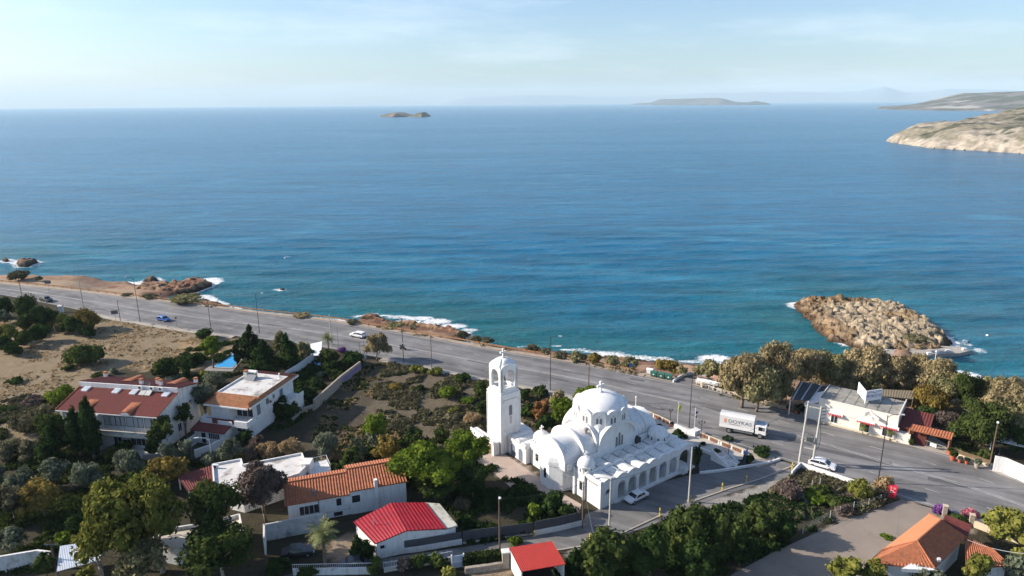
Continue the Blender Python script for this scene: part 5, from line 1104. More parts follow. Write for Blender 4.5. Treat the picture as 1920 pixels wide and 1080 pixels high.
sp_ = MB(); sp_.tube((8.6, -0.25, 4.3), (8.6, -0.25, 5.0), 0.04, 6); sp_.tube((8.6, -0.25, 4.3), (8.6, 0.0, 4.3), 0.04, 6); sp_.add([(8.0, -0.9, 3.6), (8.6, -0.25, 3.9), (8.6, -0.25, 4.7), (8.0, -0.9, 4.4)], [(0, 1, 2, 3), (3, 2, 1, 0)]); sp_.add([(8.7, -0.25, 3.9), (10.4, -0.9, 3.3), (10.4, -0.9, 4.0), (8.7, -0.25, 4.7)], [(0, 1, 2, 3), (3, 2, 1, 0)]); sp_.build('projecting_sign', WPAINT, Rs)
er = thing('brown_lean_to', 'dark red brown lean-to on the right side of restaurant', 'outbuilding', (pR[0], pR[1], 0), aR)
MB().box(w + 0.1, w + 4.6, 0.9, Dp - 1.0, -0.1, 2.6).build('wall', mat('red brown wall', (0.10, 0.03, 0.025), 0.9, 0.15), er)
MB().box(w + 0.08, w + 2.2, -0.1, 1.0, -0.1, 1.9).build('porch_wall', CREAMW, er)
ribbed((w + 0.1, 0.7, 2.7), (w + 4.8, 0.7, 2.7), (w + 4.8, Dp - 0.8, 3.7), (w + 0.1, Dp - 0.8, 3.9), 0.45, 0.08, 6).build('roof', TILE_DK, er)
def text_mesh(txt, size, name, m, parent, ext=0.01, font_shear=0.0):
    cu = bpy.data.curves.new(name, 'FONT'); cu.body = txt; cu.size = size; cu.extrude = ext; cu.align_x = 'CENTER'; cu.align_y = 'CENTER'; cu.shear = font_shear
    o = bpy.data.objects.new(name + '_tmp', cu); col.objects.link(o); dg = bpy.context.evaluated_depsgraph_get(); dg.update()
    me = bpy.data.meshes.new_from_object(o.evaluated_get(dg)); bpy.data.objects.remove(o); bpy.data.curves.remove(cu)
    me.materials.clear(); me.materials.append(m); r = bpy.data.objects.new(name, me); col.objects.link(r); r.parent = parent; return r
# rooftop V-shaped sign
sgx = lpx(Rs, 1621, 757, HH + 0.1)
sg = thing('rooftop_sign', 'white V shaped sign with blue lettering on restaurant roof', 'sign', at(1621, 757, HH + 0.1), 0)
p0 = Vector((0, 0, 0)); pl = Vector(loc_of(sg, at(1608, 737, HH + 0.4))) ; pr_ = Vector(loc_of(sg, at(1651, 750, HH + 0.4)))
for nm, q in (('left', pl), ('right', pr_)):
    d_ = Vector((q.x, q.y)); L_ = min(d_.length, 4.6); u_ = d_.normalized(); mb = MB(); mb.obox(u_ * (L_ / 2 + 0.05), u_, L_ / 2, 0.06, 0.5, 2.6); mb.tube((u_.x * 0.1, u_.y * 0.1, 0), (u_.x * 0.1, u_.y * 0.1, 0.6), 0.06, 6); mb.tube((u_.x * L_, u_.y * L_, 0), (u_.x * L_, u_.y * L_, 0.6), 0.06, 6)
    bo = mb.build('board', mat('sign board', (0.72, 0.73, 0.76), 0.6, 0.04), sg)
    tx = text_mesh('Ιθακήσιο', 0.92, 'lettering', mat('faded blue lettering', (0.10, 0.13, 0.32), 0.6), sg); ang = math.atan2(u_.y, u_.x); s_ = 1 if nm == 'right' else -1
    nv = Vector((u_.y, -u_.x)) * 0.07 * s_; c_ = u_ * (L_ / 2 + 0.1)
    if nm == 'right': tx.location = (c_.x + nv.x, c_.y + nv.y, 1.45); tx.rotation_euler = (R(90), 0, ang)
    else: tx.location = (c_.x + nv.x, c_.y + nv.y, 1.45); tx.rotation_euler = (R(90), 0, ang + math.pi)
    mk = MB()
    for k in range(9): t = 0.4 + (L_ - 0.8) * k / 8; mk.obox(u_ * t + nv, u_, 0.14, 0.006, 2.12 + 0.12 * math.sin(k), 2.24 + 0.12 * math.sin(k))
    mk.build('border_mark', mat('faded blue lettering', (0.10, 0.13, 0.32), 0.6), sg)
# reed covered pergola left of the restaurant
pgp = at(1510, 768)
pg = thing('reed_pergola', 'dark shaded pergola with white beams left of restaurant', 'pergola', (*pgp[:2], 0)); l = lambda x, y, z: lpx(pg, x, y, z)
q = [l(x, y, 3.4) for x, y in [(1482, 748), (1536, 754), (1560, 726), (1500, 715)]]
MB().slab(q, 0.08).build('canopy', mat('reed matting', (0.05, 0.047, 0.045), 0.95, 0.3, 3.0, 0.4), pg)
for t in (0.08, 0.38, 0.68, 0.97):
    a = Vector(q[0]).lerp(Vector(q[1]), t); b = Vector(q[3]).lerp(Vector(q[2]), t); MB().wall(a, b, 0.22, 3.42, 3.52).build('beam', WPAINT, pg)
sl = MB()
for k in range(16):
    t = k / 15; a = Vector(q[0]).lerp(Vector(q[3]), t); b = Vector(q[1]).lerp(Vector(q[2]), t); sl.wall(a, b, 0.07, 3.53, 3.57)
sl.build('slats', mat('grey blue slat', (0.25, 0.28, 0.33), 0.8), pg)
for p in q: MB().box(p[0] - 0.08, p[0] + 0.08, p[1] - 0.08, p[1] + 0.08, -0.1, 3.3).build('post', WPAINT, pg)
rp = thing('rear_pergola', 'long low reed roof behind the restaurant towards sea', 'pergola', (*at(1640, 745)[:2], 0)); l = lambda x, y, z: lpx(rp, x, y, z)
q = [l(x, y, 3.0) for x, y in [(1650, 742), (1712, 748), (1718, 733), (1650, 730)]]; ribbed(q[0], q[1], q[2], q[3], 0.5, 0.05, 3).build('canopy', mat('dry reed roof', (0.20, 0.17, 0.12), 0.95, 0.2, 2.0, 0.3), rp)
for p in q: MB().box(p[0] - 0.08, p[0] + 0.08, p[1] - 0.08, p[1] + 0.08, -0.1, 3.0).build('post', WOODPOLE, rp)
gt = thing('tiled_gateway', 'long narrow orange tiled roof over the restaurant gateway', 'gateway', (*at(1712, 826)[:2], 0)); l = lambda x, y, z: lpx(gt, x, y, z)
ribbed(l(1705, 805, 3.0), l(1784, 824, 3.0), l(1788, 812, 3.5), l(1711, 795, 3.5), 0.42, 0.09, 3).build('roof', TILE_OR, gt)
for p in ((1709, 804), (1784, 822)): q_ = l(*p, 3.0); MB().box(q_[0] - 0.18, q_[0] + 0.18, q_[1] + 0.05, q_[1] + 0.4, -0.1, 3.0).build('pillar', mat('brown brick pillar', (0.2, 0.1, 0.06), 0.9), gt)
# ================================================================ vegetation
LM = {
 'dark': leafmat('dark evergreen foliage', (0.012, 0.026, 0.010), (0.050, 0.085, 0.022)),
 'green': leafmat('mid green foliage', (0.018, 0.034, 0.011), (0.088, 0.112, 0.030)),
 'bright': leafmat('bright green foliage', (0.042, 0.078, 0.010), (0.165, 0.215, 0.028)),
 'yellow': leafmat('yellow green foliage', (0.075, 0.090, 0.018), (0.265, 0.255, 0.060)),
 'olive': leafmat('grey olive foliage', (0.060, 0.075, 0.048), (0.20, 0.225, 0.15)),
 'tam': leafmat('tamarisk plumes', (0.135, 0.112, 0.056), (0.42, 0.335, 0.185)),
 'tamg': leafmat('greenish tamarisk plumes', (0.095, 0.095, 0.042), (0.33, 0.295, 0.145)),
 'rust': leafmat('rust coloured foliage', (0.10, 0.05, 0.025), (0.34, 0.17, 0.07)),
 'straw': leafmat('dry straw twigs', (0.24, 0.17, 0.09), (0.52, 0.39, 0.22), 0.4),
 'dead': leafmat('dead grey brown twigs', (0.050, 0.038, 0.032), (0.17, 0.13, 0.11), 0.1),
 'scrub': leafmat('grey green scrub', (0.055, 0.055, 0.032), (0.20, 0.18, 0.105)),
 'purple': leafmat('purple blossom', (0.06, 0.02, 0.09), (0.25, 0.10, 0.33)),
 'pink': leafmat('pink blossom', (0.2, 0.04, 0.06), (0.5, 0.16, 0.2)),
 'ochre': leafmat('ochre foliage', (0.10, 0.075, 0.02), (0.30, 0.22, 0.06)),
}
def leaf_cloud(rs, C, Rl, n, ls, asp=1.0, up=0.0, jitter=0.55, zmin=-0.3, squash=1.0):
    """leaf faces over the shells of lobes C (m,3) with radii Rl (m,3)"""
    w = (Rl[:, 0] * Rl[:, 2]); k = rs.choice(len(C), n, p=w / w.sum())
    d = rs.randn(n, 3); d[:, 2] = np.where(d[:, 2] < zmin, -d[:, 2] * 0.6, d[:, 2]); d /= np.linalg.norm(d, axis=1)[:, None]
    p = C[k] + d * Rl[k] * (0.72 + 0.38 * rs.rand(n, 1) ** 0.7)
    nn = d + rs.randn(n, 3) * jitter; nn /= np.linalg.norm(nn, axis=1)[:, None]
    ref = rs.randn(n, 3) * (1 - up) + np.array([0, 0, 1.0]) * up * 3
    a = np.cross(nn, ref); a /= (np.linalg.norm(a, axis=1)[:, None] + 1e-9); b = np.cross(nn, a)
    s = ls * (0.55 + 0.9 * rs.rand(n, 1)); a = a * s * 0.5; b = b * s * 0.5 * asp
    V = np.stack([p - a - b * 0.6, p + a - b, p + a * 0.7 + b, p - a * 0.8 + b * 0.8], 1).reshape(-1, 3)
    return V
def cores(C, Rl, f, rs):
    V = []; F = []; n1, n2 = 8, 5
    for c, r in zip(C, Rl):
        o = len(V)
        for j in range(n2 + 1):
            t = math.pi * j / n2
            for i in range(n1):
                a = 2 * math.pi * i / n1; q = f * (0.85 + 0.3 * rs.rand()); V.append((c[0] + r[0] * q * math.sin(t) * math.cos(a), c[1] + r[1] * q * math.sin(t) * math.sin(a), c[2] + r[2] * q * math.cos(t)))
        for j in range(n2):
            for i in range(n1): F.append((o + j * n1 + i, o + (j + 1) * n1 + i, o + (j + 1) * n1 + (i + 1) % n1, o + j * n1 + (i + 1) % n1))
    return V, F
CROWN = {}
def crown(kind, Rr, Hh, mk, var):
    """canonical crown: radius Rr, base z=0, top z=Hh"""
    key = (kind, round(Rr, 1), round(Hh, 1), mk, var)
    if key in CROWN: return CROWN[key]
    rs = np.random.RandomState(abs(hash((kind, int(Rr * 10), int(Hh * 10), var))) % 99991 if False else (int(Rr * 37 + Hh * 91 + var * 13 + len(kind) * 7) % 9973))
    ls = 0.30; asp = 1.0; up = 0; corf = 0.78; zmin = -0.35; jit = 0.6
    if kind in ('round', 'broad', 'olive', 'tam', 'dead', 'airy'):
        m = {'round': 10, 'broad': 22, 'olive': 18, 'tam': 26, 'dead': 18, 'airy': 26}[kind]
        if Rr < 1.3: m = max(5, m // 2)
        az = rs.rand(m) * 2 * math.pi; el = rs.rand(m) ** 0.75; rr = np.sqrt(rs.rand(m)) * (0.95 - 0.45 * el)
        zc = 0.26 + 0.52 * el; C = np.stack([np.cos(az) * rr * Rr * 0.84, np.sin(az) * rr * Rr * 0.84, zc * Hh * (1.06 - 0.12 * rs.rand(m))], 1)
        lr = {'round': 0.42, 'broad': 0.30, 'olive': 0.29, 'tam': 0.26, 'dead': 0.30, 'airy': 0.24}[kind]
        Rl = np.stack([np.full(m, lr * Rr), np.full(m, lr * Rr), np.full(m, min(lr * 1.05 * max(Rr, 0.6 * Hh), 0.34 * Hh))], 1) * (0.7 + 0.55 * rs.rand(m, 1))
        C = np.vstack([C, [[0, 0, Hh * 0.40]]]); Rl = np.vstack([Rl, [[Rr * 0.58, Rr * 0.58, Hh * 0.36]]])
        dens = 17.0
        if kind == 'olive': ls, asp, up, corf, dens = 0.24, 1.9, 0.5, 0.68, 24
        if kind == 'tam': ls, asp, up, corf, dens = 0.19, 2.2, 0.6, 0.72, 26
        if kind == 'dead': ls, asp, up, corf, dens = 0.14, 5.0, 0.4, 0.5, 34
        if kind == 'airy': ls, asp, up, corf, dens = 0.27, 1.5, 0.3, 0.55, 24; Rl *= 1.25; Rl[-1] *= 0.6
    elif kind == 'pine':
        m = 22; az = rs.rand(m) * 2 * math.pi; rr = np.sqrt(rs.rand(m)); C = np.stack([np.cos(az) * rr * Rr * 0.8, np.sin(az) * rr * Rr * 0.8, Hh * (0.70 - 0.32 * rr ** 2 + 0.08 * rs.randn(m))], 1)
        Rl = np.stack([np.full(m, 0.27 * Rr)] * 2 + [np.full(m, 0.2 * Hh)], 1) * (0.75 + 0.5 * rs.rand(m, 1)); C = np.vstack([C, [[0, 0, Hh * 0.42]]]); Rl = np.vstack([Rl, [[Rr * 0.8, Rr * 0.8, Hh * 0.33]]]); ls, asp, dens, jit = 0.24, 1.3, 26, 0.75
    elif kind == 'cone':
        m = 26; t = rs.rand(m) ** 0.8; az = rs.rand(m) * 2 * math.pi; prof = Rr * (1 - t) ** 0.7 * 0.62; C = np.stack([np.cos(az) * prof, np.sin(az) * prof, (0.08 + 0.80 * t) * Hh], 1)
        s = (1 - t) * 0.34 + 0.12; Rl = np.stack([s * Rr * 1.1, s * Rr * 1.1, np.full(m, 0.085 * Hh)], 1)
        for k in range(5): C = np.vstack([C, [[0, 0, Hh * (0.15 + 0.17 * k)]]]); Rl = np.vstack([Rl, [[Rr * 0.62 * (1 - k / 5.5), Rr * 0.62 * (1 - k / 5.5), Hh * 0.16]]])
        ls, asp, up, dens, corf = 0.26, 1.6, 0.35, 19, 0.75
    elif kind == 'column':
        m = 12; C = np.stack([rs.randn(m) * 0.12 * Rr, rs.randn(m) * 0.12 * Rr, (0.1 + 0.8 * np.arange(m) / (m - 1)) * Hh], 1); tt = np.arange(m) / (m - 1)
        wv = (np.sin(np.pi * (0.22 + 0.72 * tt)) ** 0.8) * 0.8; Rl = np.stack([wv * Rr, wv * Rr, np.full(m, 0.10 * Hh)], 1); ls, asp, up, dens = 0.24, 2.2, 0.8, 26
    area = (2 * math.pi * (Rl[:, 0] * Rl[:, 2] + Rl[:, 0] ** 2 * 0.5)).sum() * 0.62
    n = int(min(15000 if kind == 'tam' else 9000, max(260, dens * area / max(0.6, (ls / 0.27) ** 2 * asp ** 0.5) * 0.55)))
    V = leaf_cloud(rs, C, Rl, n, ls, asp, up, jit, zmin); V[:, 2] = np.maximum(V[:, 2], 0.0)
    F = [(4 * i, 4 * i + 1, 4 * i + 2, 4 * i + 3) for i in range(n)]; V = V.tolist()
    if corf > 0:
        cv, cf = cores(C, Rl, corf, rs); o = len(V); V += [(x, y, max(z, 0.0)) for x, y, z in cv]; F += [tuple(i + o for i in f) for f in cf]
    me = bpy.data.meshes.new('crown'); me.from_pydata(V, [], F); me.materials.append(LM[mk]); me.update(); CROWN[key] = me; return me
def trunk_mb(h, r, cr, ch0, nl=5, lean=0.0, seed=1):
    rs = random.Random(seed); mb = MB(); p = Vector((0, 0, -0.1)); k = 4; pts = [p]
    for i in range(k): p = p + Vector((lean * h / k + rs.uniform(-.05, .05) * h / k * 2, rs.uniform(-.05, .05) * h / k * 2, (h * 0.6 + 0.1) / k)); pts.append(p)
    for i in range(k): mb.tube(pts[i], pts[i + 1], r * (1 - 0.14 * i), 7, r * (1 - 0.14 * (i + 1)))
    for i in range(nl):
        a = 2 * math.pi * i / nl + rs.random(); s = pts[2 + (i % 3)]; e = Vector((math.cos(a) * cr * 0.6 + lean * h * 0.6, math.sin(a) * cr * 0.6, h * (0.62 + 0.22 * rs.random()))); mid = s.lerp(e, 0.5) + Vector((0, 0, 0.06 * h)); mb.tube(s, mid, r * 0.5, 5, r * 0.33); mb.tube(mid, e, r * 0.33, 5, r * 0.12)
    return mb
VARC = {}
def cls(v, table): return min(table, key=lambda t: abs(math.log(t / v)))
def plant(kind, mk, x0, x1, yt, yb, label, cat='shrub', group=None, tree=False, cb=0.3, nm=None, bark=None, lean=0.0, limbs=5, zb=0.0, squash=1.0):
    xc = (x0 + x1) / 2
    if tree:
        X, Y, _ = at(xc, yb, zb); m_ = mpp(Y); r_ = (x1 - x0) / 2 * m_; h = z_at(xc, yt, Y + 0.15 * r_) - zb; Yc = Y
    else:
        X, Yf, _ = at(xc, yb, zb); m_ = mpp(Yf); r_ = (x1 - x0) / 2 * m_; Yc = Yf + 0.85 * r_; X = X * Yc / Yf; h = z_at(xc, yt, Yc + 0.2 * r_) - zb
    r_ *= 1.14 if xc < 1000 else 1.08
    h = max(h, 0.35 * r_, 0.3); r_ = max(r_, 0.25)
    H0 = h * (1 - cb) if tree else h * 1.02
    Rc = cls(r_, (0.5, 0.9, 1.5, 2.3, 3.3, 4.8)); Hc = cls(H0, (0.6, 1.0, 1.7, 2.6, 3.8, 5.5, 8.0)); VARC[(kind, Rc, Hc, mk)] = VARC.get((kind, Rc, Hc, mk), 0) + 1
    me = crown(kind, Rc, Hc, mk, VARC[(kind, Rc, Hc, mk)] % 3)
    nm = nm or ('tree' if tree else 'shrub')
    if tree:
        o = thing(nm, label, cat, (X, Yc, zb), 0, group); c = bpy.data.objects.new('crown', me); col.objects.link(c); c.parent = o
        c.location = (lean * h * 0.6, 0, h * cb); c.scale = (r_ / Rc * 1.04, r_ / Rc * 1.04, H0 / Hc); c.rotation_euler = (0, 0, random.random() * 6.28)
        trunk_mb(h, max(0.08, 0.028 * h), r_, h * cb, limbs, lean, int(x0)).build('trunk', bark or BARK, o, smooth=True)
    else:
        o = bpy.data.objects.new(nm, me); col.objects.link(o); o.location = (X, Yc, zb - 0.05); o.scale = (r_ / Rc * 1.04, r_ / Rc * 1.04, H0 / Hc); o.rotation_euler = (0, 0, random.random() * 6.28); tag(o, label, cat, group)
    return o
def shrubs(group, rows, cat='shrub', **kw):
    for kind, mk, x0, x1, yt, yb, label in rows: plant(kind, mk, x0, x1, yt, yb, label, cat, group, **kw)
def trees(group, rows, nm='tree', **kw):
    for row in rows: plant(*row[:7], 'tree', group, True, nm=nm, **{**kw, **(row[7] if len(row) > 7 else {})})

shrubs('bushes at the far left by the road', [
 ('broad', 'dark', -6, 30, 553, 600, 'dark green bush at left edge beside the road'), ('round', 'green', 26, 74, 553, 606, 'rounded green bush left of dark parked road car'),
 ('olive', 'olive', -4, 28, 580, 612, 'grey leaved bush at left edge below dark bush'), ('broad', 'dark', 58, 108, 576, 622, 'dark low bush beside the white roadside shrine'),
 ('broad', 'green', 36, 66, 588, 626, 'small dull green bush amid dark left thicket'), ('round', 'yellow', 97, 130, 590, 620, 'small yellow green bush left of orange tinged bush'),
 ('broad', 'ochre', 138, 190, 581, 626, 'big round bush tinged orange at thicket right end'), ('broad', 'yellow', -2, 34, 610, 646, 'yellow green bush at left edge over dark one'),
 ('broad', 'dark', -6, 24, 626, 664, 'dark bush at left edge where dry field begins'), ('olive', 'scrub', 102, 130, 606, 628, 'dry olive tuft below small yellow green bush'), ('olive', 'scrub', 54, 80, 616, 634, 'low dry tuft in shade of left thicket'),
 ('broad', 'dark', 84, 124, 580, 618, 'dark bush between white shrine and small yellow bush'), ('broad', 'green', 118, 156, 590, 632, 'green bush left beside big orange tinged bush'), ('broad', 'dark', 60, 100, 604, 646, 'dark lower bush in middle of left thicket'), ('broad', 'green', 30, 66, 616, 656, 'green lower bush left of middle thicket bush'),
 ('olive', 'olive', 70, 96, 596, 614, 'small grey leaved bush amid left thicket'), ('broad', 'dark', 10, 44, 640, 672, 'dark bush at lower tip of left thicket'), ('broad', 'dark', 150, 182, 612, 636, 'dark bush at foot of orange tinged bush')])
shrubs('bushes in the dry field', [
 ('broad', 'green', 128, 203, 649, 694, 'wide dark green bush alone in dry field'), ('round', 'green', 116, 141, 686, 698, 'tiny green bush below wide field bush'), ('round', 'dark', 15, 46, 708, 722, 'small dark bush near left edge of dry field'),
 ('round', 'green', 170, 202, 699, 714, 'green bush behind left chimney of townhouse block'), ('broad', 'bright', 92, 143, 724, 764, 'bright green bush at left gable of townhouse'), ('broad', 'dead', 42, 94, 743, 764, 'dark brown bush left of bright green gable bush'),
 ('round', 'dark', -4, 30, 764, 778, 'flat dark bush at left edge of lower field'), ('olive', 'olive', 207, 222, 690, 702, 'small grey green plant in field bush shadow')])
shrubs('garden plants round the swimming pools', [
 ('round', 'dark', 364, 402, 618, 642, 'dark round bush at roadside corner above pool'), ('broad', 'dark', 352, 394, 663, 688, 'dark hedge bush at left end of pool'),
 ('broad', 'green', 290, 342, 673, 714, 'dense green bush left of pool lawn'), ('olive', 'olive', 310, 350, 703, 716, 'pale grey green low plant behind townhouse roof'), ('round', 'yellow', 374, 392, 694, 708, 'yellow green small bush on pool lawn'),
 ('olive', 'olive', 376, 426, 698, 734, 'wide grey green bush behind the villa'), ('broad', 'green', 597, 640, 656, 690, 'green shrub at foot of garden palm'), ('round', 'purple', 632, 652, 652, 664, 'dark purple round bush by road at garden corner'),
 ('broad', 'dark', 640, 684, 660, 694, 'dark hedge bush closing garden corner by road'), ('broad', 'dark', 604, 640, 674, 706, 'dark shrub below palm near blue paddling pool'), ('round', 'green', 617, 650, 690, 712, 'mid green shrub on inner side of stone wall'),
 ('broad', 'dark', 560, 600, 722, 760, 'dark shrub inside garden near villa side balcony'), ('broad', 'dark', 582, 612, 706, 738, 'dark shrub midway along rubble wall'), ('broad', 'dark', 500, 548, 744, 790, 'dark ivy bush against villa right wall'),
 ('broad', 'green', 498, 530, 738, 758, 'green creeper bush under villa side windows'), ('broad', 'dark', 528, 564, 752, 792, 'dark bush by broken end of rubble wall'), ('round', 'dark', 580, 597, 712, 728, 'clipped dark ball bush on garden lawn'), ('round', 'olive', 595, 613, 696, 710, 'clipped pale grey ball bush in garden'),
 ('broad', 'dark', 540, 572, 700, 716, 'low dark bush by white garden wall end')])
trees('trees round the swimming pools', [
 ('broad', 'bright', 380, 420, 628, 690, 'light green leaning tree at left end of pool', dict(cb=0.35)), ('cone', 'dark', 448, 500, 606, 684, 'dark fir tree behind pool house near road'), ('column', 'dark', 440, 454, 638, 688, 'slim dark cypress in front of blue pool'),
 ('cone', 'dark', 466, 530, 634, 706, 'large dark fir right of swimming pool', dict(cb=0.08)), ('cone', 'dark', 516, 566, 622, 692, 'tall dark fir beside yellowish bamboo clump', dict(cb=0.1)), ('tam', 'tamg', 514, 542, 620, 668, 'yellowish bamboo clump by road behind firs', dict(cb=0.05)),
 ('tam', 'tamg', 556, 586, 636, 680, 'second bamboo clump left of white driveway', dict(cb=0.05)), ('column', 'dark', 344, 360, 668, 716, 'narrow dark cypress behind right townhouse chimney'), ('olive', 'olive', 362, 412, 716, 792, 'grey green tree between townhouse and villa', dict(cb=0.35)),
], cb=0.12)
trees('trees in front of the townhouse block', [
 ('column', 'dark', 162, 196, 740, 862, 'tall dark cypress before townhouse roof', dict(cb=0.06)), ('cone', 'dark', 126, 178, 758, 858, 'dark conifer just left of tall cypress', dict(cb=0.12)), ('broad', 'green', 78, 136, 768, 852, 'green tree hiding left end of townhouse', dict(cb=0.2)),
 ('cone', 'dark', 74, 128, 796, 866, 'bushy dark conifer below left townhouse tree', dict(cb=0.05)), ('olive', 'green', 284, 332, 776, 850, 'blue green tree at right corner of townhouse', dict(cb=0.25)), ('olive', 'green', 336, 366, 756, 822, 'small blue green tree against townhouse end wall', dict(cb=0.4)),
 ('broad', 'dark', 272, 304, 820, 858, 'low dark tree by right townhouse terrace corner', dict(cb=0.1))], cb=0.2)
shrubs('bushes in front of the townhouse block', [
 ('broad', 'green', 194, 232, 838, 872, 'leafy green bush before townhouse terrace'), ('broad', 'dark', 214, 252, 828, 856, 'dark bush close under townhouse balcony'), ('broad', 'scrub', -4, 52, 822, 868, 'brown green bush mass at left edge'), ('broad', 'scrub', 44, 90, 822, 872, 'brown green bush right of left edge mass'),
 ('broad', 'green', 66, 100, 840, 878, 'dull green bush under the bushy conifer'), ('olive', 'scrub', 20, 70, 778, 822, 'grey scrub bush on slope below dry field'), ('olive', 'scrub', 60, 100, 758, 800, 'grey scrub bush beside left gable bush')])
trees('grey olive trees', [
 ('olive', 'olive', 80, 130, 856, 912, 'olive tree left of the widest olive'), ('olive', 'olive', 130, 194, 868, 918, 'widest olive tree below tall cypress'), ('olive', 'olive', 10, 68, 884, 922, 'low olive tree near left edge'), ('olive', 'olive', 218, 276, 844, 894, 'olive tree before townhouse terrace'),
 ('olive', 'olive', 304, 342, 828, 882, 'olive tree before the small annex wall'), ('olive', 'olive', 334, 366, 824, 870, 'small olive touching annex lattice wall'), ('olive', 'olive', 412, 456, 822, 872, 'olive tree in front of villa corner'), ('olive', 'olive', 378, 424, 846, 874, 'low olive beside slim white lamp mast'),
 ('olive', 'olive', -12, 16, 866, 912, 'olive tree cut by left edge'), ('olive', 'olive', -4, 60, 986, 1040, 'olive tree above bottom left white wall'), ('olive', 'olive', 590, 642, 806, 858, 'round olive tree in middle dark field'), ('olive', 'olive', 688, 722, 804, 846, 'olive tree below light green field tree'),
 ('olive', 'olive', 652, 694, 822, 868, 'olive tree behind clay roofed house ridge')], nm='olive_tree', cb=0.1)
trees('trees of the lower left gardens', [
 ('broad', 'ochre', 282, 352, 852, 916, 'ochre green tree behind dark tiled pergola'), ('round', 'yellow', 262, 292, 868, 898, 'small pale green tree left of ochre tree'), ('broad', 'ochre', 50, 120, 894, 970, 'brown green fig tree in lower left garden'), ('broad', 'scrub', -6, 60, 906, 976, 'dull fig tree at left edge of lower garden'),
 ('broad', 'dark', 240, 292, 880, 916, 'dark tree behind the huge yellow green tree'), ('broad', 'bright', 104, 142, 994, 1026, 'small vivid lime tree above metal canopy'), ('broad', 'dark', 126, 178, 962, 1010, 'dark tree beside vivid lime tree'),
 ('broad', 'green', 70, 108, 1036, 1086, 'green tree left of the metal canopy'), ('broad', 'yellow', 148, 184, 1062, 1096, 'yellow green tree at bottom edge below canopy')], cb=0.15)
trees('large garden trees', [
 ('airy', 'yellow', 178, 318, 886, 1070, 'huge yellow green tree with pale bare branches', dict(cb=0.12, bark=PALEBARK, limbs=9)), ('airy', 'yellow', 256, 356, 900, 1072, 'yellow green companion right of the huge tree', dict(cb=0.3, bark=PALEBARK, limbs=8)), ('airy', 'yellow', 150, 232, 984, 1092, 'low spreading yellow tree over metal canopy', dict(cb=0.3, bark=PALEBARK, limbs=6)),
 ('airy', 'green', 352, 486, 976, 1096, 'dark green spreading tree by bottom edge', dict(cb=0.2, bark=PALEBARK, limbs=8)), ('airy', 'green', 366, 466, 896, 1040, 'tall loose green tree before flat building', dict(cb=0.35, bark=PALEBARK, limbs=7)), ('dead', 'dead', 458, 542, 862, 978, 'leafless grey brown tree before clay roofs', dict(cb=0.25, limbs=8)),
 ('airy', 'tamg', 232, 322, 1010, 1100, 'thin twiggy tree at bottom edge under huge tree', dict(cb=0.2, bark=PALEBARK, limbs=9))])
trees('pines and trees left of the church', [
 ('pine', 'bright', 745, 864, 832, 930, 'broad bright umbrella pine left of church', dict(cb=0.38)), ('pine', 'green', 780, 852, 888, 940, 'small umbrella pine under the broad one', dict(cb=0.3)), ('pine', 'bright', 842, 920, 810, 900, 'umbrella pine beside church yard', dict(cb=0.4)), ('broad', 'dark', 856, 918, 868, 934, 'dark tree at edge of church yard paving', dict(cb=0.1)),
 ('broad', 'dark', 850, 900, 842, 912, 'dark tree between two umbrella pines', dict(cb=0.15)), ('broad', 'bright', 680, 732, 774, 842, 'light green tree standing in dark field', dict(cb=0.3)), ('broad', 'ochre', 702, 756, 816, 872, 'ochre tree behind the umbrella pine', dict(cb=0.15)), ('broad', 'green', 754, 806, 802, 862, 'green tree behind broad umbrella pine', dict(cb=0.15)),
 ('broad', 'green', 640, 682, 838, 878, 'green tree touching clay roof ridge', dict(cb=0.1)), ('broad', 'green', 810, 850, 800, 840, 'dull green tree left of umbrella pine pair', dict(cb=0.1)), ('broad', 'dark', 640, 668, 864, 890, 'dark bush like tree by terrace railing', dict(cb=0.1))])
shrubs('dry shrubs behind the flat building', [('dead', 'straw', 482, 530, 832, 864, 'pale dry shrub behind long flat building'), ('dead', 'straw', 520, 568, 826, 862, 'straw coloured shrub right of pale dry shrub'), ('dead', 'dead', 454, 490, 838, 868, 'brown leafless bramble near villa corner'), ('dead', 'straw', 598, 636, 846, 870, 'straw bush below round olive'), ('broad', 'dark', 444, 482, 806, 838, 'dark bush at villa front corner'), ('dead', 'dead', 470, 500, 818, 846, 'brown bramble at lower end of broken wall')])
shrubs('shrubs in the scrub field', [
 ('round', 'bright', 816, 860, 727, 754, 'bright green shrub in middle of scrub field'), ('round', 'bright', 860, 890, 743, 762, 'smaller bright shrub right of middle shrub'), ('round', 'ochre', 730, 757, 718, 734, 'ochre round shrub alone in scrub'), ('broad', 'green', 884, 918, 714, 752, 'green shrub touching left side of tower'), ('broad', 'green', 890, 918, 748, 782, 'green shrub lower left of tower'),
 ('round', 'green', 774, 794, 722, 736, 'tiny green shrub left of bright shrub'), ('broad', 'yellow', 766, 800, 686, 702, 'yellowish shrub on road verge'), ('broad', 'yellow', 802, 832, 690, 706, 'yellowish verge shrub near thin dark pole'), ('broad', 'green', 850, 884, 700, 718, 'green shrub on verge left of tower'),
 ('broad', 'green', 970, 996, 728, 756, 'green shrub right of belfry by road'), ('broad', 'green', 994, 1030, 724, 748, 'mossy green shrub near tall lamp foot'), ('broad', 'dark', 972, 1012, 758, 790, 'dark shrub between tower and orange bush'), ('round', 'scrub', 832, 860, 774, 792, 'grey shrub in lower scrub field'), ('round', 'yellow', 842, 862, 762, 776, 'yellowish tuft shrub in lower scrub'),
 ('dead', 'straw', 870, 905, 776, 800, 'straw shrub near foot of bell tower'), ('round', 'scrub', 690, 716, 788, 806, 'grey shrub above light green field tree')])
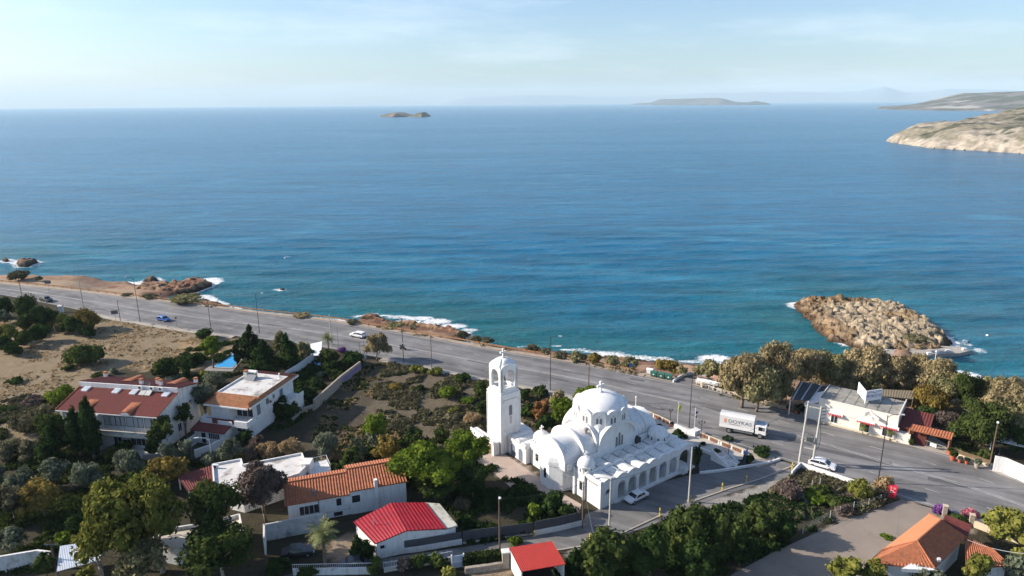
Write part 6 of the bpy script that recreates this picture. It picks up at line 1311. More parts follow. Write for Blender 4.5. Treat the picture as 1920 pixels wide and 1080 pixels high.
trees('coloured trees behind the church', [('broad', 'tam', 1028, 1064, 728, 786, 'brown orange tree right of tall lamp', dict(cb=0.1)), ('broad', 'rust', 996, 1034, 748, 790, 'rust coloured bush tree right of tower', dict(cb=0.08)), ('pine', 'bright', 1032, 1078, 742, 806, 'bright green pine left of church dome', dict(cb=0.15)), ('pine', 'bright', 1070, 1132, 718, 792, 'bright green pine behind church dome', dict(cb=0.2)), ('broad', 'dark', 1004, 1040, 776, 812, 'dark tree in shade between tower and dome', dict(cb=0.1))])
trees('big bushy tree by the road', [('dead', 'tam', 684, 730, 624, 676, 'reddish brown bushy tree on road edge', dict(cb=0.12))])
shrubs('seaside shrubs along the shore', [
 ('olive', 'scrub', 16, 58, 508, 527, 'grey green bush on sandy headland by sea'), ('round', 'scrub', 66, 82, 518, 527, 'small bush right of headland bush'), ('round', 'scrub', 230, 250, 549, 557, 'small dry bush near crash barrier left'), ('round', 'scrub', 270, 298, 549, 561, 'dry bush on dark shore mound'), ('round', 'tamg', 318, 384, 556, 574, 'wide olive bush beside barrier above cove'),
 ('round', 'tam', 552, 584, 586, 598, 'tan bush between barrier and sea'), ('round', 'scrub', 650, 672, 598, 610, 'small tan bush near first shore rocks'), ('round', 'tamg', 722, 758, 604, 618, 'olive bush by barrier above surf'), ('round', 'tam', 766, 784, 606, 620, 'tan bush on orange shore rocks'), ('round', 'scrub', 852, 876, 620, 636, 'pale shore bush where rocks end'),
 ('round', 'scrub', 876, 902, 628, 642, 'grey bush on bank left of tower cross'), ('round', 'scrub', 900, 926, 634, 646, 'grey bush on bank right behind it'), ('broad', 'scrub', 984, 1012, 646, 662, 'grey bank bush left of tall lamp'), ('broad', 'scrub', 1010, 1036, 652, 668, 'grey bank bush behind tall lamp'), ('broad', 'scrub', 1038, 1066, 658, 675, 'grey bank bush right of tall lamp'),
 ('broad', 'tamg', 1066, 1100, 660, 681, 'olive bank bush behind short pole'), ('broad', 'ochre', 1100, 1132, 662, 686, 'ochre bank bush right of short pole'), ('broad', 'tamg', 1130, 1166, 667, 692, 'olive bank bush left of blue sign'), ('broad', 'tamg', 1164, 1200, 671, 697, 'olive bank bush at blue sign'), ('broad', 'ochre', 1222, 1276, 676, 702, 'ochre bush behind the green bins'), ('broad', 'tamg', 1268, 1292, 684, 708, 'olive bush right behind green bins'),
 ('broad', 'tamg', 1300, 1352, 676, 716, 'olive bush behind white boat'), ('round', 'green', 1344, 1366, 715, 735, 'clipped green ball bush beside boat'), ('round', 'scrub', 1690, 1742, 628, 652, 'grey green bush on rocky islet')])
tamr = [
 (1352, 1430, 652, 764, 'tam', 'big tamarisk right behind white boat'), (1384, 1452, 676, 772, 'tamg', 'greenish tamarisk hanging over roadside wall'), (1424, 1484, 640, 752, 'tam', 'tall tamarisk left of reed pergola lamp'), (1478, 1530, 644, 732, 'tam', 'tamarisk behind left end of reed pergola'), (1528, 1582, 654, 734, 'tamg', 'greenish tamarisk behind restaurant left end'),
 (1574, 1640, 646, 736, 'tam', 'tamarisk directly behind rooftop sign'), (1604, 1644, 680, 742, 'tamg', 'lower green tamarisk beside rooftop sign'), (1636, 1694, 658, 738, 'tam', 'tamarisk right behind rooftop sign'), (1686, 1728, 658, 736, 'tam', 'tamarisk before the concrete jetty'), (1720, 1782, 664, 748, 'tam', 'tamarisk right of jetty lamp'),
 (1446, 1478, 690, 764, 'tamg', 'small tamarisk next to roadside lamp'), (1744, 1790, 690, 766, 'tamg', 'green tamarisk over restaurant yard'), (1716, 1768, 726, 770, 'ochre', 'small ochre tamarisk behind brown lean-to'), (1784, 1832, 694, 776, 'green', 'dark green tree in tamarisk row'), (1820, 1868, 700, 778, 'tamg', 'tamarisk right of dark green tree'),
 (1838, 1900, 712, 812, 'tam', 'broad tamarisk at right side above yard'), (1880, 1940, 706, 800, 'tam', 'tamarisk cut by right edge'), (1862, 1930, 752, 832, 'tamg', 'green tamarisk low at right edge'), (1800, 1870, 752, 846, 'green', 'dark green tree behind tiled gateway hedge'), (1752, 1800, 776, 812, 'dead', 'grey brown twiggy tree behind tiled gateway'), (1880, 1932, 792, 850, 'dark', 'dark tree behind louvre pergola'), (1566, 1600, 690, 740, 'tam', 'small tamarisk between two taller ones behind restaurant')]
for x0, x1, yt, yb, mk, lb in tamr: x0, x1 = x0 - 0.28 * (x1 - x0), x1 + 0.28 * (x1 - x0); plant('tam' if mk != 'dead' else 'dead', mk, x0, x1, yt, yb, lb, 'tree', 'tamarisks and trees round the restaurant', True, 0.07, 'tamarisk_tree')
shrubs('shrubs round the restaurant', [('round', 'dark', 1490, 1516, 758, 776, 'dark green bush behind red pots left of restaurant'), ('broad', 'yellow', 1656, 1690, 714, 732, 'yellow green bush behind restaurant roof'), ('broad', 'green', 1786, 1836, 836, 856, 'green hedge left half above cane fence'), ('broad', 'green', 1830, 1862, 842, 868, 'green hedge right half above cane fence'), ('broad', 'dark', 1716, 1760, 760, 790, 'dark shrub beside brown lean-to'), ('round', 'green', 1702, 1714, 822, 836, 'little planted bush at gateway corner'), ('broad', 'bright', 1706, 1722, 722, 748, 'small bright bush at rear pergola end')])
trees('big shrubs above the dirt lot', [
 ('broad', 'green', 1088, 1192, 984, 1086, 'wide green shrub tree left of lot row', dict(cb=0.03)), ('broad', 'dark', 1180, 1256, 988, 1084, 'dark shrub tree second in lot row', dict(cb=0.03)), ('broad', 'green', 1238, 1328, 938, 1044, 'tall yellow tipped shrub tree behind yellow posts', dict(cb=0.03)), ('broad', 'green', 1312, 1402, 948, 1052, 'bushy shrub tree in middle of lot row', dict(cb=0.03)),
 ('broad', 'green', 1386, 1466, 936, 1008, 'shrub tree at right end of lot row', dict(cb=0.03)), ('broad', 'dark', 1262, 1344, 1008, 1088, 'dark shrub tree at bottom edge of lot row', dict(cb=0.03)), ('broad', 'dark', 1420, 1492, 960, 1010, 'low dark shrub tree beside chain fence', dict(cb=0.03)), ('broad', 'dark', 1352, 1420, 1000, 1060, 'dark shrub tree touching left lot edge', dict(cb=0.03))])
shrubs('shrubs along the chain link fence', [('dead', 'dead', 1448, 1504, 904, 944, 'dry brown bush beside pale dirt patch'), ('broad', 'bright', 1500, 1560, 926, 950, 'bright creeping bush in fence strip'), ('broad', 'green', 1544, 1598, 932, 962, 'green creeping bush behind fence posts'), ('broad', 'green', 1520, 1560, 910, 934, 'green bush below low white wall'), ('broad', 'yellow', 1580, 1636, 899, 948, 'round yellow green bush near red kiosk'), ('dead', 'straw', 1634, 1674, 892, 934, 'dry pale bush left of red kiosk'), ('dead', 'scrub', 1600, 1660, 930, 956, 'dry tangle at end of chain fence'), ('dead', 'dead', 1560, 1600, 948, 972, 'dead tangle on fence posts')])
trees('trees round the orange hipped house', [('broad', 'yellow', 1548, 1618, 1042, 1100, 'yellow green tree at bottom left of orange house', dict(cb=0.1)), ('broad', 'yellow', 1610, 1662, 1048, 1104, 'yellow tree before orange house corner', dict(cb=0.1)), ('olive', 'olive', 1706, 1766, 1062, 1110, 'olive tree at bottom edge before orange house', dict(cb=0.1)), ('broad', 'yellow', 1796, 1856, 1036, 1096, 'yellow green tree before tiled porch', dict(cb=0.1)), ('broad', 'yellow', 1836, 1926, 954, 1020, 'yellow green tree by main road at right', dict(cb=0.15)), ('olive', 'olive', 1872, 1932, 1040, 1096, 'olive tree in bottom right corner', dict(cb=0.1)), ('broad', 'yellow', 1894, 1930, 1024, 1056, 'small yellow tree behind corner olive', dict(cb=0.1))])
shrubs('flowering creepers by the orange house', [('broad', 'purple', 1746, 1778, 948, 968, 'purple bougainvillea behind orange roof ridge'), ('broad', 'pink', 1800, 1836, 958, 974, 'pink bougainvillea on roadside fence'), ('broad', 'dark', 1770, 1812, 966, 990, 'dark creeper behind orange house gate'), ('broad', 'bright', 1652, 1674, 1002, 1014, 'small green shrub at left roof edge of orange house')])
shrubs('planting along the lower street', [
 ('broad', 'bright', 986, 1018, 942, 978, 'bright green bush in dark church corner garden'), ('broad', 'dark', 1010, 1062, 918, 974, 'dark bush before church apse'), ('broad', 'dark', 1046, 1082, 944, 984, 'dark bush left of dark street pole'), ('broad', 'dark', 984, 1010, 928, 950, 'dark bush at church yard corner'), ('round', 'bright', 984, 1002, 972, 988, 'small bright bush on street screen top'),
 ('broad', 'dark', 1060, 1102, 1024, 1088, 'dark shrub right of red carport'), ('round', 'bright', 950, 978, 1008, 1030, 'green shrub behind red carport roof'), ('column', 'dark', 660, 684, 1004, 1056, 'clipped dark cypress left of crimson shed'), ('column', 'dark', 680, 702, 1008, 1058, 'clipped dark cypress touching crimson shed'),
 ('broad', 'green', 684, 724, 1042, 1084, 'green tree shrub left on street fence'), ('broad', 'dead', 742, 772, 1042, 1078, 'brownish shrub on white street fence'), ('broad', 'green', 768, 806, 1040, 1076, 'green shrub on street fence middle'), ('broad', 'green', 800, 842, 1038, 1072, 'green shrub on street fence near white gate'), ('broad', 'yellow', 826, 858, 1062, 1090, 'yellow green bush below white gate'),
 ('broad', 'dark', 500, 550, 1048, 1086, 'dark bush at bottom edge left of palm'), ('broad', 'green', 556, 600, 1062, 1092, 'green bush at bottom edge by palm foot'), ('broad', 'green', 512, 540, 1054, 1078, 'small green bush under courtyard wall'), ('broad', 'bright', 1282, 1302, 1064, 1092, 'bright tuft at bottom edge of lot row'), ('dead', 'scrub', 850, 884, 936, 962, 'scraggy shrub at end of grey slab roof')])
shrubs('forecourt planting of the church', [('cone', 'dark', 1258, 1284, 802, 826, 'dark conical shrub behind last porch arch'), ('broad', 'dark', 1298, 1316, 836, 880, 'dark tree shrub inside church corner bed'), ('round', 'dark', 1282, 1291, 816, 824, 'tiny clipped ball near flag bases'), ('round', 'dark', 1232, 1241, 796, 804, 'tiny dark ball shrub on forecourt'), ('round', 'dark', 1314, 1323, 828, 837, 'small ball shrub on lower forecourt'), ('round', 'green', 1336, 1351, 842, 850, 'flat green plant in forecourt paving'), ('round', 'dark', 1405, 1445, 838, 860, 'large clipped oval shrub on traffic island'), ('round', 'dark', 1393, 1413, 850, 872, 'smaller clipped shrub by blue gate'), ('broad', 'dark', 1168, 1192, 762, 782, 'dark shrub behind church right arm'), ('round', 'dark', 1356, 1379, 817, 830, 'round topped dark shrub on brick balustrade')])
# palms
def palm(label, px, yb, yt, spread, droop=1.0, seed=1, stem_r=0.16, group='palms'):
    X, Y, _ = at(px, yb); h = z_at(px, yt, Y); o = thing('palm_tree', label, 'palm tree', (X, Y, 0), 0, group); rs = random.Random(seed)
    mb = MB()
    for k in range(6): mb.tube((0, 0, h * 0.82 * k / 6 - 0.05), (0, 0, h * 0.82 * (k + 1) / 6), stem_r * (1.1 - 0.04 * k), 8, stem_r * (1.0 - 0.04 * k))
    mb.build('trunk', BARK, o); fr = MB(); n = 60
    for i in range(n):
        a = 2 * math.pi * i / n * 3.7; e = rs.uniform(-0.5, 1.35); L_ = spread * rs.uniform(0.75, 1.05); p = Vector((0, 0, h * 0.84)); d = Vector((math.cos(a) * math.cos(e), math.sin(a) * math.cos(e), math.sin(e))); side = Vector((-math.sin(a), math.cos(a), 0)); pts = [p]
        for s in range(6): d = (d + Vector((0, 0, -0.17 * droop))).normalized(); p = p + d * L_ / 6; pts.append(p)
        for s in range(1, 7):
            q = pts[s]; b = pts[s - 1]; wdt = spread * 0.26 * math.sin(math.pi * (s / 6.6)) + 0.05
            for sg in (-1, 1):
                for f in (0.15, 0.6): c_ = b.lerp(q, f); t_ = c_ + side * sg * wdt + (q - b) * 0.9 + Vector((0, 0, -0.1)); fr.add([c_, c_ + (q - b) * 0.28, t_], [(0, 1, 2)])
    fr.build('crown', leafmat('palm fronds', (0.07, 0.09, 0.03), (0.32, 0.34, 0.16)), o); return o
palm('tall palm by the road above garden hedge', 617, 668, 628, 1.9, seed=3)
palm('fan palm in parking yard before clay roofed house', 611, 1068, 985, 2.3, seed=5, stem_r=0.25)
palm('small palm against restaurant wall by middle window', 1617, 815, 797, 1.0, seed=8, stem_r=0.08)
palm('small palm against restaurant wall by right window', 1668, 826, 806, 1.0, seed=9, stem_r=0.08)

# ground cover nobody could count
def scatter(name, label, polys, n, hr, rr, mk, z=None, per=7, asp=2.2, seed=1, avoid=()):
    rs = np.random.RandomState(seed); W = [world_poly(p) for p in polys]; pts = []
    lo = np.min([w.min(0) for w in W], 0); hi = np.max([w.max(0) for w in W], 0); P = lo + rs.rand(n * 6, 2) * (hi - lo)
    m_ = np.zeros(len(P), bool)
    for w in W: m_ |= pip(P, w)
    for a_ in avoid: m_ &= ~pip(P, world_poly(a_))
    m_ &= fbm(P[:, 0], P[:, 1], 3, 4.5) > 0.40; P = P[m_][:n]; zz = np.full(len(P), -0.08) if z is None else land_h(P)[0] - 0.05
    k = np.repeat(np.arange(len(P)), per); n_ = len(k); size = rs.rand(len(P), 1) ** 2; h = (hr[0] + (hr[1] - hr[0]) * size)[k]; r_ = (rr[0] + (rr[1] - rr[0]) * size)[k]
    th = rs.rand(n_, 1) * 2 * math.pi; el = np.arccos(rs.rand(n_, 1)); d = np.concatenate([np.sin(el) * np.cos(th), np.sin(el) * np.sin(th), np.cos(el)], 1)
    c = np.concatenate([P[k], zz[k][:, None]], 1) + d * np.concatenate([r_, r_, h], 1) * (0.5 + 0.5 * rs.rand(n_, 1)); nn = d + rs.randn(n_, 3) * 0.5; nn /= np.linalg.norm(nn, axis=1)[:, None]
    a = np.cross(nn, np.array([0, 0, 1.0]) + rs.randn(n_, 3) * 0.3); a /= np.linalg.norm(a, axis=1)[:, None] + 1e-9; b = np.cross(nn, a); s = np.minimum(r_ * 0.7, 0.26) * (0.5 + 0.7 * rs.rand(n_, 1)); a = a * s * 0.5; b = b * s * 0.5 * asp
    V = np.stack([c - a - b, c + a - b, c + a * .6 + b, c - a * .6 + b], 1).reshape(-1, 3); F = np.arange(4 * n_).reshape(-1, 4)
    me = bpy.data.meshes.new(name); me.from_pydata(V.tolist(), [], F.tolist()); me.materials.append(LM[mk]); me.update(); o = bpy.data.objects.new(name, me); col.objects.link(o); tag(o, label, name.replace('_', ' '), None, 'stuff'); return o
FIELD = ZONES[1][0]
scatter('dry_grass', 'straw coloured dry grass covering the left field', [FIELD], 9000, (0.04, 0.16), (0.12, 0.38), 'straw', per=5, seed=2)
scatter('field_scrub', 'grey green tufts scattered over the dry left field', [FIELD], 420, (0.12, 0.4), (0.2, 0.6), 'scrub', seed=3)
MID = [(650, 690), (735, 680), (917, 718), (1110, 755), (1060, 800), (1000, 800), (915, 805), (860, 830), (700, 850), (570, 850), (610, 770)]
scatter('low_scrub', 'low grey green scrub covering the middle field', [[(735, 682), (917, 718), (1075, 748), (1000, 800), (915, 800), (850, 825), (690, 800), (690, 770), (720, 700)]], 2200, (0.2, 0.8), (0.35, 1.0), 'scrub', per=46, seed=4)
scatter('dry_tufts', 'dry straw tufts between scrub of the middle field', [MID], 3600, (0.08, 0.35), (0.2, 0.5), 'straw', per=10, seed=5)
scatter('dark_weeds', 'dark weeds on the shaded field beside rubble wall', [MID], 1400, (0.15, 0.5), (0.3, 0.8), 'green', per=22, seed=6)
scatter('garden_undergrowth', 'dark undergrowth below the olives and garden trees', [[(-60, 800), (80, 770), (110, 800), (200, 868), (380, 868), (480, 850), (600, 850), (640, 880), (400, 870), (350, 930), (330, 1000), (150, 1000), (100, 1070), (-60, 1080)]], 5200, (0.2, 0.8), (0.35, 1.0), 'green', per=24, seed=7)
scatter('slope_scrub', 'grey scrub on the slope left of the townhouse', [[(-60, 770), (50, 740), (110, 740), (100, 800), (60, 850), (-60, 850)]], 1300, (0.2, 0.7), (0.3, 0.9), 'scrub', per=26, seed=8)
scatter('shade_undergrowth', 'dark undergrowth under pines and in corner garden', [[(740, 860), (905, 850), (1000, 915), (1080, 960), (1000, 1000), (880, 1020), (850, 960), (770, 930)], [(640, 850), (740, 830), (900, 830), (905, 855), (740, 870)], [(1040, 1070), (1240, 980), (1480, 915), (1640, 945), (1330, 1085), (1040, 1090)]], 5200, (0.2, 0.9), (0.3, 0.9), 'dark', per=22, seed=9, avoid=[street])
scatter('fence_strip_weeds', 'dry weeds along the chain fence and low wall', [[(1430, 930), (1500, 880), (1610, 908), (1680, 935), (1560, 985), (1450, 1000)]], 1500, (0.15, 0.6), (0.25, 0.7), 'scrub', per=20, seed=10)
scatter('villa_garden_cover', 'dark ground cover in the villa garden behind stone wall', [[(500, 760), (545, 705), (590, 670), (680, 665), (676, 692), (590, 765), (545, 800), (500, 810)], [(290, 700), (360, 650), (440, 640), (540, 640), (590, 660), (540, 705), (460, 700), (380, 720)]], 2600, (0.2, 0.9), (0.3, 0.9), 'dark', per=24, seed=11, avoid=[[(395, 690), (415, 678), (440, 664), (466, 662), (462, 676), (430, 692)]])
scatter('shore_scrub', 'tan scrub on the bank between barrier and sea', [[(640, 598), (740, 612), (860, 630), (990, 655), (1150, 680), (1290, 700), (1200, 705), (1050, 674), (900, 650), (720, 618)]], 1300, (0.2, 0.8), (0.3, 0.9), 'tam', z=1, per=24, seed=12)
scatter('bank_scrub', 'olive scrub on the bank above the breaking waves', [[(900, 640), (1100, 668), (1290, 690), (1290, 704), (1200, 704), (1050, 674), (900, 650)], [(190, 548), (280, 545), (430, 575), (440, 582), (330, 568)]], 800, (0.3, 0.9), (0.4, 1.1), 'scrub', z=1, per=26, seed=13)
scatter('grove_litter', 'brown litter and weeds under the tamarisk grove', [[(1340, 740), (1480, 700), (1800, 700), (1900, 790), (1830, 850), (1760, 790), (1700, 745), (1540, 720), (1480, 768)]], 2200, (0.1, 0.5), (0.3, 0.8), 'tam', per=12, z=1, seed=14)
# ================================================================ street furniture
def pole(nm, label, px, yb, yt, r=0.09, m=None, cat='pole', group=None, kind=None, dx=0, zb=0.0, pyb=None):
    """upright from the ground at (px,yb) to photo row yt; kind adds its head"""
    X, Y, _ = at(px, yb, zb); h = z_at(px, yt, Y) - zb; m = m or DARKMET
    o = thing(nm, label, cat, (X, Y, zb), 0, group); MB().tube((0, 0, -0.1), (0, 0, h), r, 8, r * 0.65).build('pole', m, o)
    if kind in ('arm', 'arm_left', 'arm2'):
        s = -1 if kind == 'arm_left' else 1; L_ = 1.7
        MB().path([(0, 0, h - 0.4), (s * 0.5, -0.15, h + 0.15), (s * L_, -0.4, h + 0.35)], 0.045, 6).build('arm', m, o)
        MB().obox((s * (L_ + 0.25), -0.45), (s, -0.25), 0.36, 0.13, h + 0.26, h + 0.42).build('lamp_head', mat('lamp housing', (0.55, 0.56, 0.57), 0.4, 0.05), o)
    if kind == 'lantern':
        MB().tube((0, 0, h), (0.12, -0.35, h + 0.1), 0.04, 6).build('arm', m, o); MB().lathe((0.15, -0.45, h - 0.1), [(0.0, 0), (0.17, 0.05), (0.2, 0.22), (0.08, 0.32), (0, 0.32)], 10).build('lamp_head', WPAINT, o)
    if kind == 'globe': MB().lathe((0, 0, h - 0.05), [(0.0, 0), (0.16, 0.08), (0.2, 0.22), (0.12, 0.38), (0, 0.4)], 10).build('lamp_head', WPAINT, o)
    if kind == 'cross':
        mb = MB(); mb.box(-0.9, 0.9, -0.05, 0.05, h - 0.7, h - 0.58); mb.build('crossarm', GREYMET, o)
        for x_ in (-0.8, -0.3, 0.3, 0.8): MB().lathe((x_, 0, h - 0.58), [(0.04, 0), (0.07, 0.06), (0.04, 0.12), (0.06, 0.2), (0, 0.22)], 6).build('insulator', mat('brown porcelain', (0.12, 0.06, 0.04), 0.4), o)
    if kind == 'insul':
        for k in range(3): MB().tube((-0.02, 0, h - 0.3 - 0.5 * k), (0.35, -0.05, h - 0.3 - 0.5 * k), 0.035, 5).build('insulator_arm', GREYMET, o)
    o['_h'] = h; return o
P_ = {}
P_['a'] = pole('street_lamp', 'dark street lamp pole nearest left edge by the sea side', 41, 554, 497, kind='arm_left', cat='street lamp', group='street lamps along the coast road')
P_['b'] = pole('utility_pole', 'pale concrete pole left part of coast road near barrier', 157, 579, 525, r=0.17, m=CONC, group='utility poles')
P_['c'] = pole('utility_pole', 'leaning dark pole beside back of road sign', 226, 602, 563, r=0.1, m=WOODPOLE, group='utility poles')
P_['d'] = pole('street_lamp', 'dark street lamp at top of dry field by kerb', 263, 605, 521, kind='arm_left', cat='street lamp', group='street lamps along the coast road')
P_['e'] = pole('street_lamp', 'dark street lamp by round corner bush', 396, 619, 562, kind='arm_left', cat='street lamp', group='street lamps along the coast road')
P_['f'] = pole('street_lamp', 'dark street lamp above fir trees on kerb', 487, 626, 551, kind='arm', cat='street lamp', group='street lamps along the coast road')
P_['g'] = pole('utility_pole', 'pale concrete pole above garden palm', 622, 646, 589, r=0.17, m=CONC, group='utility poles')
P_['h'] = pole('street_lamp', 'dark street lamp beside motorcycle', 757, 681, 596, kind='arm_left', cat='street lamp', group='street lamps along the coast road')
P_['i'] = pole('utility_pole', 'thin dark wooden pole on verge of scrub field', 810, 698, 629, r=0.1, m=WOODPOLE, kind='insul', group='utility poles')
P_['j'] = pole('street_lamp', 'tall dark street lamp between bell tower and dome', 1032, 731, 632, kind='arm', cat='street lamp', group='street lamps along the coast road')
P_['k'] = pole('utility_pole', 'dark wooden pole rising behind bright pine', 1103, 752, 682, r=0.12, m=WOODPOLE, kind='insul', group='utility poles')
P_['l'] = pole('street_lamp', 'tall dark street lamp between church flags', 1292, 802, 706, kind='arm', cat='street lamp', group='street lamps along the coast road')
P_['m'] = pole('street_lamp', 'tall dark street lamp beside red kiosk', 1646, 905, 779, kind='arm', cat='street lamp', group='street lamps along the coast road', r=0.1)
P_['n'] = pole('utility_pole', 'brown wooden pole with white globe at garden wall', 1855, 876, 794, r=0.13, m=WOODPOLE, kind='globe', group='utility poles')
P_['o'] = pole('street_lamp', 'wooden lamp pole left of reed pergola', 1473, 757, 692, r=0.12, m=WOODPOLE, kind='globe', cat='street lamp')
P_['p'] = pole('street_lamp', 'white lamp pole by the jetty behind tamarisks', 1749, 700, 660, r=0.08, m=WPAINT, kind='globe', cat='street lamp', zb=-2.0)
P_['q'] = pole('utility_pole', 'tall white insulated pole before last porch arch', 1291, 941, 838, r=0.15, m=CONC, kind='insul', group='utility poles')
P_['r'] = pole('street_lamp', 'grey lamp pole with long arm before church corner', 1142, 1000, 897, r=0.15, m=CONC, kind='arm_left', cat='street lamp')
P_['s'] = pole('utility_pole', 'dark street pole with cable at church corner', 1092, 990, 903, r=0.12, m=WOODPOLE, kind='insul', group='utility poles')
P_['t'] = pole('street_lamp', 'dark wooden pole with white lamp above street screen', 937, 1030, 931, r=0.13, m=WOODPOLE, kind='lantern', cat='street lamp')
P_['u'] = pole('utility_pole', 'dark pole right of bottom left white wall', 108, 1080, 1013, r=0.13, m=WOODPOLE, kind='cross', group='utility poles')
P_['v'] = pole('lamp_mast', 'slim white mast with lamp before flat building', 399, 874, 822, r=0.05, m=WPAINT, kind='arm_left', cat='lamp mast')
P_['w'] = pole('utility_pole', 'short pole top at bottom edge among shrub trees', 1127, 1092, 1058, r=0.1, m=WOODPOLE, group='utility poles')
P_['x'] = pole('aerial_mast', 'rusty thin aerial mast left of orange house', 1681, 1002, 966, r=0.04, m=GREYMET, cat='aerial', group=None)
P_['y'] = pole('marker_post', 'thin grey post by garden corner', 635, 656, 612, r=0.06, m=GREYMET, group='thin roadside posts')
P_['z'] = pole('marker_post', 'left thin post beside brown bushy tree', 675, 663, 638, r=0.06, m=GREYMET, group='thin roadside posts')
pole('marker_post', 'right thin post beside brown bushy tree', 683, 665, 640, r=0.06, m=GREYMET, group='thin roadside posts')
pole('lamp_column', 'short white lamp column at church forecourt entrance', 1192, 766, 746, r=0.13, m=WPAINT, kind='globe', cat='lamp column')
pole('aerial_mast', 'thin mast with lamp left of louvre pergola', 1873, 852, 820, r=0.05, m=GREYMET, kind='lantern', cat='aerial')
for o in [x for x in bpy.data.objects if '_h' in x.keys()]: pass
# twin pole with transformer
tp = thing('transformer_poles', 'twin white poles carrying a grey transformer by white wall', 'transformer pole', at(1498, 868))
a = Vector((0, 0, 0)); b = Vector(loc_of(tp, at(1523, 874))); hA = z_at(1511, 752, tp.location.y); hB = z_at(1534, 762, tp.location.y + b.y)
MB().tube((0, 0, -0.1), (0.45, 0, hA), 0.2, 10, 0.14).build('pole', CONC, tp); MB().tube((b.x, b.y, -0.1), (b.x + 0.35, b.y, hB), 0.2, 10, 0.14).build('pole', CONC, tp)
dv = Vector((b.x, b.y)).normalized(); c_ = Vector((b.x, b.y)) / 2
MB().obox(c_ + Vector((.2, 0)), dv, b.length / 2 + 0.3, 0.08, 4.2, 4.4).build('beam', CONC, tp); MB().obox(c_ + Vector((.15, 0)), dv, b.length / 2, 0.07, 3.0, 3.15).build('beam', CONC, tp); MB().obox(c_ + Vector((.4, 0)), dv, b.length / 2 + 0.5, 0.08, hA - 1.0, hA - 0.85).build('beam', CONC, tp)
tb = MB(); tb.obox(c_ + Vector((.2, -0.1)), dv, 0.55, 0.4, 4.42, 5.5)
for k in range(5): tb.obox(c_ + Vector((.2, -0.1)) + dv * (-0.45 + 0.22 * k), dv, 0.03, 0.52, 4.6, 5.35)
t_ = tb.build('transformer', mat('transformer grey', (0.16, 0.18, 0.17), 0.6), tp)
for k in (-1, 0, 1): q = c_ + Vector((.2, -0.1)) + dv * 0.3 * k; MB().lathe((q.x, q.y, 5.5), [(0.05, 0), (0.1, 0.08), (0.05, 0.15), (0.09, 0.24), (0.04, 0.4), (0, 0.4)], 8).build('bushing', mat('brown porcelain', (0.12, 0.06, 0.04), 0.4), t_)
for k in range(4): q = Vector((b.x + 0.35, b.y)); MB().tube((q.x - 0.1, q.y, hB - 0.4 - 0.6 * k), (q.x + 0.8, q.y - 0.1, hB - 0.25 - 0.6 * k), 0.05, 5).build('insulator_arm', DARKMET, tp)
MB().path([(b.x + 0.3, b.y - 0.2, hB - 2), (b.x + 0.7, b.y - 0.3, 5.5), (b.x + 0.6, b.y - 0.3, 4.0), (b.x + 0.25, b.y - 0.2, 3.2)], 0.04, 5).build('cable', DARKMET, tp)
# overhead cables
def cable(label, p, q, sag=1.0, r=0.022, m=None):
    p = Vector(p); q = Vector(q); o = thing('overhead_cable', label, 'cable', p, 0, 'overhead cables'); n = 14; pts = []
    for i in range(n + 1): t = i / n; v = (q - p) * t; v.z -= 4 * sag * t * (1 - t); pts.append(v)
    mb = MB().path(pts, r, 4); ob = mb.build('wire', m or DARKMET, o); return o
def top(k, dz=-0.3): o = P_[k]; return (o.location.x, o.location.y, o.location.z + o['_h'] + dz)
tpA = (tp.location.x + 0.45, tp.location.y, hA - 0.3)
cable('cable from pole behind pine to transformer poles', top('k'), tpA, 1.2)
cable('cable from verge pole to pole behind pine', top('i'), top('k'), 0.8)
cable('cable from garden palm pole to verge pole', top('g'), top('i'), 0.8)
cable('cable from transformer poles to porch pole', tpA, top('q'), 0.9)
cable('pale cable from porch pole to grey lamp pole', top('q'), top('r'), 0.7)
cable('pale cable from dark corner pole to bell tower', top('s'), (TWX + 0.6, TWY + 0.3, 4.5), 0.8, 0.03, GREYMET)
cable('cable from dark corner pole down to bottom edge pole', top('s'), top('w'), 0.8, 0.03, GREYMET)
cable('cable from dark corner pole to lamp pole above screen', top('s'), top('t'), 0.6)
cable('cable from transformer poles to kiosk lamp', (tp.location.x + b.x + 0.4, tp.location.y + b.y, hB - 0.4), top('m', -1.0), 0.6)
cable('cable sagging from orange house porch to right edge', at(1814, 1012, 3.4), at(1925, 1038, 3.2), 0.4, 0.03, WPAINT)
# crash barrier along the sea
gr = thing('crash_barrier', 'long rusty crash barrier between the coast road and sea', 'crash barrier', (SE[0][0], SE[0][1], 0))
ofs = offset(SE, 1.75); st_ = MB(); G0 = np.array([SE[0][0], SE[0][1]])
for i in range(0, iS - 2):
    a_, b_ = ofs[i] - G0, ofs[i + 1] - G0; st_.wall(a_, b_, 0.09, 0.42, 0.74)
st_.build('rail', RUST, gr)
vis = [i for i in range(0, iS - 1) if SE[i][0] > -190][::2][:100]
pme = None
for i in vis:
    a_ = ofs[i] - G0
    if pme is None: o_ = MB().box(-0.07, 0.07, -0.07, 0.07, -0.4, 0.78).build('post', RUST, gr); pme = o_.data
    else: o_ = bpy.data.objects.new('post', pme); col.objects.link(o_); o_.parent = gr
    o_.location = (a_[0], a_[1], 0)
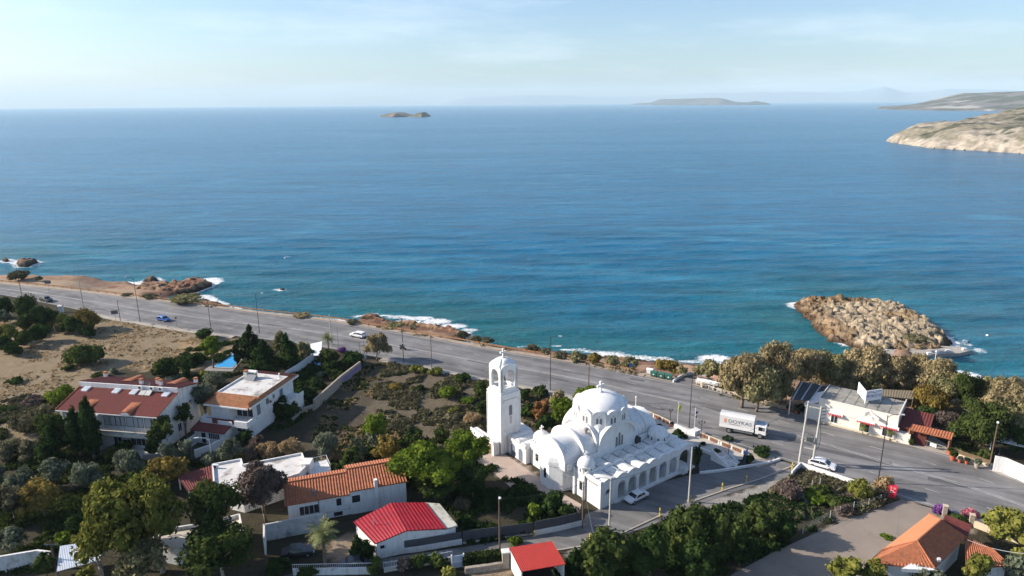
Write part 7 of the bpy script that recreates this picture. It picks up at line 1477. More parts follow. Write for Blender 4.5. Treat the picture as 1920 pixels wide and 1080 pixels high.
# stone kerb wall in front of tamarisks, boat, bins
wall_px('roadside_stone_wall', 'low rough stone wall below the tamarisks by road', [(1304, 716), (1345, 731), (1400, 748), (1472, 767), (1476, 768)], 0.45, 0.55, STONE, 'wall', cop=CREAM)
wall_px('slipway_wall', 'low curved white wall beside the slipway entrance', [(1262, 717), (1275, 708), (1292, 702), (1310, 702)], 0.25, 0.55, WPAINT)
def bin_(label, px, py, green=True):
    X, Y, _ = at(px, py); o = thing('waste_container', label, 'waste container', (X, Y, 0), R(-28), 'waste containers by the slipway')
    GM = mat('container green', (0.03, 0.13, 0.10), 0.5, 0.1, 2.0) if green else WPAINT
    mb = MB(); vs = [(-0.62, -0.4, 0.2), (0.62, -0.4, 0.2), (0.62, 0.4, 0.2), (-0.62, 0.4, 0.2), (-0.72, -0.55, 1.15), (0.72, -0.55, 1.15), (0.72, 0.55, 1.15), (-0.72, 0.55, 1.15)]
    mb.add(vs, [(3, 2, 1, 0), (0, 1, 5, 4), (1, 2, 6, 5), (2, 3, 7, 6), (3, 0, 4, 7), (4, 5, 6, 7)]); mb.build('body', GM, o)
    MB().slab([(-0.76, -0.6, 1.2), (0.76, -0.6, 1.2), (0.76, 0.0, 1.42), (-0.76, 0.0, 1.42)], 0.05).slab([(-0.76, 0.0, 1.42), (0.76, 0.0, 1.42), (0.76, 0.6, 1.2), (-0.76, 0.6, 1.2)], 0.05).build('lid', GM, o)
    for x_ in (-0.5, 0.5):
        for y_ in (-0.32, 0.32): MB().tube((x_ - 0.03, y_, 0.1), (x_ + 0.03, y_, 0.1), 0.1, 8).build('wheel', DARK, o)
    if green: MB().box(-0.16, 0.16, -0.53, -0.515 + 0.02, 0.6, 0.85).build('sticker', WPAINT, o)
    return o
bin_('green waste container left of three by slipway', 1226, 706); bin_('green waste container in the middle of three', 1240, 709); bin_('green waste container right of three by slipway', 1254, 711.5)
bin_('white small container left beside green ones', 1218.5, 701, False)
# boat on plinths
bt = thing('display_boat', 'white open wooden boat displayed on two plinths by road', 'boat', (*at(1328, 728)[:2], 0), R(-33))
hull = MB(); ns = 12; ring = []
for i in range(ns + 1):
    t = i / ns; x_ = -2.6 + 5.2 * t; hw = 0.85 * (math.sin(math.pi * min(1, t * 1.15 + 0.02)) ** 0.55 if t < 0.87 else 0.62); hw = max(0.03, 0.85 * (1 - (1 - t) ** 3.2) * (1 - 0.30 * t)); z0 = 0.95 + 0.25 * (1 - t) ** 3; zt_ = 1.6 + 0.35 * (1 - t) ** 2.2
    ring.append([(x_, -hw, zt_), (x_, -hw * 0.72, z0 + 0.22), (x_, 0, z0), (x_, hw * 0.72, z0 + 0.22), (x_, hw, zt_), (x_, hw * 0.86, zt_ - 0.02), (x_, hw * 0.55, z0 + 0.32), (x_, -hw * 0.55, z0 + 0.32), (x_, -hw * 0.86, zt_ - 0.02)])
for i in range(ns):
    for k in range(9): hull.add([ring[i][k], ring[i][(k + 1) % 9], ring[i + 1][(k + 1) % 9], ring[i + 1][k]], [(0, 1, 2, 3)])
hull.add(ring[-1][:5], [(0, 1, 2, 3, 4)]); hull.build('hull', WPAINT, bt)
for x_ in (-0.9, 0.3, 1.5): MB().box(x_ - 0.13, x_ + 0.13, -0.6, 0.6, 1.38, 1.43).build('thwart', mat('boat bench', (0.4, 0.34, 0.26), 0.8), bt)
for x_ in (-1.4, 1.2): MB().box(x_ - 0.18, x_ + 0.18, -0.3, 0.3, -0.1, 1.15).build('plinth', CREAM, bt)
fw = thing('rope_fence', 'low white rail with posts under the display boat', 'fence', at(1306, 720))
for k in range(7):
    t = k / 6; p = Vector(loc_of(fw, at(1306 + 46 * t, 720 + 17 * t))); MB().tube(p, p + Vector((0, 0, 0.75)), 0.06, 6).build('post', WPAINT, fw)
q = Vector(loc_of(fw, at(1352, 737))); MB().tube((0, 0, 0.65), (q.x, q.y, 0.65), 0.035, 5).build('rail', WPAINT, fw)
sgb = thing('slipway_chain_sign', 'small white notice hanging on chain across slipway', 'sign', at(1283, 709)); MB().box(-0.28, 0.28, -0.02, 0.02, 0.65, 1.0).build('board', WPAINT, sgb); MB().tube((-1.6, 0.4, 0.85), (2.2, -0.6, 0.85), 0.02, 5).build('chain', GREYMET, sgb)
# road signs
def sign(label, px, yb, yt, w_, h_, m, back=True, rot=0.0, group='road signs', disc=False):
    X, Y, _ = at(px, yb); h = z_at(px, yt, Y); o = thing('road_sign', label, 'road sign', (X, Y, 0), rot, group); MB().tube((0, 0, -0.1), (0, 0, h), 0.045, 6).build('post', GREYMET, o)
    if disc: mb = MB().tube((0, -0.06, h - w_), (0, -0.03, h - w_), w_, 16)
    else: mb = MB().box(-w_ / 2, w_ / 2, -0.07, -0.04, h - h_, h)
    mb.build('plate', m, o); return o
SB = mat('sign back grey', (0.13, 0.13, 0.15), 0.6, 0.1); BLUE = mat('sign blue', (0.03, 0.14, 0.50), 0.5, 0.05)
sign('dark rectangular sign on sandy headland by sea', 93, 547, 526, 1.9, 1.1, SB, rot=R(10)); sign('dark rectangular sign by the leaning pole', 217, 600, 582, 1.8, 1.1, SB, rot=R(14)); sign('grey small sign near barrier by dark mound', 303, 562, 549, 0.5, 0.7, SB); sign('thin grey sign at kerb right of blue car', 332, 613, 594, 0.5, 0.6, SB)
sign('blue square sign on shore verge before bank', 1182, 698, 681, 0.7, 0.9, BLUE, rot=R(15))
sign('small blue sign standing before church porch arch', 1237, 897, 873, 0.45, 0.7, BLUE, rot=R(36))
sign('white gate post sign by hedge corner of garden', 686, 684, 663, 0.4, 1.2, WPAINT)
# white roadside shrine
shn = thing('roadside_shrine', 'small white roadside shrine box beside left thicket', 'shrine', at(115, 585)); sm_ = MB(); sm_.box(-0.6, 0.6, -0.4, 0.4, -0.1, 1.9); sm_.build('body', WHITE, shn); MB().slab([(-0.7, -0.5, 1.9), (0.7, -0.5, 1.9), (0.7, 0, 2.3), (-0.7, 0, 2.3)], 0.08).slab([(-0.7, 0, 2.3), (0.7, 0, 2.3), (0.7, 0.5, 1.9), (-0.7, 0.5, 1.9)], 0.08).build('roof', WHITE, shn); MB().tube((0, 0, 2.25), (0, 0, 4.2), 0.03, 5).build('mast', WPAINT, shn)
# flags
def flag(label, px, yb, yt, colors, seed):
    X, Y, _ = at(px, yb); h = z_at(px, yt, Y); o = thing('flagpole', label, 'flagpole', (X, Y, 0), 0, 'flagpoles of the church'); MB().tube((0, 0, -0.1), (0, 0, h), 0.05, 8, 0.035).lathe((0, 0, h), [(0.07, 0), (0.07, 0.1), (0, 0.14)], 8).build('pole', WPAINT, o)
    n = 8; mb = MB(); mb2 = MB()
    for i in range(n):
        for j in range(8):
            def p(a, b): s = 0.55 * a / n; return (0.05 + s * (0.7 + 0.3 * math.sin(seed + b * .5)), 0.07 * math.sin(seed + 9 * s + b * 0.35), h - 0.35 - 1.6 * b / 8 - 0.5 * s)
            mb.add([p(i, j), p(i + 1, j), p(i + 1, j + 1), p(i, j + 1)], [(0, 1, 2, 3)])
    mb.build('flag', colors[0], o); return o
YF = mat('yellow flag', (0.60, 0.58, 0.04), 0.7, 0.05)
flag('flagpole with yellow green flag beside forecourt', 1269, 812, 755, (YF, mat('yellow green flag fold', (0.45, 0.5, 0.05), 0.7)), 1.0); flag('flagpole with dark blue and white flag', 1301, 818, 766, (mat('dark flag', (0.03, 0.05, 0.16), 0.7, stripes=('Z', 0.4, (0.7, 0.7, 0.7))), WPAINT), 2.2)
fb = thing('flag_plinth', 'white block plinth at foot of blue flag', 'plinth', at(1303, 815), CHA); MB().box(-0.75, 0.75, -0.55, 0.55, -0.1, 1.0).box(-0.85, 0.85, -0.65, 0.65, 0.9, 1.05).build('block', WHITE, fb)
def cand(label, px, yb, yt, n=3):
    X, Y, _ = at(px, yb); h = z_at(px, yt, Y); o = thing('lamp_post', label, 'lamp post', (X, Y, 0), 0, 'black lamp posts of the church'); MB().tube((0, 0, -0.1), (0, 0, h), 0.055, 8).lathe((0, 0, -0.05), [(0.14, 0), (0.14, 0.3), (0.07, 0.4)], 8).build('post', DARKMET, o)
    for k in range(n):
        x_ = (k - (n - 1) / 2) * 0.5; zz = h - (0.25 if n == 3 and k != 1 else 0.0); MB().path([(0, 0, h - 0.6), (x_ * 0.6, 0, h - 0.55), (x_, 0, zz - 0.1)], 0.025, 5).build('arm', DARKMET, o); MB().lathe((x_, 0, zz - 0.1), [(0.07, 0), (0.13, 0.22), (0.15, 0.25), (0.04, 0.36), (0, 0.38)], 8).build('lantern', DARKMET, o)
cand('three lantern black lamp post beside flag plinth', 1314, 822, 790); cand('black lamp post on forecourt near flower pot', 1256, 799, 769, 2); cand('black lamp post at forecourt steps', 1365, 860, 822, 1)
# balustrades of the forecourt
def balustrade(label, pts, h=0.85):
    W = ats(pts); o = thing('balustrade', label, 'balustrade', (W[0][0], W[0][1], 0), 0, 'brick and white balustrades'); L_ = [Vector(loc_of(o, p)) for p in W]; lo = MB(); tpm = MB()
    for a, b in zip(L_[:-1], L_[1:]): lo.wall(a, b, 0.24, -0.1, 0.12); tpm.wall(a, b, 0.26, h - 0.07, h)
    lo.build('base', WHITE2, o); tpm.build('rail', CREAM, o)
    for a, b in zip(L_[:-1], L_[1:]):
        n = max(1, int((b - a).length / 0.5)); d_ = (b - a).normalized()
        for i in range(n): c_ = a.lerp(b, (i + 0.5) / n); p_ = MB().obox((c_.x, c_.y), (d_.x, d_.y), 0.22 if i % 4 else 0.14, 0.16, 0.12, h - 0.07).build('pier' if i % 4 == 0 else 'brick_panel', WHITE2 if i % 4 == 0 else mat('red brown brick', (0.20, 0.10, 0.065), 0.85, 0.25, 4.0), o)
    return o
balustrade('upper brick balustrade along forecourt and road', [(1208, 775), (1240, 789), (1262, 800)]); balustrade('lower brick balustrade along forecourt and road', [(1310, 817), (1350, 834), (1395, 852)])
wall_px('forecourt_wall', 'white wall between forecourt flags beside the road', [(1178, 770), (1207, 774)], 0.3, 1.1, WHITE); wall_px('forecourt_wall', 'low white wall from lamp post to flag plinth', [(1262, 800), (1285, 811), (1301, 817)], 0.3, 0.8, WHITE)
wall_px('retaining_wall', 'white retaining wall sloping above slate triangle', [(1303, 840), (1345, 859), (1382, 876)], 0.25, 0.6, WHITE); wall_px('slate_border_wall', 'low white curb wall below slate triangle', [(1312, 888), (1350, 884), (1380, 879), (1405, 875), (1440, 869), (1462, 862)], 0.3, 0.35, WHITE)
stp = thing('forecourt_steps', 'white stepped entrance with sloping side wall to forecourt', 'steps', at(1378, 872), R(36)); sm_ = MB()
for k in range(6): sm_.box(-1.6, 1.4, 0.35 * k, 0.35 * (k + 1), -0.1, 0.16 * (k + 1) - 0.05)
sm_.build('treads', WHITE2, stp); MB().add([(-1.9, 0, -0.1), (-1.9, 3.6, -0.1), (-1.9, 3.6, 2.0), (-1.9, 0, 0.5), (-1.65, 0, -0.1), (-1.65, 3.6, -0.1), (-1.65, 3.6, 2.0), (-1.65, 0, 0.5)], [(0, 1, 2, 3), (7, 6, 5, 4), (3, 2, 6, 7), (0, 3, 7, 4), (1, 5, 6, 2)]).build('side_wall', WHITE, stp)
MB().tube((-0.1, 0, 0.8), (-0.1, 2.2, 1.8), 0.03, 5).build('handrail', DARKMET, stp)
bg_ = thing('blue_gate', 'narrow dark blue metal gate at top of forecourt steps', 'gate', at(1398, 866), R(60)); gm = MB()
for x_ in (-0.9, 0.9): gm.box(x_ - 0.05, x_ + 0.05, -0.05, 0.05, -0.1, 2.4)
gm.box(-0.9, 0.9, -0.04, 0.04, 2.3, 2.4); gm.box(-0.9, 0.9, -0.04, 0.04, 0.2, 0.28); gm.build('frame', mat('dark blue gate', (0.03, 0.06, 0.22), 0.5), bg_); gm = MB()
for k in range(8): gm.box(-0.8 + 0.22 * k, -0.77 + 0.22 * k, -0.02, 0.02, 0.25, 2.3)
gm.build('bars', mat('dark blue gate', (0.03, 0.06, 0.22), 0.5), bg_)
# yellow posts along the street
for k, (px, py, yt, lb) in enumerate([(1295, 941, 929, 'yellow post touching foot of white insulated pole'), (1354, 921, 906, 'yellow post on kerb right of insulated pole'), (1399, 905, 892, 'thin yellow post on kerb near pale dirt'), (1237, 969, 953, 'yellow post left of shrub tree row'), (1106, 1018, 1001, 'yellow post at street bend above carport'), (1002, 1006, 996, 'yellow post at end of low white street wall'), (1485, 880, 868, 'yellow post at tip of low white wall')]):
    X, Y, _ = at(px, py); h = max(0.8, z_at(px, yt, Y)); o = thing('bollard', lb, 'bollard', (X, Y, 0), 0, 'yellow posts along the street'); MB().tube((0, 0, -0.1), (0, 0, h), 0.09, 8).lathe((0, 0, h), [(0.09, 0), (0.06, 0.05), (0, 0.07)], 8).build('post', YELLOW, o)
    MB().tube((0, 0, h * 0.55), (0, 0, h * 0.68), 0.094, 8).build('band', DARKMET, o)
# street screens, fences, gate
def screen(label, pts, h0, h1, lowm, upm):
    W = ats(pts); o = thing('street_screen', label, 'fence', (W[0][0], W[0][1], 0)); L_ = [Vector(loc_of(o, p)) for p in W]; lo = MB(); up = MB()
    for a, b in zip(L_[:-1], L_[1:]): lo.wall(a, b, 0.25, -0.1, h0); up.wall(a, b, 0.06, h0, h1)
    lo.build('base_wall', lowm, o); up.build('screen', upm, o); return o
SCR = mat('dark grey screen', (0.075, 0.075, 0.085), 0.8, 0.15, 1.0)
screen('dark screen on white base below crimson shed', [(705, 1043), (785, 1033), (866, 1019)], 0.8, 1.9, WHITE, SCR)
screen('dark screen fence along street beside corner garden', [(868, 1018), (930, 1010), (1000, 1001)], 0.2, 1.9, STAINED, SCR)
screen('dark screen on white base before church corner garden', [(1003, 1003), (1050, 994), (1090, 984)], 0.8, 2.2, WHITE, SCR)
wf = thing('ornate_white_fence', 'white metal street fence with scroll tops among bushes', 'fence', at(720, 1072)); q = Vector(loc_of(wf, at(848, 1050))); n = 44; mb = MB()
for k in range(n + 1):
    p = q * (k / n); mb.tube((p.x, p.y, 0.5), (p.x, p.y, 1.5 + 0.12 * math.sin(k * 1.57)), 0.025, 4)
mb.tube((0, 0, 0.6), (q.x, q.y, 0.6), 0.03, 5); mb.tube((0, 0, 1.35), (q.x, q.y, 1.35), 0.03, 5); mb.build('railing', WPAINT, wf); MB().wall((0, 0), (q.x, q.y), 0.25, -0.1, 0.5).build('base_wall', STAINED, wf)
w2 = thing('street_fence', 'white fence and wall at bottom edge left of palm', 'fence', at(550, 1078)); q = Vector(loc_of(w2, at(700, 1075))); MB().wall((0, 0), (q.x, q.y), 0.2, -0.1, 0.9).build('base_wall', WHITE2, w2); rail(w2, [(0, 0, 0.9), (q.x, q.y, 0.9)], 0.7, WPAINT)
gw = thing('pedestrian_gate', 'pale blue grey metal gate between hedges', 'gate', at(848, 1066), R(12)); MB().box(0.05, 1.5, -0.03, 0.03, 0.05, 1.9).build('panel', mat('pale blue gate', (0.42, 0.48, 0.56), 0.5, 0.05), gw); MB().box(-0.1, 0.05, -0.1, 0.1, -0.1, 2.1).build('post', WPAINT, gw); MB().box(1.5, 1.65, -0.1, 0.1, -0.1, 2.1).build('post', WPAINT, gw); MB().box(0.05, 1.5, -0.045, 0.045, 0.95, 1.05).build('crossbar', WPAINT, gw)
wall_px('stone_planter_wall', 'low stone wall below clipped street hedge', [(872, 1074), (915, 1068), (948, 1062)], 0.5, 0.8, STONE)
hd = thing('clipped_hedge', 'long clipped dark green hedge by stone pier', 'hedge', at(870, 1066), R(9)); me = MB(); rs = np.random.RandomState(4); n = 2600; V = np.stack([rs.rand(n) * 5.2, rs.rand(n) * 1.1, rs.rand(n) * 1.3 + 0.3], 1); sdx = rs.randint(0, 3, n)
V[sdx == 0, 2] = 1.6; V[sdx == 1, 1] = 0; V[(sdx == 2), 0] = np.where(rs.rand((sdx == 2).sum()) > .5, 0, 5.2); V += rs.randn(n, 3) * 0.05; nn = rs.randn(n, 3); a_ = np.cross(nn, rs.randn(n, 3)); a_ /= np.linalg.norm(a_, axis=1)[:, None]; b_ = np.cross(nn, a_); b_ /= np.linalg.norm(b_, axis=1)[:, None]
Q = np.stack([V - a_ * .1 - b_ * .1, V + a_ * .1 - b_ * .1, V + a_ * .08 + b_ * .12, V - a_ * .1 + b_ * .1], 1).reshape(-1, 3); me.add(Q.tolist(), [(4 * i, 4 * i + 1, 4 * i + 2, 4 * i + 3) for i in range(n)]); me.box(0.08, 5.1, 0.08, 1.0, -0.1, 1.52); me.build('foliage', LM['green'], hd)
sp_ = thing('stone_pier', 'white stone pier beside red roofed carport', 'pier', at(948, 1062), R(9)); MB().box(-0.45, 0.45, -0.4, 0.4, -0.1, 2.3).build('shaft', STONE, sp_); MB().box(-0.55, 0.55, -0.5, 0.5, 2.3, 2.45).build('cap', WHITE2, sp_)
cf = thing('chain_link_fence', 'sagging chain link fence along the dirt lot', 'fence', at(1545, 978)); pts = [(1505, 1000), (1556, 974), (1574, 966), (1600, 957), (1628, 951), (1650, 944), (1678, 932)]; L_ = [Vector(loc_of(cf, at(*p))) for p in pts]
for p in L_: MB().tube(p + Vector((0, 0, -0.1)), p + Vector((0, 0, 1.5)), 0.05, 6).build('post', CONC, cf)
wm = MB()
for a, b in zip(L_[:-1], L_[1:]):
    for z_ in (0.1, 0.5, 0.95, 1.4): wm.tube(a + Vector((0, 0, z_)), b + Vector((0, 0, z_)), 0.012, 3)
    n = int((b - a).length / 0.35)
    for i in range(n): wm.tube(a.lerp(b, i / n) + Vector((0, 0, 0.1)), a.lerp(b, min(1, (i + 2) / n)) + Vector((0, 0, 1.4)), 0.006, 3)
wm.build('mesh', GREYMET, cf)
for k, (px, py) in enumerate([(1522, 915), (1537, 911)]):
    X, Y, _ = at(px, py); o = thing('fence_post', ['left lone pale post in the weeds below white wall', 'right lone pale post in the weeds below white wall'][k], 'post', (X, Y, 0), 0, 'lone pale posts'); MB().tube((0, 0, -0.1), (0, 0, 1.4), 0.06, 6).build('post', CONC, o)
gf = thing('restaurant_gate', 'pale metal gate with white notice beside tiled gateway', 'gate', at(1726, 834)); q = Vector(loc_of(gf, at(1771, 849))); rail(gf, [(0, 0, 0), (q.x, q.y, 0)], 1.15, mat('pale gate metal', (0.5, 0.46, 0.4), 0.6), 'bars', 0.45); c_ = q * 0.5; MB().obox((c_.x, c_.y - 0.06), (q.x, q.y), 0.5, 0.02, 0.45, 1.05).build('notice', WPAINT, gf)
cnf = thing('cane_fence', 'tan cane fence behind the flower pots', 'fence', at(1782, 850)); q = Vector(loc_of(cnf, at(1856, 876))); mb = MB(); n = 60; rr = random.Random(2)
for k in range(n): p = q * (k / n); mb.tube((p.x, p.y, 0), (p.x, p.y, 1.15 + 0.12 * rr.random()), 0.035, 4)
mb.build('canes', mat('cane', (0.30, 0.22, 0.13), 0.9, 0.25, 4.0), cnf); MB().wall((0, -0.1), (q.x, q.y - 0.1), 0.2, -0.1, 0.45).build('base_wall', CREAM, cnf)
def pot(label, px, py, s=1.0, pm=None, lm='green'):
    X, Y, _ = at(px, py); o = thing('flower_pot', label, 'flower pot', (X, Y, 0), 0, 'planted flower pots'); MB().lathe((0, 0, 0), [(0.22 * s, 0), (0.32 * s, 0.5 * s), (0.36 * s, 0.52 * s), (0.36 * s, 0.6 * s), (0.28 * s, 0.6 * s), (0.0, 0.55 * s)], 14).build('pot', pm or TERRA, o, smooth=True, auto=40)
    c_ = bpy.data.objects.new('plant', crown('round', 0.5, 0.6, lm, 1)); col.objects.link(c_); c_.parent = o; c_.location = (0, 0, 0.5 * s); c_.scale = (0.9 * s,) * 3; return o
pot('tall terracotta pot at left end of cane fence', 1780, 852, 1.2); pot('large terracotta pot beside cane fence left', 1786, 863, 1.5); pot('small terracotta pot third along cane fence', 1799, 867, 1.0, lm='olive'); pot('terracotta pot fourth along cane fence', 1812, 870, 1.0); pot('wide stone bowl planter at cane fence end', 1831, 877, 1.4, STONE, 'olive')
pot('red pot left of restaurant beside pergola', 1477, 771, 1.2); pot('red pot under dark bush left of restaurant', 1492, 776, 1.2); pot('small red pot by restaurant right corner', 1695, 826, 0.9); pot('terracotta pot on church forecourt', 1259, 800, 0.9); pot('dark planter at restaurant gateway', 1705, 832, 1.3, DARKMET, 'dark')
ks = thing('red_kiosk_box', 'red box with white lettering beside roadside bush', 'kiosk', at(1672, 934), R(-30)); KR = mat('kiosk red', (0.62, 0.02, 0.05), 0.4, 0.05); MB().box(-0.5, 0.5, -0.35, 0.35, -0.1, 1.7).box(-0.56, 0.56, -0.4, 0.4, 1.7, 2.15).build('box', KR, ks)
kt = text_mesh('Ξ D', 0.85, 'lettering', WPAINT, ks); kt.location = (-0.02, -0.415, 1.93); kt.rotation_euler = (R(90), 0, 0); kt.scale = (0.55, 0.5, 1)
kt = text_mesh('D-', 1.0, 'lettering', WPAINT, ks); kt.scale = (0.7, 0.7, 1); kt.location = (0.0, -0.365, 1.3); kt.rotation_euler = (R(90), 0, 0)
# gate pillars of the orange house
for k, (px, py, lb) in enumerate([(1770, 968, 'pale gate pillar left by purple bougainvillea'), (1820, 985, 'pale gate pillar right by tiled porch')]):
    X, Y, _ = at(px, py); o = thing('gate_pillar', lb, 'pillar', (X, Y, 0), R(-25), 'gate pillars of the orange house'); MB().box(-0.28, 0.28, -0.28, 0.28, -0.1, 1.75).build('shaft', STONE, o); MB().box(-0.34, 0.34, -0.34, 0.34, 1.75, 1.85).build('cap', CREAM, o)
fg = thing('iron_gate', 'dark iron railing gate between two pale pillars', 'gate', at(1773, 968)); q = Vector(loc_of(fg, at(1817, 983))); rail(fg, [(0, 0, 0), (q.x, q.y, 0)], 1.6, DARKMET, 'bars', 0.3)
wall_px('yard_wall', 'low cream wall right of iron gate by road', [(1822, 986), (1870, 1004), (1925, 1024)], 0.25, 1.0, CREAM)
# swimming pools
WATER = mat('pool water', (0.02, 0.30, 0.62), 0.08, 0.15, 0.8, 0.1, spec=0.5)
def pool(label, pts, deck):
    W = [Vector(p) for p in ats(pts)]; c_ = sum(W, Vector()) / len(W); o = thing('swimming_pool', label, 'swimming pool', c_, 0, 'garden swimming pools'); L_ = [p - c_ for p in W]; big = [p * deck for p in L_]
    MB().prism([(p.x, p.y) for p in big], -0.08, 0.06).build('deck', mat('pool deck', (0.26, 0.24, 0.22), 0.85, 0.15, 1.0), o); rim_ = MB(); rim_.prism([(p.x * 1.05, p.y * 1.05) for p in L_], 0.0, 0.1); rim_.build('coping', CREAM, o)
    MB().prism([(p.x * 0.98, p.y * 0.98) for p in L_], 0.0, 0.115).build('water', WATER, o); return o
pool('long blue swimming pool behind villa', [(400, 689), (433, 665), (464, 666), (448, 676), (436, 690)], 1.5); pool('small blue pool beside white garden wall', [(580, 690), (592, 677), (601, 680), (600, 690)], 1.15)
pool('tiny blue pool between fir trees', [(526, 684), (530, 678), (537, 679), (534, 685)], 1.2)
dr = thing('driveway_slab', 'white paved driveway at garden entrance by road', 'driveway', at(592, 655)); q = [Vector(loc_of(dr, at(*p))) for p in ((582, 645), (604, 640), (602, 666), (583, 668))]; MB().prism([(p.x, p.y) for p in q], -0.08, 0.03).build('slab', WPAINT, dr)
# pool side wooden hut
ph = thing('pool_pavilion', 'small brown pavilion at far end of swimming pool', 'pavilion', at(462, 664), R(-10)); MB().box(-1.6, 2.2, 0, 2.4, -0.1, 0.9).build('deck_box', mat('brown timber', (0.22, 0.12, 0.08), 0.85, 0.2, 2.0), ph)
for x_ in (-1.5, 2.0): MB().box(x_ - 0.08, x_ + 0.08, 0, 0.16, 0.9, 2.6).build('post', WOODPOLE, ph)
MB().box(-1.7, 2.3, -0.1, 0.1, 2.6, 2.75).build('beam', WOODPOLE, ph)
jt = thing('concrete_jetty', 'pale concrete jetty at right end of rocky islet', 'jetty', (*at(1770, 655, -3)[:2], SEA_Z)); q = [Vector(at(x, y, -3.0)) - jt.location for x, y in [(1640, 650), (1690, 656), (1750, 648), (1805, 650), (1820, 657), (1800, 662), (1762, 664), (1720, 668), (1690, 676), (1650, 668)]]; MB().prism([(p.x, p.y) for p in q], -1.5, 1.0).build('deck', mat('jetty concrete', (0.36, 0.33, 0.29), 0.9, 0.15, 0.6, 0.1), jt)
for px, py in ((1757, 662), (1776, 659), (1808, 656), (1742, 664)): p = Vector(at(px, py, -3)) - jt.location; MB().box(p.x - 0.5, p.x + 0.5, p.y - 0.3, p.y + 0.3, 1.0, 1.5).build('mooring_block', WPAINT, jt)
lft = thing('white_boat_hull', 'small upturned white boat on islet path', 'boat', at(1650, 655, -2.9), R(-30)); mb = MB(); 
for i in range(8):
    t0, t1 = i / 8, (i + 1) / 8
    for k in range(6):
        def hp(t, k): a_ = math.pi * k / 6; w_ = 0.7 * math.sin(math.pi * t) ** 0.7 + 0.02; return (-2 + 4 * t, w_ * math.cos(a_), 0.05 + 0.6 * w_ * math.sin(a_))
        mb.add([hp(t0, k), hp(t0, k + 1), hp(t1, k + 1), hp(t1, k)], [(3, 2, 1, 0)])
mb.build('hull', WPAINT, lft)
for k, (px, py) in enumerate([(534, 484), (540, 482)]):
    o = thing('seagull', ['left white seagull gliding over the open water', 'right white seagull gliding over the open water'][k], 'seagull', at(px, py, 0), R(30 + 50 * k), 'pair of seagulls'); g = MB(); bw = [(-0.35, 0, 0), (0, 0.09, 0.05), (0.4, 0, 0.03), (0, -0.09, 0.05), (0, 0, -0.07)]; g.add(bw, [(0, 1, 3), (1, 2, 3), (0, 4, 1), (1, 4, 2), (2, 4, 3), (3, 4, 0)]).add([(0.12, 0.05, 0.05), (0.0, 0.5, 0.28), (-0.05, 1.0, 0.18), (-0.16, 0.5, 0.24), (-0.14, 0.05, 0.05)], [(0, 1, 2, 3, 4)]).add([(0.12, -0.05, 0.05), (0.0, -0.5, 0.28), (-0.05, -1.0, 0.18), (-0.16, -0.5, 0.24), (-0.14, -0.05, 0.05)], [(4, 3, 2, 1, 0)]); g.build('body', WPAINT, o)
    o.scale = (1.3,) * 3
bm_ = thing('white_buoy', 'tiny white buoy floating off the rocky islet', 'buoy', at(1851, 630, SEA_Z)); MB().lathe((0, 0, -0.2), [(0.0, 0), (0.35, 0.15), (0.4, 0.4), (0.2, 0.65), (0, 0.7)], 10).build('float', WPAINT, bm_)

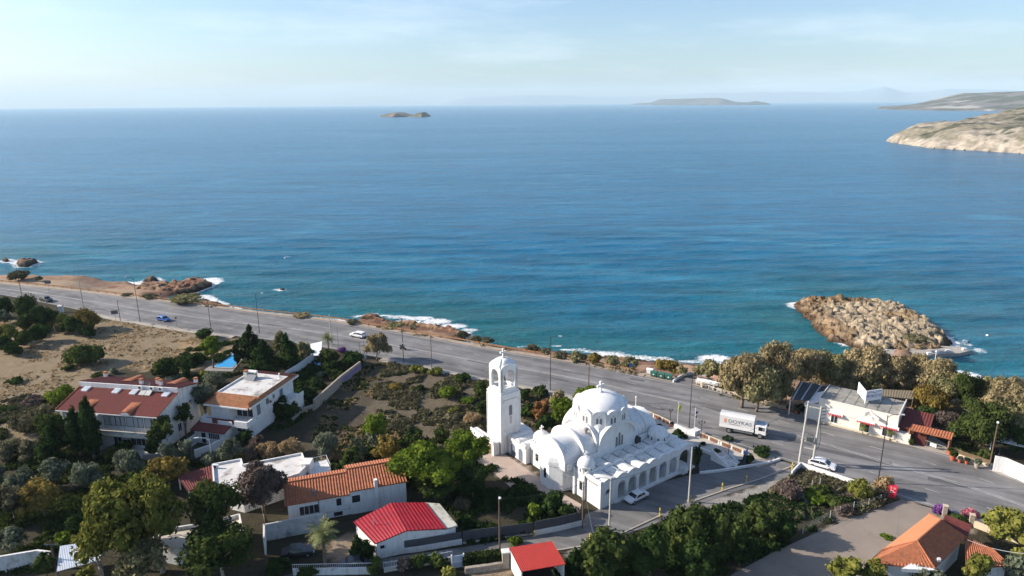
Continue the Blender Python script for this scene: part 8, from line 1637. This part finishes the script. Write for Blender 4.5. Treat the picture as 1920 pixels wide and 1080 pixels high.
# ================================================================ vehicles
TYRE = mat('tyre rubber', (0.02, 0.02, 0.02), 0.9); RIM = mat('wheel rim', (0.35, 0.36, 0.37), 0.35, 0.1, metal=0.6); CARGLASS = mat('car glass', (0.012, 0.015, 0.018), 0.08, 0.1, spec=0.7)
HEADL = mat('headlight glass', (0.6, 0.62, 0.65), 0.15); TAIL = mat('tail light red', (0.4, 0.01, 0.01), 0.3)
def wheel(par, x, y, r=0.32, w_=0.2):
    s = 1 if y > 0 else -1; t = MB().tube((x, y - s * w_, r), (x, y, r), r, 16).build('wheel', TYRE, par); MB().tube((x, y - 0.01 * s, r), (x, y + 0.012 * s, r), r * 0.6, 12).build('rim', RIM, t); return t
def car(label, px, py, ang, L_=4.3, W_=1.75, H_=1.45, paint=None, style='hatch', group='cars'):
    X, Y, _ = at(px, py); o = thing('car', label, 'car', (X, Y, 0.01), ang, group); h = L_ / 2; w_ = W_ / 2
    if style == 'suv': prof = [(-h, .45), (-h, .95), (-h + .12, 1.05), (-h + .2, H_ * 0.97), (-.7, H_), (.45, H_ * .97), (1.15, 1.08), (h - .25, .95), (h, .75), (h, .4)]; gl = [(-h + .2, 1.08), (-h + .32, H_ * .93), (-.7, H_ * .96), (.42, H_ * .93), (1.05, 1.08)]
    elif style == 'sedan': prof = [(-h, .42), (-h, .88), (-h + .7, .95), (-1.0, H_ * .97), (-.2, H_), (.45, H_ * .96), (1.05, .92), (h - .1, .78), (h, .6), (h, .38)]; gl = [(-h + .85, .96), (-.98, H_ * .93), (-.2, H_ * .96), (.42, H_ * .92), (.95, .93)]
    else: prof = [(-h, .42), (-h, .85), (-h + .1, 1.0), (-h + .45, H_ * .95), (-.4, H_), (.4, H_ * .96), (1.2, .95), (h - .15, .8), (h, .6), (h, .38)]; gl = [(-h + .2, 1.0), (-h + .5, H_ * .92), (-.4, H_ * .96), (.38, H_ * .92), (1.08, .97)]
    n = len(prof); V = []; F = []
    lay = [(-w_, 0.0), (-w_ * 0.985, 1), (w_ * 0.985, 1), (w_, 0)]
    def wid(z): return w_ * (1.0 if z < 0.95 else 1.0 - 0.20 * (z - 0.95) / (H_ - 0.95))
    for s in (-1, 1):
        for x, z in prof: V.append((x, s * wid(z) * (0.96 if abs(x) > h - 0.2 else 1), z))
    F.append(tuple(range(n))); F.append(tuple(range(n, 2 * n))[::-1])
    for i in range(n): F.append((i, n + i, n + (i + 1) % n, (i + 1) % n))
    b = MB().add(V, F).build('body', paint, o); bv = b.modifiers.new('bevel', 'BEVEL'); bv.width = 0.06; bv.segments = 2; bv.limit_method = 'ANGLE'; bv.angle_limit = R(25)
    g = MB()
    for s in (-1, 1): 
        pts = [(x, s * (wid(z) + 0.012), z) for x, z in gl]; g.add(pts, [tuple(range(len(pts))) if s < 0 else tuple(range(len(pts)))[::-1]])
    a0, a1 = gl[-1], gl[-2]; g.add([(a0[0] + .10, -wid(a0[1]) * .92, a0[1] + .02), (a0[0] + .10, wid(a0[1]) * .92, a0[1] + .02), (a1[0] + .08, wid(a1[1]) * .88, a1[1] + .02), (a1[0] + .08, -wid(a1[1]) * .88, a1[1] + .02)], [(0, 1, 2, 3)])
    a0, a1 = gl[0], gl[1]; g.add([(a0[0] - .10, -wid(a0[1]) * .9, a0[1] + .03), (a0[0] - .10, wid(a0[1]) * .9, a0[1] + .03), (a1[0] - .10, wid(a1[1]) * .86, a1[1] + .04), (a1[0] - .10, -wid(a1[1]) * .86, a1[1] + .04)], [(3, 2, 1, 0)])
    g.build('windows', CARGLASS, o); pl_ = MB()
    for x in (-0.35, ):
        for s in (-1, 1): pl_.box(x - .04, x + .04, s * (w_ * .93) - .02 * 1, s * (w_ * .93) + .02, .95, H_ * .93)
    pl_.build('door_pillars', paint, o); r_ = .33 if style == 'suv' else .30
    for x in (-h + .78, h - .85):
        for s in (-1, 1): wheel(o, x, s * (w_ + .01), r_)
    for s in (-1, 1): MB().box(h - .12, h + .015, s * w_ * .78 - .18, s * w_ * .78 + .18, .58, .72).build('headlight', HEADL, o); MB().box(-h - .015, -h + .1, s * w_ * .8 - .14, s * w_ * .8 + .14, .68, .84).build('tail_light', TAIL, o); MB().box(.85, 1.0, s * (w_ + .08) - .08, s * (w_ + .08) + .08, .92, 1.03).build('mirror', paint, o)
    MB().box(h - .05, h + .03, -w_ * .8, w_ * .8, .3, .44).build('bumper', DARKMET, o); MB().box(-h - .03, -h + .05, -w_ * .8, w_ * .8, .3, .46).build('bumper', DARKMET, o); return o
def paint(name, c): return mat(name, c, 0.3, 0.02, 1.0, spec=0.6)
WP = paint('white car paint', (0.78, 0.78, 0.78)); BP = paint('blue car paint', (0.02, 0.10, 0.36)); KP = paint('black car paint', (0.03, 0.033, 0.036)); RDA = math.atan2(-0.468, 0.884)
car('black sport utility car driving at left side of coast road', 87, 565, RDA, 4.5, 1.85, 1.65, KP, 'suv', 'cars driving on the coast road')
car('blue hatchback driving on coast road by dry field', 307, 601.5, RDA, 4.1, 1.75, 1.45, BP, 'hatch', 'cars driving on the coast road')
car('white crossover driving on coast road near brown bushy tree', 671, 632, RDA + math.pi, 4.4, 1.85, 1.62, WP, 'suv', 'cars driving on the coast road')
car('white hatchback behind low white wall at road edge', 1541, 876, RDA - R(6), 4.3, 1.8, 1.45, WP, 'hatch', 'cars driving on the coast road')
car('old white sedan parked before the church arcade', 1193, 937, CHA + math.pi, 4.1, 1.65, 1.38, WP, 'sedan', 'parked cars')
car('black car parked in shaded yard under courtyard wall', 560, 1040, R(12), 4.3, 1.8, 1.4, KP, 'sedan', 'parked cars')
car('dark car parked on street behind white fence', 668, 1062, R(14), 4.2, 1.75, 1.4, paint('dark grey car paint', (0.05, 0.055, 0.07)), 'sedan', 'parked cars')
# truck
tk = thing('box_truck', 'white box truck with orange and grey lettering on its side', 'truck', (*at(1395, 812)[:2], 0.01), RDA + R(1.5))
MB().box(-4.4, 1.75, -1.22, 1.22, 1.05, 3.35).build('cargo_box', mat('white tarpaulin', (0.70, 0.69, 0.67), 0.6, 0.04, 0.7, 0.1), tk)
rf = MB(); n = 8; pr = [(1.24 * math.cos(math.pi * i / n), 3.3 + 0.38 * math.sin(math.pi * i / n)) for i in range(n + 1)]; m_ = n + 1; rf.add([(-4.42, y, z) for y, z in pr] + [(1.77, y, z) for y, z in pr], [(i, m_ + i, m_ + i + 1, i + 1) for i in range(n)] + [tuple(range(m_)), tuple(range(m_, 2 * m_))[::-1]]); rf.build('box_roof', mat('grey white tarpaulin', (0.60, 0.60, 0.59), 0.6, 0.06, 0.7, 0.2), tk, smooth=True, auto=40)
sb_ = MB()
for s in (-1, 1): sb_.box(-4.42, 1.77, s * 1.235 - .015, s * 1.235 + .015, 1.05, 1.5); 
sb_.build('side_board', WPAINT, tk); MB().box(-4.3, 3.6, -0.45, 0.45, 0.75, 1.02).build('chassis', DARKMET, tk)
cb = MB(); cb.prism([(1.95, -1.15), (3.95, -1.15), (3.95, 1.15), (1.95, 1.15)], 0.75, 2.55); c_ = cb.build('cab', WPAINT, tk); bv = c_.modifiers.new('bevel', 'BEVEL'); bv.width = .14; bv.segments = 3
MB().slab([(2.0, -1.0, 2.62), (3.5, -1.0, 2.62), (3.5, 1.0, 2.62), (2.0, 1.0, 2.62)], 0.06).build('cab_roof', mat('pale blue cab roof', (0.38, 0.45, 0.52), 0.5), tk)
wg = MB(); wg.box(3.9, 3.965, -1.0, 1.0, 1.6, 2.35); wg.build('windscreen', CARGLASS, tk)
for s in (-1, 1):
    MB().box(2.55, 3.3, s * 1.15 - .02, s * 1.15 + .02, 1.6, 2.3).build('side_window', CARGLASS, tk); MB().box(3.4, 3.6, s * 1.15 - .02, s * 1.15 + .02, 1.6, 2.3).build('side_window', CARGLASS, tk); MB().box(3.85, 3.97, s * .85 - .2, s * .85 + .2, .95, 1.12).build('headlight', HEADL, tk); MB().box(3.9, 4.1, s * 1.35 - .12, s * 1.35 + .12, 1.6, 2.1).build('mirror', DARKMET, tk)
    for x in (-2.6, 2.9): wheel(tk, x, s * 1.18, .5, .42 if x < 0 else .3)
    MB().box(-1.8, 1.6, s * 1.1 - .03, s * 1.1 + .03, .55, .8).build('side_guard', GREYMET, tk)
MB().box(3.7, 4.02, -1.1, 1.1, .4, .85).build('bumper', DARKMET, tk); MB().box(3.96, 3.985, -0.8, 0.8, 1.15, 1.45).build('grille', DARKMET, tk)
GL = mat('grey lettering', (0.14, 0.15, 0.17), 0.6); tx = text_mesh('DOYKAS', 1.15, 'lettering', GL, tk, 0.006); tx.location = (-0.75, -1.24, 2.45); tx.rotation_euler = (R(90), 0, 0); tx.scale = (0.92, 0.80, 1)
MB().box(-2.7, -0.7, -1.245, -1.225, 1.86, 1.95).build('underline', GL, tk); og = MB()
for k in range(3): og.box(-3.55, -3.1, -1.245, -1.225, 2.05 + .3 * k, 2.24 + .3 * k); og.box(-3.55, -3.42, -1.245, -1.225, 2.24 + .3 * k, 2.35 + .3 * k) if k < 2 else None
og.build('emblem', mat('orange emblem', (0.75, 0.25, 0.09), 0.6), tk)
# motorcycle with rider
mc = thing('motorcycle', 'dark motorcycle heading right on coast road with luggage box', 'motorcycle', (*at(756, 656)[:2], 0.01), RDA)
for x in (-.72, .72):
    t = MB(); n = 16
    t.tube((x, -.06, .31), (x, .06, .31), .31, 16); t.build('wheel', TYRE, mc)
MB().box(-.5, .35, -.14, .14, .35, .72).build('engine', DARKMET, mc); MB().lathe((.12, 0, .72), [(.0, 0), (.2, .0), (.22, .12), (.12, .26), (0, .28)], 10).build('fuel_tank', KP, mc); MB().box(-.75, -.05, -.15, .15, .74, .86).build('seat', DARKMET, mc)
MB().tube((.72, 0, .31), (.42, 0, 1.05), .05, 6).tube((.42, -.35, 1.08), (.42, .35, 1.08), .03, 6).build('fork', DARKMET, mc); MB().box(-1.0, -.7, -.22, .22, .85, 1.15).build('luggage_box', DARKMET, mc); MB().lathe((.58, 0, .85), [(0, 0), (.13, .05), (.12, .2), (0, .22)], 10).build('headlight', HEADL, mc)
rd = thing('person', 'rider in dark clothes and white helmet on the motorcycle', 'person', (*at(756, 656)[:2], 0.01), RDA)
J_ = [(-.3, 0, .95, .17), (-.25, 0, 1.2, .16), (-.15, 0, 1.42, .19), (-.1, 0, 1.6, .07), (-.06, 0, 1.74, .10), (-.14, .21, 1.48, .07), (.12, .3, 1.25, .055), (.38, .3, 1.12, .045), (-.14, -.21, 1.48, .07), (.12, -.3, 1.25, .055), (.38, -.3, 1.12, .045), (-.28, .13, .93, .11), (.15, .2, .78, .085), (.0, .2, .42, .06), (.18, .2, .32, .05), (-.28, -.13, .93, .11), (.15, -.2, .78, .085), (.0, -.2, .42, .06), (.18, -.2, .32, .05)]
E_s = [(0, 1), (1, 2), (2, 3), (3, 4), (2, 5), (5, 6), (6, 7), (2, 8), (8, 9), (9, 10), (0, 11), (11, 12), (12, 13), (13, 14), (0, 15), (15, 16), (16, 17), (17, 18)]
me = bpy.data.meshes.new('body'); me.from_pydata([j[:3] for j in J_], E_s, []); ob = bpy.data.objects.new('body', me); col.objects.link(ob); ob.parent = rd; sk = ob.modifiers.new('skin', 'SKIN'); 
for i, v in enumerate(me.skin_vertices[0].data if me.skin_vertices else []): v.radius = (J_[i][3],) * 2
if not me.skin_vertices:
    bmx = bmesh.new(); bmx.from_mesh(me); ly = bmx.verts.layers.skin.verify()
    for i, v in enumerate(bmx.verts): v[ly].radius = (J_[i][3],) * 2; v[ly].use_root = (i == 0)
    bmx.to_mesh(me); bmx.free()
ss = ob.modifiers.new('sub', 'SUBSURF'); ss.levels = 1; ss.render_levels = 2; me.materials.append(mat('dark riding clothes', (0.03, 0.03, 0.035), 0.8))
MB().lathe((-.05, 0, 1.66), [(.11, 0), (.145, .08), (.14, .18), (.09, .27), (0, .30)], 14).build('helmet', WPAINT, rd, smooth=True)
for o in bpy.data.objects:
    if '_h' in o.keys(): del o['_h']
